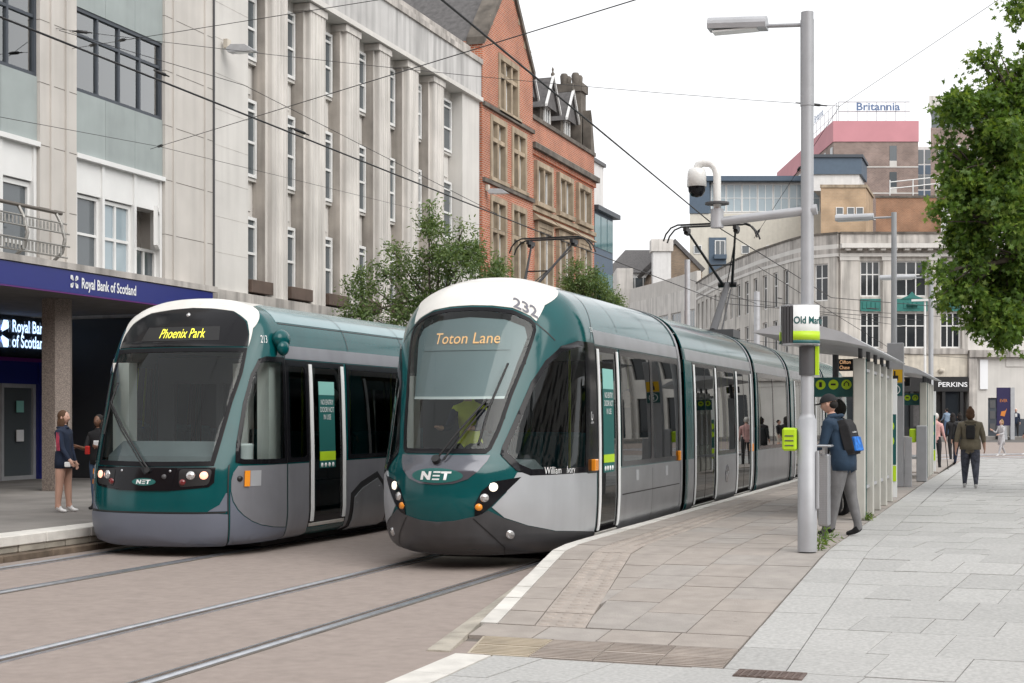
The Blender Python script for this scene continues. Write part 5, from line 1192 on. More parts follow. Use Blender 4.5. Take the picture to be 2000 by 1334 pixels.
# ---------------------------------------------------------------- street furniture
def pole(name, x, y, z0, z1, r0, r1, label, sleeve=None, cat='lamp post', group=None, m='pole_grey'):
    o = thing(name, (x, y, z0), label, cat, group)
    b = MB(); prof = [(r0, 0), (r0, (sleeve or .0) - .001), (r1 + .02, (sleeve or 0) + .0), (r1, (sleeve or 0) + .06), (r1 * .96, z1 - z0)] if sleeve else [(r0, 0), (r1, z1 - z0)]
    b.lathe(prof, (x, y, z0), 20); b.build('post', m, o)
    return o
def lamp_head(o, x, y, z, L, dirx=-1, tilt=.06):
    """tubular arm and a half-round lantern reaching towards the tracks"""
    MB().tube([(x, y, z), (x + dirx * .42, y, z + tilt * .42)], .022, 8).build('lamp_arm', 'pole_grey', o)
    x0, x1 = x + dirx * .42, x + dirx * (.42 + L); P = [(.11 * math.cos(a), .085 * math.sin(a)) for a in [i * math.pi / 8 for i in range(9)]] + [(-.10, -.05), (.10, -.05)]
    b = MB(); n_ = len(P); v = [(xx, y + p[0], z + .02 + tilt * abs(xx - x) + p[1]) for xx in (x0, x1) for p in P]
    b.add(v, [tuple(range(n_))[::-1], tuple(range(n_, 2 * n_))] + [(i, (i + 1) % n_, n_ + (i + 1) % n_, n_ + i) for i in range(n_)]); l = b.build('lantern', 'galvanised', o)
    MB().box(min(x0, x1) + .05, max(x0, x1) - .1, y - .08, y + .08, z + tilt * .6 - .045, z + tilt * .6 - .028).build('lens', 'sticker_white', l)
px_, py_ = -2.06, 15.15
P0 = pole('lamp_post', px_, py_, .3, 5.93, .10, .068, 'thick grey lamp post with station name drum and camera arm at the platform ramp', 1.38)
lamp_head(P0, px_, py_, 5.80, .62)
MB().lathe([(.072, 0), (.072, .9)], (px_, py_, 4.95), 18).build('pole_cap', 'pole_grey', P0)
MB().box(px_ + .098, px_ + .115, py_ - .05, py_ + .05, .75, 1.35).build('service_hatch', 'pole_grey', P0)
arm = MB(); arm.tube([(px_, py_, 3.86), (px_ - .98, py_, 3.78)], .048, 12); arm.tube([(px_ + .0, py_, 3.86), (px_ + .1, py_, 3.868)], .055, 12); arm.build('bracket_arm', 'galvanised', P0)
cc = thing('security_camera', (px_ - .95, py_, 3.78), 'white domed security camera on a swan-neck above the bracket arm', 'camera'); cx = px_ - .95
MB().tube([(cx, py_, 3.72), (cx, py_, 3.92)], .07, 12).build('mounting_collar', 'galvanised', cc); MB().lathe([(.13, 0), (.13, .02)], (cx, py_, 3.97), 16).build('flange', 'dark_grey', cc)
MB().tube([(cx, py_, 3.92), (cx, py_, 4.28), (cx - .02, py_, 4.36), (cx - .07, py_, 4.41), (cx - .15, py_, 4.42), (cx - .21, py_, 4.40), (cx - .22, py_, 4.36)], .042, 12).build('swan_neck', 'white_paint', cc)
MB().lathe([(.05, .2), (.085, .19), (.10, .14), (.105, .0), (.0, .0)], (cx - .22, py_, 4.17), 18).build('housing', 'white_paint', cc)
MB().lathe([(.095, 0), (.09, -.05), (.06, -.10), (.0, -.115)], (cx - .22, py_, 4.17), 16).build('dome', 'black_gloss', cc)
# station name drum
px_ -= .07
dr = thing('station_sign', (px_, py_, 2.45), 'white drum sign with green band and dark ribs clamped round the thick post', 'sign')
def arc_panel(name, a0, a1, r, z0, z1, m, par, k=12):
    b = MB(); P = [(px_ + r * math.cos(a0 + (a1 - a0) * i / k), py_ + r * math.sin(a0 + (a1 - a0) * i / k)) for i in range(k + 1)]; Q = [(px_ + (r - .012) * math.cos(a0 + (a1 - a0) * i / k), py_ + (r - .012) * math.sin(a0 + (a1 - a0) * i / k)) for i in range(k + 1)]
    v = [(x, y, z) for z in (z0, z1) for x, y in P + Q]; n_ = 2 * (k + 1)
    b.add(v, [(i, i + 1, n_ + i + 1, n_ + i) for i in range(k)] + [(k + 1 + i + 1, k + 1 + i, n_ + k + 1 + i, n_ + k + 2 + i) for i in range(k)] + [(n_ + i, n_ + i + 1, n_ + k + 2 + i, n_ + k + 1 + i) for i in range(k)] + [(i + 1, i, k + 1 + i, k + 2 + i) for i in range(k)], 0, True)
    return b.build(name, m, par)
for a0, a1 in ((R(-102), R(-18)), (R(-205), R(-152)), (R(40), R(140))):
    q = arc_panel('sign_panel', a0, a1, .215, 2.46, 2.86, 'sticker_white', dr); arc_panel('green_band', a0, a1, .219, 2.50, 2.59, 'lime', q); arc_panel('teal_band', a0, a1, .219, 2.465, 2.495, 'teal_sign', q)
v, f = text2d('Old Market', .105, squeeze=.8, bold=.002)
b = MB(); b.add([(px_ + .2195 * math.cos(R(-48) + x / .215), py_ + .2195 * math.sin(R(-48) + x / .215), 2.70 + y) for x, y in v], f); b.build('lettering', 'teal_sign', dr)
for a in (-146, -134, -122, -110):
    b = MB(); c_, s_ = math.cos(R(a)), math.sin(R(a)); b.tube([(px_ + .19 * c_, py_ + .19 * s_, 2.47), (px_ + .19 * c_, py_ + .19 * s_, 2.855)], .018, 6); b.build('rib', 'dark_grey', dr)
MB().lathe([(.20, 0), (.20, .02)], (px_, py_, 2.45), 20).build('drum_base', 'galvanised', dr); MB().lathe([(.20, 0), (.20, .02)], (px_, py_, 2.85), 20).build('drum_lid', 'galvanised', dr)
b = MB(); b.box(px_ + .155, px_ + .19, py_ - .03, py_ + .03, 2.14, 2.44); b.build('stop_tag', 'lime', dr); MB().lathe([(.085, 0), (.085, .30)], (px_ + .07, py_, 2.14), 14).build('clamp_sleeve', 'dark_grey', dr)
px_ += .07
tv = thing('ticket_validator', (px_ - .15, py_, 1.35), 'lime green card reader box fixed to the thick lamp post', 'card reader')
MB().box(px_ - .25, px_ - .10, py_ - .09, py_ + .09, 1.35, 1.59).build('case', 'lime', tv, bevel=.02)
for z in (1.40, 1.45, 1.50): MB().box(px_ - .22, px_ - .13, py_ - .095, py_ - .09, z, z + .012).build('groove', 'dark_grey', tv)
# perforated bin
bx, by = -2.11, 16.65; bn = thing('litter_bin', (bx, by, .3), 'slim perforated steel litter bin behind the lamp post', 'bin')
MB().box(bx - .02, bx + .10, by - .10, by + .10, .46, 1.28).build('bin_body', 'steel', bn, bevel=.015); MB().tube([(bx + .04, by, .30), (bx + .04, by, .47)], .03, 8).build('foot', 'dark_grey', bn); MB().box(bx - .06, bx + .13, by - .14, by + .14, 1.36, 1.385).build('lid', 'steel', bn, bevel=.01)
for s_ in (-1, 1): MB().box(bx + .03, bx + .06, by + s_ * .11 - .008, by + s_ * .11 + .008, 1.26, 1.37).build('lid_strut', 'steel', bn)
dm = MB()
for i in range(6):
    for j in range(38): dm.box(bx - .005 + i * .017, bx + .005 + i * .017, by - .108, by - .1, .49 + j * .0205, .50 + j * .0205)
dm.build('perforations', 'galvanised', bn, kind='stuff')
# shelters
mat('post_cream', (.52, .52, .48), .45, var=.08, scale=3, streak=.15)
def shelter(y0, L, label, k, dx=0.):
    o = thing('tram_shelter', (-2.1, y0, .3), label, 'shelter', 'shelters on the platform')
    ys = [y0 + 1.65 + i * (L - 2.0) / 4 for i in range(5)]
    for i, y in enumerate(ys):
        MB().box(-2.09, -1.93, y - .055, y + .055, .3, 2.5).build('post', 'post_cream', o, bevel=.012)
        MB().tube([(-2.01, y, 2.5), (-2.01, y, 2.66)], .03, 8).build('post_pin', 'dark_grey', o)
        if i == 0:
            MB().box(-2.10, -1.92, y - .066, y - .060, .3, 2.5).build('post_seal', 'teal_sign', o); MB().box(-2.09, -1.93, y - .18, y - .07, .3, 2.5).build('post', 'post_cream', o, bevel=.012)
    for i in range(4):
        g = MB(); g.box(-2.015, -2.005, ys[i] + .07, ys[i + 1] - .07, .75, 2.35); g.build('glass_panel', 'shelter_glass', o)
        for z in (.72, 2.36): MB().box(-2.04, -1.98, ys[i] + .06, ys[i + 1] - .06, z - .02, z + .02).build('panel_rail', 'galvanised', o)
        MB().box(-2.022, -2.016, ys[i] + .3, ys[i] + .8, 1.0, 1.9).build('timetable', 'sticker_white', o)
    # blade roof: a thin wing, deepest over the posts
    up = [(-3.2, 2.80), (-2.95, 2.865), (-2.65, 2.89), (-2.35, 2.86), (-2.05, 2.77), (-1.75, 2.60)]; lo = [(-1.77, 2.585), (-2.1, 2.66), (-2.5, 2.715), (-2.9, 2.755), (-3.2, 2.79)]
    MB().prism(up + lo, y0, y0 + L, 'y').build('roof_blade', 'galvanised', o)
    for y in (y0 + L - 1.0,):
        MB().box(-2.88, -2.68, y - .07, y + .07, .3, 2.3).build('back_post', 'galvanised', o); MB().tube([(-2.78, y, 2.3), (-2.78, y, 2.72)], .05, 8).build('post_pin', 'dark_grey', o)
    sgn = MB().box(-2.64, -2.11, y0 + 1.7, y0 + 1.73, 1.98, 2.25).build('information_panel', 'teal_sign', o, label='dark teal panel with three green round symbols')
    for i in range(3):
        x = -2.55 + i * .175; q = MB(); q.prism([(x + .068 * math.cos(a), 2.15 + .068 * math.sin(a)) for a in [j * math.pi / 8 for j in range(16)]], y0 + 1.688, y0 + 1.699, 'y'); q = q.build('green_symbol', 'lime', sgn)
        g = MB(); g.box(x - .018, x + .018, y0 + 1.68, y0 + 1.687, 2.115, 2.185) if i == 0 else (g.box(x - .035, x + .03, y0 + 1.68, y0 + 1.687, 2.14, 2.165) if i == 1 else g.tube([(x - .03, y0 + 1.682, 2.13), (x - .03, y0 + 1.682, 2.165), (x, y0 + 1.682, 2.19), (x + .03, y0 + 1.682, 2.165), (x + .03, y0 + 1.682, 2.13)], .007, 4)); g.build('pictogram', 'black', q)
    led = MB().box(-2.84, -2.50, y0 + L - .2, y0 + L - .1, 2.48, 2.68).build('departure_display', 'black', o)
    for z, s_ in ((2.625, 'Clifton'), (2.535, 'Chase')):
        v, f = text2d(s_, .085, squeeze=.8, align='LEFT'); q = MB(); q.add([(-2.81 + x, y0 + L - .205, z + y) for x, y in v], f); q.build('lettering', 'led_orange', led)
    MB().box(-2.9, -2.2, y0 + 2.2, y0 + 4.2, .72, .77).build('bench', 'galvanised', o)
    for y in (y0 + 2.5, y0 + 3.9): MB().box(-2.6, -2.5, y - .03, y + .03, .3, .72).build('bench_leg', 'dark_grey', o)
    for y in (y0 + L + .15,):
        p = MB().box(-2.12, -1.90, y, y + .06, .35, 2.35).build('poster_case', 'sticker_white', o); MB().box(-2.11, -1.91, y - .008, y - .002, .9, 1.75).build('poster', 'teal_sign', p); MB().box(-2.11, -1.91, y - .012, y - .004, .62, .88).build('poster_foot', 'lime', p)
        for z in (1.3, 1.55): q = MB(); q.prism([(-2.01 + .07 * math.cos(a), z + .09 * math.sin(a)) for a in [j * math.pi / 6 for j in range(12)]], y - .016, y - .009, 'y'); q.build('poster_symbol', 'lime', p)
    if dx: o.location.x += dx
    return o
shelter(18.4, 6.4, 'curved blade-roofed tram shelter with departure display next to the litter bin', 0)
shelter(32.6, 4.6, 'second blade-roofed tram shelter past the grey totem', 1)
# totem with pictograms
tt = thing('information_totem', (-2.3, 29.9, .3), 'tall grey totem with yellow pointing hand and white information symbol', 'totem')
MB().box(-2.46, -2.14, 29.8, 30.0, .3, 3.2).build('column', 'pole_grey', tt, bevel=.01)
mat('sign_yellow', (.75, .45, .01), .5, var=0)
MB().box(-2.44, -2.16, 29.785, 29.797, 2.40, 2.66).build('yellow_sign', 'sign_yellow', tt); q = MB(); q.box(-2.345, -2.24, 29.775, 29.784, 2.44, 2.54); q.box(-2.325, -2.295, 29.775, 29.784, 2.54, 2.63); q.build('hand_symbol', 'black', tt)
MB().box(-2.44, -2.16, 29.785, 29.797, 2.13, 2.38).build('teal_sign', 'teal_sign', tt); q = MB(); n_ = 20
q.add([(-2.30 + r * math.cos(2 * math.pi * i / n_), 29.78, 2.255 + r * math.sin(2 * math.pi * i / n_)) for r in (.10, .082) for i in range(n_)], [(i, (i + 1) % n_, n_ + (i + 1) % n_, n_ + i) for i in range(n_)]); q.box(-2.315, -2.285, 29.775, 29.782, 2.20, 2.27); q.box(-2.315, -2.285, 29.775, 29.782, 2.29, 2.315); q.build('information_symbol', 'sticker_white', tt)
MB().box(-2.13, -1.99, 29.9, 30.0, .3, 1.3).build('side_panel', 'galvanised', tt)
b = thing('grey_bollard', (-1.95, 32.4, .3), 'plain square grey bollard before the second shelter', 'bollard'); MB().box(-2.05, -1.83, 32.3, 32.5, .3, 1.52).build('post', 'pole_grey', b, bevel=.015); MB().box(-2.2, -2.06, 32.34, 32.46, 1.15, 1.45).build('card_reader', 'lime', b, bevel=.02)
# more posts
P = pole('lamp_post', -2.45, 31.4, .3, 6.05, .07, .055, 'slim grey lamp post rising behind the totem', None, group='lamp posts on the platform'); lamp_head(P, -2.45, 31.4, 5.95, .8, tilt=.0)
P = pole('lamp_post', -2.3, 42.6, .3, 5.85, .085, .07, 'grey lamp post with sleeve behind the second shelter', 1.2, group='lamp posts on the platform'); lamp_head(P, -2.3, 42.6, 5.70, 1.0, tilt=.0)
P = pole('lamp_post', *W(24.2, 84, 0)[:2], .3, 8.6, .09, .06, 'thin white lamp post in front of the corner building', None, m='upvc'); MB().box(*[W(23.4, 84, 0)[0], W(24.9, 84, 0)[0]], W(24, 84, 0)[1] - .1, W(24, 84, 0)[1] + .1, 8.5, 8.62).build('lantern', 'upvc', P)
for (xx, yy, z1, r, lb) in ((-13.2, 60, 8.4, .13, 'stout grey overhead line mast beyond the street trees'), (*W(12.3, 72, 0)[:2], 8.0, .16, 'stout grey mast in front of the side street wing')):
    pole('line_mast', xx, yy, .2, z1, r, r * .9, lb, None, cat='mast', m='galvanised')
for u, d, z, lb in ((9.55, 74, 6.0, 'dish-shaped street lamp on a thin bracket over the second section of tram'), (13.9, 72, 6.6, 'dish-shaped street lamp on a thin bracket beside the station drum')):
    s_ = thing('street_lamp', W(u + 1.0, d, .2), lb, 'street lamp')
    MB(W).lathe([(.0, .32), (.22, .28), (.42, .12), (.46, .0), (.0, -.02)], (u, d, z), 14).build('lamp_shade', 'white_paint', s_); MB(W).tube([(u, d, z + .1), (u + 1.3, d, z + .12), (u + 1.3, d, .2)], .045, 6).build('lamp_arm', 'white_paint', s_)
# lanterns on the facades
for y, z, x, lb in ((28.3, 10.0, -16.8, 'grey wall lantern on the bank building end pier'), (45.1, 9.3, -16.78, 'grey wall lantern on the red brick building')):
    s_ = thing('wall_lantern', (x, y, z), lb, 'lantern'); MB().box(x, x + .1, y - .08, y + .08, z, z + .2).build('wall_bracket', 'cream_paint', s_)
    b = MB(); b.prism([(x + .08, z - .02), (x + .2, z + .06), (x + .55, z + .03), (x + .8, z - .13), (x + .12, z - .11)], y - .11, y + .11, 'y'); b.build('lantern', 'galvanised', s_); MB().box(x + .3, x + .72, y - .08, y + .08, z - .135, z - .118).build('lens', 'sticker_white', s_)
# ---------------------------------------------------------------- overhead wires
mat('wire', (.03, .03, .032), .5, metal=.5, var=0)
def wire(pts, r, label, ins=(), sag=0., cat='wire'):
    o = thing('overhead_wire', pts[0], label, cat, None); path = []
    for p, q in zip(pts[:-1], pts[1:]):
        for i in range(8): t = i / 8; path.append((p[0] + (q[0] - p[0]) * t, p[1] + (q[1] - p[1]) * t, p[2] + (q[2] - p[2]) * t - sag * 4 * t * (1 - t)))
    path.append(pts[-1]); MB().tube(path, r, 5).build('cable', 'wire', o)
    for t, L in ins:
        p, q = Vector(pts[0]), Vector(pts[-1]); d = (q - p).normalized(); c = p + (q - p) * t; c.z -= sag * 4 * t * (1 - t) if len(pts) == 2 else 0
        MB().tube([c - d * L, c - d * L * .6, c - d * L * .5, c + d * L * .5, c + d * L * .6, c + d * L], [.012, .016, .03, .03, .016, .012], 8).build('insulator', 'black', o)
    return o
wire([(-10.1, 2, 5.95), (-10.0, 31.2, 5.82), (-10.0, 52, 5.85), (-4, 66, 6.0)], .013, 'contact wire above the blue-grey older tram')
wire([(-4.75, 2, 5.68), (-5.2, 13, 5.70), (-5.98, 29.5, 5.74), (-5.98, 50, 5.8), (2, 66, 6.0)], .013, 'contact wire above the tram with the sloping nose')
wire([(-16.9, 22.4, 8.95), (-3.49, 30.58, 8.21)], .0055, 'span wire from the bank piers to the junction beside the lamp post', ins=((.03, .18), (.96, .35)), sag=.12)
wire([(-3.49, 30.58, 8.21), (-0.1, 25.05, 8.72), (6, 15, 9.5)], .005, 'pull-off wire climbing above the square towards the leafy tree')
wire([(-3.49, 30.58, 8.21), (-5.7, 33.0, 5.82)], .0055, 'slanting drop wire down to the pantograph line', ins=((.45, .08), (.95, .12)))
wire([(-16.9, 25.5, 7.25), (-3.28, 12.63, 5.48), (0.5, 9, 5.0)], .006, 'span wire from the end pier rising over both trams', ins=((.035, .22),), sag=.0)
wire([(-14.2, 15.5, 6.0), (-16.37, 24.99, 7.18)], .005, 'thin stay wire over the balcony railing')
wire([(-16.37, 24.99, 7.18), (-15.49, 41.19, 7.59), (-16.8, 57.7, 8.45)], .005, 'thin stay wire along the fluted pilasters', ins=())
wire([(-16.9, 22.9, 8.7), (-8.42, 18.24, 7.52), (-2, 14.7, 6.7)], .0055, 'span wire from the tall dark window over the older tram', ins=((.05, .15), (.12, .15)))
wire([(-15.1, 20.1, 8.17), (-13.6, 23.6, 7.9), (-10.0, 27.5, 5.85)], .006, 'bridle wire joining the older tram contact wire', ins=((.2, .15), (.5, .2)))
wire([(-10.2, 60, 8.0), (-5.8, 82.8, 5.0)], .014, 'distant slack wire before the side street wing')
wire([(-13.2, 60, 7.6), W(12.3, 72, 7.4), W(26, 90, 7.2)], .014, 'distant span wire across the side street', ins=((.3, .4), (.7, .4)))
wire([W(8, 62, 7.0), W(16, 64, 6.4), W(28, 66, 5.8)], .012, 'distant span wire crossing behind the station drum', ins=((.4, .3), (.75, .3)))
wire([W(8, 70, 5.8), W(18, 78, 5.4), W(28, 86, 5.2)], .012, 'lowest distant span wire behind the shelter roof', ins=((.6, .3),))
# ---------------------------------------------------------------- trees
mat('bark', (.085, .07, .055), .9, var=.3, scale=12, bump=.5, bscale=30)
def leafmat(name, c):
    m = mat(name, c, .5, var=.25, scale=3, spec=.35); n = m.node_tree; b = n.nodes['Principled BSDF']
    t = n.nodes.new('ShaderNodeBsdfTranslucent'); t.inputs[0].default_value = (c[0] * 1.8, c[1] * 1.7, c[2] * .8, 1); a = n.nodes.new('ShaderNodeMixShader'); a.inputs[0].default_value = .3
    o = n.nodes['Material Output']; n.links.new(b.outputs[0], a.inputs[1]); n.links.new(t.outputs[0], a.inputs[2]); n.links.new(a.outputs[0], o.inputs[0]); return m
for nm, c in (('ash_leaf_a', (.115, .175, .06)), ('ash_leaf_b', (.17, .23, .095)), ('ash_leaf_c', (.075, .125, .048)), ('oak_leaf_a', (.10, .18, .03)), ('oak_leaf_b', (.17, .25, .045)), ('oak_leaf_c', (.07, .13, .026))): leafmat(nm, c)
rng = np.random.default_rng(5)
def crown(name, par, blobs, ntwig, per, shape, size, mats, droop=.4, spread=.22):
    """leaf-sized faces on twigs scattered through the crown's volume, thinner towards the rim"""
    tot = sum(r ** 2 for _, r in blobs); k = len(shape); un = lambda a: a / np.linalg.norm(a, axis=-1, keepdims=True)
    P = []; O = []
    for c, r in blobs:
        n = max(1, int(ntwig * r * r / tot)); d = un(rng.normal(size=(n, 3))); d[:, 2] *= .85
        P.append(np.array(c) + d * (r * rng.uniform(.1, 1.1, (n, 1)) ** .5)); o = d.copy(); o[:, 2] -= droop * rng.uniform(0, 1, n); O.append(un(o))
    P = np.repeat(np.concatenate(P), per, 0); O = np.repeat(np.concatenate(O), per, 0); n = len(P); tm = np.repeat(rng.choice(3, n // per, p=[.5, .25, .25]), per)
    q = np.tile(np.arange(per) / per - .5, n // per)[:, None]
    u = un(un(rng.normal(size=(n, 3))) * .8 + O); w = un(np.cross(u, rng.normal(size=(n, 3)))); nn = np.cross(u, w); sz = size * rng.uniform(.55, 1.2, (n, 1))
    o = P + O * q * spread * 2 + rng.normal(size=(n, 3)) * spread * .35
    V = np.concatenate([(o + u * (x * sz) + w * (y * sz) + nn * (sz * (.25 * y * y - .12 * x * x)))[:, None, :] for x, y in shape], 1).reshape(-1, 3)
    off = np.array(rootloc(par)); me = bpy.data.meshes.new(name); me.from_pydata((V - off).tolist(), [], np.arange(n * k).reshape(n, k).tolist())
    for m in mats: me.materials.append(M[m])
    me.polygons.foreach_set('material_index', np.where(rng.random(n) < .7, tm, rng.integers(0, 3, n)).astype(np.int32)); o_ = bpy.data.objects.new(name, me); COL.objects.link(o_); o_.parent = par; o_['kind'] = 'stuff'; return o_
def clumps(blobs, k, f):
    out = []
    for c, r in blobs:
        if r < .3: out.append((c, r)); continue
        for _ in range(k):
            d = rng.normal(size=3); d /= np.linalg.norm(d); out.append((tuple(np.array(c) + d * r * rng.uniform(.25, .85)), r * rng.uniform(f * .7, f * 1.25)))
    return out
def limbs(par, base, top, blobs, r0, n=3, trunk_bend=.1):
    base, top = Vector(base), Vector(top); mid = base.lerp(top, .5) + Vector((trunk_bend, trunk_bend * .5, 0))
    MB().tube([base, base.lerp(mid, .5), mid, mid.lerp(top, .6), top], [r0 * 1.25, r0, r0 * .85, r0 * .7, r0 * .5], 10).build('trunk', 'bark', par)
    for c, r in blobs:
        c = Vector(c); st = mid.lerp(top, random.uniform(.2, .95)); q = st.lerp(c, .5) + Vector((random.uniform(-.15, .15), random.uniform(-.15, .15), .12 * r))
        b = MB(); b.tube([st, st.lerp(q, .6), q, q.lerp(c, .6), c], [r0 * .42, r0 * .34, r0 * .27, r0 * .18, r0 * .1], 6)
        for _ in range(n):
            e = c + Vector(rng.normal(size=3)) * r * .35; s_ = q.lerp(c, random.uniform(.1, .9)); b.tube([s_, s_.lerp(e, .5) + Vector((0, 0, .06)), e], [r0 * .16, r0 * .10, r0 * .04], 5)
        b.build('limb', 'bark', par)
ash = [(0, 0), (.35, .16), (.7, .13), (1, 0), (.7, -.13), (.35, -.16)]
oak = [(-.1, .02), (.15, .10), (.12, .48), (.34, .22), (.52, .62), (.62, .20), (1.0, .12), (1.0, -.08), (.62, -.20), (.55, -.6), (.34, -.22), (.14, -.5), (.15, -.10)]
def at(x, y, d): a = (x - 1000) / 2800; return W(a * d, d, 1.70 + (815 - y) / 2800 * d)
t1 = thing('street_tree', (-13.4, 32.2, .3), 'airy street tree with feathery leaves before the fluted pilasters', 'tree', 'street trees')
bl1 = [(W(-2.0, 34.8, 6.35), .42), (W(-1.75, 34.6, 5.75), .62), (W(-2.35, 34.9, 5.15), .65), (W(-1.35, 34.4, 5.2), .65), (W(-.7, 34.6, 4.9), .6), (W(-.2, 34.5, 4.35), .55), (W(-1.6, 34.8, 4.5), .8), (W(-2.6, 34.6, 4.4), .6), (W(-.95, 34.9, 5.7), .45), (W(-.35, 35, 5.35), .35), (W(-3.45, 34.6, 4.9), .42), (W(-3.6, 34.4, 4.25), .45), (W(-3.2, 34.5, 5.3), .28), (W(-4.1, 34.5, 4.0), .3), (W(-3.3, 34.6, 3.6), .45), (W(-2.0, 34.5, 3.6), .8), (W(-.8, 34.5, 3.7), .7), (W(-2.0, 34.8, 6.85), .2), (W(-2.9, 34.7, 5.75), .25), (W(-.1, 34.7, 4.9), .28), (W(-1.2, 34.6, 6.2), .22), (W(-3.9, 34.6, 4.7), .22), (W(.15, 34.6, 4.2), .3), (W(-4.4, 34.5, 3.6), .25)]
limbs(t1, (-13.4, 32.2, .3), W(-1.8, 34.7, 4.9), bl1, .075)
crown('crown', t1, clumps(bl1, 9, .42), 2600, 10, ash, .11, ('ash_leaf_a', 'ash_leaf_b', 'ash_leaf_c'))
t2 = thing('street_tree', (-13.4, 46.5, .3), 'smaller leafy street tree in front of the red brick building', 'tree', 'street trees')
bl2 = [(W(2.15, 49, 6.3), .55), (W(2.7, 49, 5.9), .65), (W(3.3, 49, 5.6), .6), (W(3.8, 49, 5.2), .55), (W(2.0, 49, 5.4), .7), (W(2.9, 48.8, 4.9), .8), (W(3.6, 49, 4.5), .7), (W(4.05, 49, 4.7), .3), (W(2.2, 49, 6.9), .25), (W(2.75, 49, 6.6), .3), (W(2.0, 49, 4.3), .8)]
limbs(t2, (-13.4, 46.5, .3), W(2.8, 49, 5.2), bl2, .09)
crown('crown', t2, clumps(bl2, 9, .42), 2300, 10, ash, .12, ('ash_leaf_a', 'ash_leaf_b', 'ash_leaf_c'))
t3 = thing('broad_tree', W(10.6, 25, .3), 'large broadleaf tree with lobed leaves overhanging the square', 'tree')
bl3 = [(at(1905, 235, 25), .75), (at(1975, 300, 25), 1.0), (at(1880, 350, 25.3), .65), (at(1945, 420, 25), 1.0), (at(2010, 520, 25.2), 1.0), (at(1905, 500, 25), .62), (at(1870, 575, 25), .5), (at(1960, 610, 25), .62), (at(1905, 640, 25.2), .32), (at(1975, 640, 25), .4), (at(1845, 400, 24.8), .3), (at(1835, 530, 24.8), .26), (at(2010, 215, 25), .55), (at(1935, 110, 25), .22), (at(2000, 15, 25), .35), (at(2080, 60, 25.3), .5), (at(2080, 340, 26), 1.4), (at(2080, 480, 26), 1.5), (at(2190, 260, 26.5), 1.5), (at(2180, 560, 26.5), 1.5), (at(1850, 290, 25), .25), (at(1880, 450, 25.8), .5), (at(1930, 560, 25.6), .6), (at(1955, 670, 25.1), .22), (at(1945, 190, 25), .45), (at(1985, 150, 25), .4), (at(2040, 160, 25.4), .7), (at(1915, 120, 25), .2)]
limbs(t3, W(10.6, 25.2, .3), W(10.3, 25.4, 6.2), bl3, .20, n=4)
crown('crown', t3, clumps(bl3, 12, .38), 8500, 9, oak, .10, ('oak_leaf_a', 'oak_leaf_b', 'oak_leaf_c'), droop=.5, spread=.15)
# weeds at the foot of the post
for x, y, h in ((-1.97, 15.35, .16), (-1.97, 15.9, .20), (-1.9, 19.9, .09)):
    wd = thing('weed', (x, y, .3), {.16: 'green weed at the foot of the thick lamp post', .20: 'taller weed growing by the litter bin foot', .09: 'small tuft of grass at the first shelter post'}[h], 'weed')
    crown('leaves', wd, [((x, y, .3 + h * .45), h * .5)], 22, 5, ash, .05, ('oak_leaf_a', 'oak_leaf_b', 'oak_leaf_c'), droop=-.3, spread=.06)
    MB().tube([(x, y, .29), (x + .01, y, .3 + h * .9)], .005, 4).build('stem', 'oak_leaf_a', wd)
# ---------------------------------------------------------------- people
mat('skin_fair', (.55, .33, .25), .55, var=.05); mat('skin_dark', (.17, .085, .052), .5, var=.05)
for nm, c in (('navy_cloth', (.012, .022, .05)), ('blue_coat', (.018, .042, .078)), ('black_cloth', (.014, .014, .016)), ('denim', (.07, .12, .21)), ('denim_pale', (.20, .27, .36)), ('grey_cloth', (.17, .17, .175)), ('pale_grey_cloth', (.48, .48, .50)), ('olive_cloth', (.15, .13, .09)), ('camo_cloth', (.05, .055, .075)), ('orange_cloth', (.50, .17, .02)), ('white_cloth', (.7, .7, .7)), ('hair_brown', (.09, .045, .022)), ('hair_dark', (.012, .009, .008)), ('hair_fair', (.30, .19, .09)), ('hair_white', (.6, .58, .55)), ('pink_stripe', (.42, .05, .09)), ('camo_blue', (.02, .16, .55)), ('shoe_white', (.7, .7, .7)), ('pink_cloth', (.6, .35, .33)), ('fur', (.02, .016, .014))):
    mat(nm, c, .85 if 'shoe' not in nm else .5, var=.5 if 'camo' in nm else .18, scale=18 if 'camo' in nm else 9, bump=.25 if 'cloth' in nm or 'denim' in nm or 'coat' in nm else 0, bscale=14)
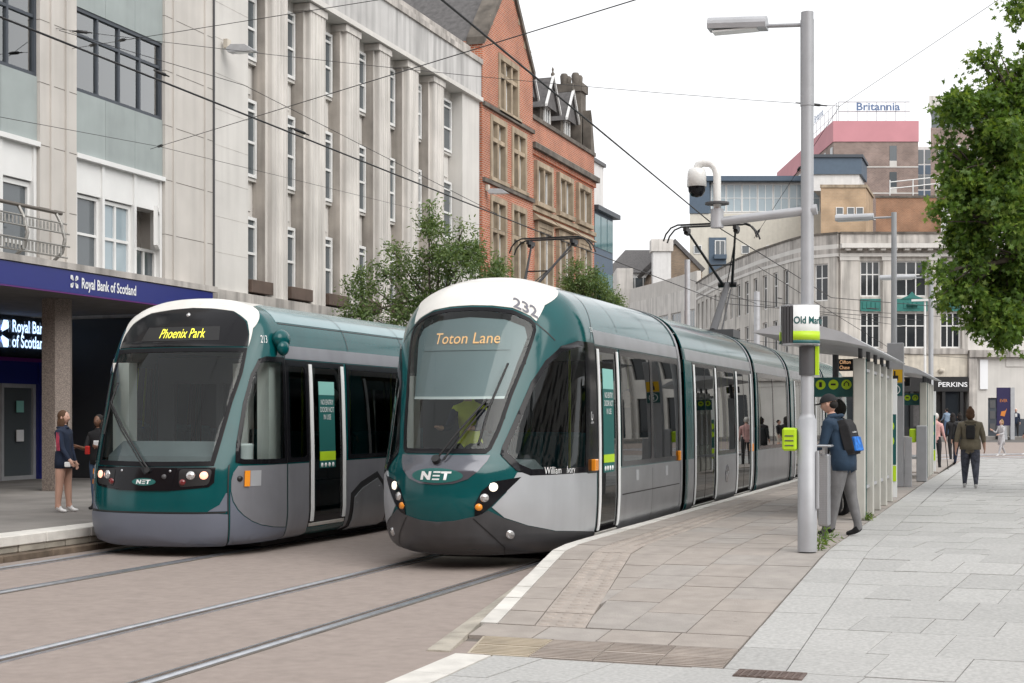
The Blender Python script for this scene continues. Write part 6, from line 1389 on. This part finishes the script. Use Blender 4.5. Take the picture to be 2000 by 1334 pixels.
def person(label, base, face, Hh, cl, pose=None, group=None, fat=1.0, hair=None, extra=None):
    """cl: materials for skin, top, sleeve, leg, shin, shoe; pose angles in degrees (forward positive)"""
    po = dict(lean=0, lt=0, rt=0, lk=0, rk=0, la=4, ra=4, le=12, re=12, lab=7, rab=7, head=0, nod=0, sit=0); po.update(pose or {})
    root = thing('person', base, label, 'person', group); h = Hh; V = []; E = []; RR = []; G = []
    def rot(v, ax, ay=0.): # swing forward ax (about x), sideways ay (about y)
        a, b = R(ax), R(ay); x, y, z = v; y, z = y * math.cos(a) - z * math.sin(a), y * math.sin(a) + z * math.cos(a); x, z = x * math.cos(b) + z * math.sin(b), -x * math.sin(b) + z * math.cos(b); return Vector((x, y, z))
    def add(p, r, g, par): V.append(Vector(p)); RR.append(r if isinstance(r, tuple) else (r, r)); G.append(g); 
    def link(g_par): E.append((g_par, len(V) - 1))
    zp_ = .53 * h; ln = po['lean']
    up = lambda z, x=0., y=0.: Vector((x, y, 0)) + Vector((0, 0, zp_)) + rot((0, 0, (z - .53) * h), -ln)
    add((0, 0, zp_), (.088 * h * fat, .066 * h * fat), 'top', 0)
    add(up(.62), (.080 * h * fat, .060 * h * fat), 'top', 0); link(0); add(up(.72), (.094 * h * fat, .066 * h * fat), 'top', 0); link(1); add(up(.795), (.075 * h * fat, .052 * h * fat), 'top', 0); link(2)
    add(up(.845), .034 * h, 'skin', 0); link(3); add(up(.885), .035 * h, 'skin', 0); link(4)
    for sg, sw, kn, ar, el, ab in ((-1, po['lt'], po['lk'], po['la'], po['le'], po['lab']), (1, po['rt'], po['rk'], po['ra'], po['re'], po['rab'])):
        hp = Vector((sg * .052 * h, 0, zp_ - .015 * h)); add(hp, .062 * h * fat, 'leg', 0); link(0); i0 = len(V) - 1
        d1 = rot((0, 0, -1), sw, -sg * 2); k_ = hp + d1 * .235 * h; add(hp + d1 * .12 * h, .052 * h * fat, 'leg', 0); link(i0); add(k_, .038 * h * fat, 'leg', 0); link(len(V) - 2); ik = len(V) - 1
        d2 = rot((0, 0, -1), sw - kn, -sg * 1); a_ = k_ + d2 * .235 * h; add(k_ + d2 * .09 * h, .037 * h * fat ** .5, 'shin', 0); link(ik); add(a_, .024 * h, 'shin', 0); link(len(V) - 2); ia = len(V) - 1
        fd = rot((0, 1, 0), min(0, sw - kn) * .45); add(a_ + Vector((0, -.018 * h, -.022 * h)), .022 * h, 'shoe', 0); link(ia); add(a_ + fd * .055 * h + Vector((0, 0, -.024 * h)), (.024 * h, .019 * h), 'shoe', 0); link(ia); add(a_ + fd * .095 * h + Vector((0, 0, -.028 * h)), (.022 * h, .014 * h), 'shoe', 0); link(len(V) - 2)
        sh = up(.79, sg * .098 * h * (.6 + .4 * fat)); add(sh, .040 * h * fat, 'top', 0); link(3); s0 = len(V) - 1
        d3 = rot((0, 0, -1), ar, -sg * ab); e_ = sh + d3 * .165 * h; add(sh + d3 * .08 * h, .032 * h * fat, 'sleeve', 0); link(s0); add(e_, .027 * h * fat, 'sleeve', 0); link(len(V) - 2)
        d4 = rot((0, 0, -1), ar + el, -sg * ab * .4); w_ = e_ + d4 * .135 * h; add(w_, .0175 * h, 'fore', 0); link(len(V) - 2)
        pm = w_ + d4 * .035 * h; add(pm, (.021 * h, .012 * h), 'hand', 0); link(len(V) - 2); ip = len(V) - 1
        sd = Vector((0, 1, 0)) - d4 * d4.y
        sd = sd.normalized() if sd.length > .1 else Vector((1, 0, 0)); cr = d4.cross(sd) * -sg
        for q, L in ((-1.2, .036), (-.4, .042), (.4, .040), (1.2, .032)):
            f0 = pm + sd * q * .0095 * h + d4 * .018 * h; add(f0, .0052 * h, 'hand', 0); link(ip); add(f0 + d4 * L * .5 * h + cr * .004 * h, .0047 * h, 'hand', 0); link(len(V) - 2); add(f0 + d4 * L * .8 * h + cr * .016 * h, .004 * h, 'hand', 0); link(len(V) - 2)
        f0 = pm + sd * .016 * h - d4 * .008 * h; add(f0, .006 * h, 'hand', 0); link(ip); add(f0 + (d4 * .7 + sd * .6 + cr * .4) * .026 * h, .0048 * h, 'hand', 0); link(len(V) - 2)
    me = bpy.data.meshes.new('body'); me.from_pydata([tuple(v) for v in V], E, []); o = bpy.data.objects.new('body', me); COL.objects.link(o)
    sk = o.modifiers.new('skin', 'SKIN'); sk.use_smooth_shade = True; ss = o.modifiers.new('smooth', 'SUBSURF'); ss.levels = 1; ss.render_levels = 1
    for i, d in enumerate(me.skin_vertices[0].data): d.radius = RR[i]; d.use_root = (i == 0)
    bpy.context.view_layer.update(); ev = o.evaluated_get(bpy.context.evaluated_depsgraph_get()).to_mesh()
    pv = [tuple(v.co) for v in ev.vertices]; pf = [tuple(p.vertices) for p in ev.polygons]; o.to_mesh_clear(); bpy.data.objects.remove(o)
    names = ['skin', 'top', 'sleeve', 'fore', 'hand', 'leg', 'shin', 'shoe']; A = np.array([tuple(v) for v in V]); segs = [(A[i], A[j], G[j]) for i, j in E]
    S0 = np.array([s[0] for s in segs]); S1 = np.array([s[1] for s in segs]); DD = S1 - S0; LL = (DD ** 2).sum(1); rad = np.array([max(RR[j]) for i, j in E])
    b = MB(); mi = []
    for f in pf:
        c = np.mean([pv[i] for i in f], 0); t_ = np.clip(((c - S0) * DD).sum(1) / LL, 0, 1); dist = np.linalg.norm(c - (S0 + DD * t_[:, None]), axis=1) / rad; mi.append(names.index(segs[int(dist.argmin())][2]))
    top_z = up(.845).z
    b.v = list(pv); b.f = list(pf); b.mi = mi; b.sm = [True] * len(pf)
    # head: skull, jaw, nose, ears, eyes, mouth
    hc = up(.935); Rm = Matrix.Rotation(R(po['head']), 4, 'Z') @ Matrix.Rotation(R(-po['nod'] - ln * .4), 4, 'X')
    hb = MB(); n_, k_ = 18, 14
    for i in range(k_ + 1):
        for j in range(n_):
            th, ph = math.pi * i / k_, 2 * math.pi * j / n_; x, y, z = math.sin(th) * math.cos(ph) * .045, math.sin(th) * math.sin(ph) * .056, math.cos(th) * .066
            if z < 0: x *= 1 + z * 4.5; y = y * (1 + z * 2.0) + (.006 if y > 0 else .004)
            if y > .045 and -.018 < z < .012 and abs(x) < .012: y += .011 * (1 - abs(z + .006) / .02)
            hb.v.append((x * h, y * h, z * h))
    hb.f = [(i * n_ + j, (i + 1) * n_ + j, (i + 1) * n_ + (j + 1) % n_, i * n_ + (j + 1) % n_) for i in range(k_) for j in range(n_)]; hb.mi = [0] * len(hb.f); hb.sm = [True] * len(hb.f)
    for sg in (-1, 1): hb.ball((sg * .0455 * h, -.004 * h, -.004 * h), (.006 * h, .012 * h, .018 * h), 8, 6); hb.ball((sg * .018 * h, .0505 * h, .006 * h), (.0055 * h, .004 * h, .0035 * h), 8, 6, 8)
    hb.box(-.012 * h, .012 * h, .048 * h, .0515 * h, -.032 * h, -.0285 * h, 9)
    b.add([tuple(hc + Rm @ Vector(p)) for p in hb.v], hb.f, 0, True); b.mi[-len(hb.f):] = hb.mi
    fz = Matrix.Rotation(face, 4, 'Z'); bs = Vector(base); T_ = lambda p: tuple(bs + fz @ Vector(p))
    if po['sit'] == 0:
        mz = min(p[2] for p in b.v); dz = Vector((0, 0, -mz))
    else: dz = Vector((0, 0, po['sit'] - zp_ + .06 * h))
    b.v = [T_(Vector(p) + dz) for p in b.v]
    mm = [cl['skin'], cl['top'], cl.get('sleeve', cl['top']), cl.get('fore', cl.get('sleeve', cl['top'])), cl['skin'], cl['leg'], cl.get('shin', cl['leg']), cl['shoe'], 'hair_dark', 'pink_cloth' if cl['skin'] == 'skin_fair' else 'hair_dark']
    body = b.build('body', mm, root)
    L = lambda *p: T_(Vector(p[0] if len(p) == 1 else p) + dz); HL = lambda *p: T_(hc + Rm @ (Vector(p[0] if len(p) == 1 else p) * h) + dz); UL = lambda x, y, z: T_(Vector((x * h, 0, 0)) + up(z) + rot((0, y * h, 0), -ln) + dz)
    if hair:
        hm, style = hair; q = MB(HL); k2 = 12
        if style == 'cap':
            q.v = []; q.add([(math.sin(math.pi * .5 * i / 6) * .052 * math.cos(2 * math.pi * j / 16), math.sin(math.pi * .5 * i / 6) * .064 * math.sin(2 * math.pi * j / 16), .012 + .062 * math.cos(math.pi * .5 * i / 6)) for i in range(7) for j in range(16)], [(i * 16 + j, (i + 1) * 16 + j, (i + 1) * 16 + (j + 1) % 16, i * 16 + (j + 1) % 16) for i in range(6) for j in range(16)], 0, True)
            q.add([(x, y, z) for z in (.012, .017) for x, y in ((-.042, .05), (.042, .05), (.032, .098), (0, .108), (-.032, .098))], [(0, 1, 2, 3, 4), (5, 6, 7, 8, 9), (0, 1, 6, 5), (1, 2, 7, 6), (2, 3, 8, 7), (3, 4, 9, 8), (4, 0, 5, 9)]); q.build('cap', hm, root)
            q2 = MB(HL); q2.ball((0, -.027, -.008), (.043, .034, .034), 12, 8); q2.build('hair', 'hair_white' if hm == 'hair_white' else 'hair_dark', root)
        else:
            q.ball((0, -.010, .014), (.0505, .0555, .060), 16, 12)
            if style == 'long': q.ball((0, -.034, -.055), (.050, .030, .085), 12, 10); q.ball((-.036, -.006, -.05), (.016, .034, .075), 10, 8); q.ball((.036, -.006, -.05), (.016, .034, .075), 10, 8)
            elif style == 'bob': q.ball((0, -.022, -.022), (.054, .044, .055), 12, 10); q.ball((0, -.02, .072), (.022, .022, .02), 10, 8)
            elif style == 'hood': q.ball((0, -.014, -.01), (.066, .066, .078), 14, 10)
            q.build('hair' if style != 'hood' else 'hood', hm, root)
    if extra: extra(root, L, HL, UL, h)
    return root
def backpack(main, pocket=None, w=.085, z0=.55, z1=.80, d0=-.055, d1=-.125, mark=None):
    def f(root, L, HL, UL, h):
        tfb = lambda x, y, z: UL(x, y, z)
        P = MB(tfb); P.add([(x * (.86 if z in (z0, z1) else 1), y, z) for z in (z0, z0 + .03, z1 - .05, z1) for x, y in ((-w, d0), (w, d0), (w * .9, d1 if z0 < z < z1 else d1 + .02), (-w * .9, d1 if z0 < z < z1 else d1 + .02))], [(0, 1, 2, 3), (12, 13, 14, 15)] + [(4 * k + i, 4 * k + (i + 1) % 4, 4 * k + 4 + (i + 1) % 4, 4 * k + 4 + i) for k in range(3) for i in range(4)])
        bk = P.build('backpack', main, root, bevel=.01)
        if pocket: MB(tfb).box(-w * .8, w * .8, d1 - .014, d1 + .004, z0 + .015, z0 + .115).build('pocket', pocket, bk, bevel=.006)
        for sx in (-.055, .055): MB(tfb).tube([(sx, d0, .79), (sx, .0, .825), (sx, .07, .79), (sx * 1.1, .072, .70), (sx * 1.25, .0, .62)], .008, 5).build('strap', main, bk)
        if mark:
            v, f_ = text2d(mark, .03, squeeze=1); q = MB(tfb); q.add([(-x / h, d1 - .004, .70 + y / h) for x, y in v], f_); q.build('lettering', 'sticker_white', bk)
    return f
def collar(m, r=.05): return lambda root, L, HL, UL, h: MB(UL).add([((r + .012 * (i == 1)) * math.cos(2 * math.pi * j / 14), (r + .012 * (i == 1)) * math.sin(2 * math.pi * j / 14) - .012, .822 + .012 * i) for i in range(3) for j in range(14)], [(i * 14 + j, i * 14 + (j + 1) % 14, (i + 1) * 14 + (j + 1) % 14, (i + 1) * 14 + j) for i in range(2) for j in range(14)], 0, True).build('collar', m, root)
def skirt(m, z0, z1, r0, r1, front=1.0): # flared hem of a coat or long top
    def f(root, L, HL, UL, h):
        n_ = 18; q = MB(L); q.add([(r * h * math.cos(2 * math.pi * j / n_), r * h * .78 * math.sin(2 * math.pi * j / n_), z * h) for z, r in ((z1, r1), ((z0 + z1) / 2, (r0 + r1) / 2 + .004), (z0, r0), (z0, r0 - .01)) for j in range(n_)], [(i * n_ + j, i * n_ + (j + 1) % n_, (i + 1) * n_ + (j + 1) % n_, (i + 1) * n_ + j) for i in range(3) for j in range(n_)], 0, True); q.build('coat_hem', m, root)
    return f
def both(*fs): return lambda *a: [f(*a) for f in fs]
IMR = TH                     # heading helpers: 0 faces along the street, away from the viewpoint
right_ = R(-90) + TH; left_ = R(90) + TH; away_ = TH; toward_ = TH + math.pi
def stripes(root, L, HL, UL, h):
    for dx in (-.012, .0, .012): MB(UL).tube([(.128 + .0, dx, .79), (.150, dx + .008, .70), (.158, dx + .02, .61)], .0045, 4).build('sleeve_stripe', 'pink_stripe', root)
def held(m, x, y, z, s=(.03, .02, .05)): return lambda root, L, HL, UL, h: MB(UL).box(x - s[0], x + s[0], y - s[1], y + s[1], z - s[2], z + s[2]).build('held_item', m, root, bevel=.01)
person('young woman in long navy hooded top with bare legs and white trainers', (-13.28, 17.79, .3), right_ - .15, 1.50, dict(skin='skin_fair', top='navy_cloth', leg='skin_fair', shin='skin_fair', shoe='shoe_white'), dict(la=6, ra=14, re=22, lt=3, rt=-4), hair=('hair_brown', 'long'), fat=1.08, extra=both(skirt('navy_cloth', .435, .60, .108, .098), stripes, held('sticker_white', .12, .10, .475, (.02, .03, .025)), collar('navy_cloth', .055)))
person('girl in black printed t-shirt and ripped jeans holding a packet', (-13.18, 18.5, .3), toward_ - .35, 1.44, dict(skin='skin_dark', top='black_cloth', sleeve='black_cloth', fore='skin_dark', leg='denim', shin='denim', shoe='black_cloth'), dict(la=22, ra=22, le=80, re=80, lt=2, rt=-3), hair=('hair_dark', 'long'), fat=1.05, extra=both(skirt('black_cloth', .48, .60, .098, .092), held('red', .03, .15, .63, (.028, .012, .045)), held('sticker_white', -.03, .072, .70, (.04, .012, .03))))
person('man in blue padded jacket and black cap leaning on the litter bin', (-1.93, 17.3, .3), R(75), 1.70, dict(skin='skin_fair', top='blue_coat', leg='grey_cloth', shoe='black_cloth'), dict(lean=15, la=12, ra=8, le=74, re=84, lt=8, rt=-8, rk=6, nod=6), hair=('black_cloth', 'cap'), fat=1.18, extra=both(backpack('black_cloth', 'camo_blue', mark='PlayStation'), skirt('blue_coat', .46, .60, .112, .106), collar('blue_coat', .062)))
person('figure in black coat with furry hood under the shelter roof', (-2.32, 20.7, .3), R(60), 1.66, dict(skin='skin_fair', top='black_cloth', leg='black_cloth', shoe='black_cloth'), dict(lean=8, la=4, ra=6), hair=('fur', 'hood'), fat=1.2, extra=skirt('black_cloth', .42, .60, .115, .108))
person('woman in olive hooded top and camouflage leggings walking with small black backpack', (-.86, 29.8, .3), R(3), 1.60, dict(skin='skin_fair', top='olive_cloth', fore='skin_fair', leg='camo_cloth', shin='camo_cloth', shoe='shoe_white'), dict(lt=12, rt=-10, rk=14, la=-14, ra=14, lab=16, rab=16, le=14), hair=('hair_brown', 'bob'), fat=1.34, extra=both(backpack('black_cloth', 'black_cloth', w=.055, z0=.62, z1=.79, d0=-.075, d1=-.125), skirt('olive_cloth', .49, .62, .128, .120), collar('olive_cloth', .065)))
person('woman in dark quilted coat with grey fur collar walking ahead on the granite', W(14.05, 45, .21), away_ + .1, 1.62, dict(skin='skin_fair', top='black_cloth', leg='navy_cloth', shoe='black_cloth'), dict(lt=8, rt=-10, rk=10), hair=('hair_dark', 'bob'), fat=1.2, extra=both(skirt('black_cloth', .36, .60, .118, .108), collar('grey_cloth', .07)))
person('dark hooded walker just ahead of the quilted coat', W(14.75, 48, .19), away_, 1.66, dict(skin='skin_fair', top='black_cloth', leg='black_cloth', shoe='black_cloth'), dict(lt=-8, rt=10, lk=10), hair=('hair_dark', 'long'))
person('man in denim jacket and jeans looking into the black shopfront', W(27.15, 89.5, .5), away_ + .3, 1.76, dict(skin='skin_fair', top='denim_pale', leg='denim', shoe='black_cloth'), dict(la=20, le=40), hair=('hair_dark', 'short'), fat=1.15)
person('fair-haired girl in pale grey coat with handbag crossing the tracks', W(19.8, 58, .13), left_ + .3, 1.50, dict(skin='skin_fair', top='pale_grey_cloth', leg='pale_grey_cloth', shoe='shoe_white'), dict(lt=16, rt=-16, rk=12, ra=30, re=90, la=10, le=70), hair=('hair_fair', 'bob'), extra=both(skirt('pale_grey_cloth', .33, .60, .11, .095), held('black_cloth', .13, .03, .52, (.03, .05, .04))))
person('person in orange jacket standing by the panelled door', W(30.55, 89.5, .5), toward_ + .2, 1.70, dict(skin='skin_fair', top='orange_cloth', leg='black_cloth', shoe='red'), dict(la=20, ra=20, le=80, re=80), hair=('hair_dark', 'short'), fat=1.15)
person('white-haired man in dark suit and white shirt by the railing wall', W(31.35, 89.2, .5), toward_ - .2, 1.76, dict(skin='skin_fair', top='navy_cloth', leg='black_cloth', shoe='black_cloth'), dict(la=10, ra=16, re=40), hair=('hair_white', 'short'), fat=1.1, extra=lambda root, L, HL, UL, h: MB(UL).prism([(-.03, .70), (.03, .70), (.038, .82), (-.038, .82)], .066, .078, 'y').build('shirt_front', 'white_cloth', root))
person('person in black jacket and cream trousers at the edge of the square', W(21.75, 60.5, .12), left_, 1.68, dict(skin='skin_fair', top='black_cloth', leg='cream_paint', shin='skin_fair', shoe='shoe_white'), dict(lt=8, rt=-10, rk=8), hair=('hair_dark', 'short'))
def cane(root, L, HL, UL, h): MB().tube([L((.20, .16, .50 * h)), L((.26, .22, 0.0))], .011, 6).build('walking_stick', 'black', root)
person('person in pink top with walking stick behind the second shelter', (-2.12, 41.8, .24), R(-20), 1.58, dict(skin='skin_fair', top='pink_cloth', leg='black_cloth', shoe='black_cloth'), dict(ra=14, re=18), hair=('hair_white', 'short'), extra=cane)
sit = dict(lt=84, rt=84, lk=84, rk=84, la=20, ra=20, le=50, re=50)
person('white-haired passenger seated in the older tram', (-9.25, 18.55, .36), R(0), 1.70, dict(skin='skin_fair', top='navy_cloth', leg='black_cloth', shoe='black_cloth'), dict(sit, sit=.84), 'seated passengers', hair=('hair_white', 'short'))
for x, y, m_, lb in ((-5.3, 19.25, 'blue_coat', 'passenger in blue seated behind the first wide window of the nearer tram'), (-5.3, 20.1, 'black_cloth', 'passenger in black seated behind the first wide window of the nearer tram')):
    person(lb, (x, y, .36), R(180) if y > 20 else R(0), 1.70, dict(skin='skin_fair', top=m_, leg='black_cloth', shoe='black_cloth'), dict(sit, sit=.84), 'seated passengers', hair=('hair_dark', 'short'))
person('tram driver in yellow high-visibility vest in the sloping cab', (-6.15, 15.95, .36), R(180), 1.72, dict(skin='skin_fair', top='hivis', sleeve='navy_cloth', leg='black_cloth', shoe='black_cloth'), dict(sit, sit=.88, la=40, ra=40), hair=('hair_dark', 'short'))
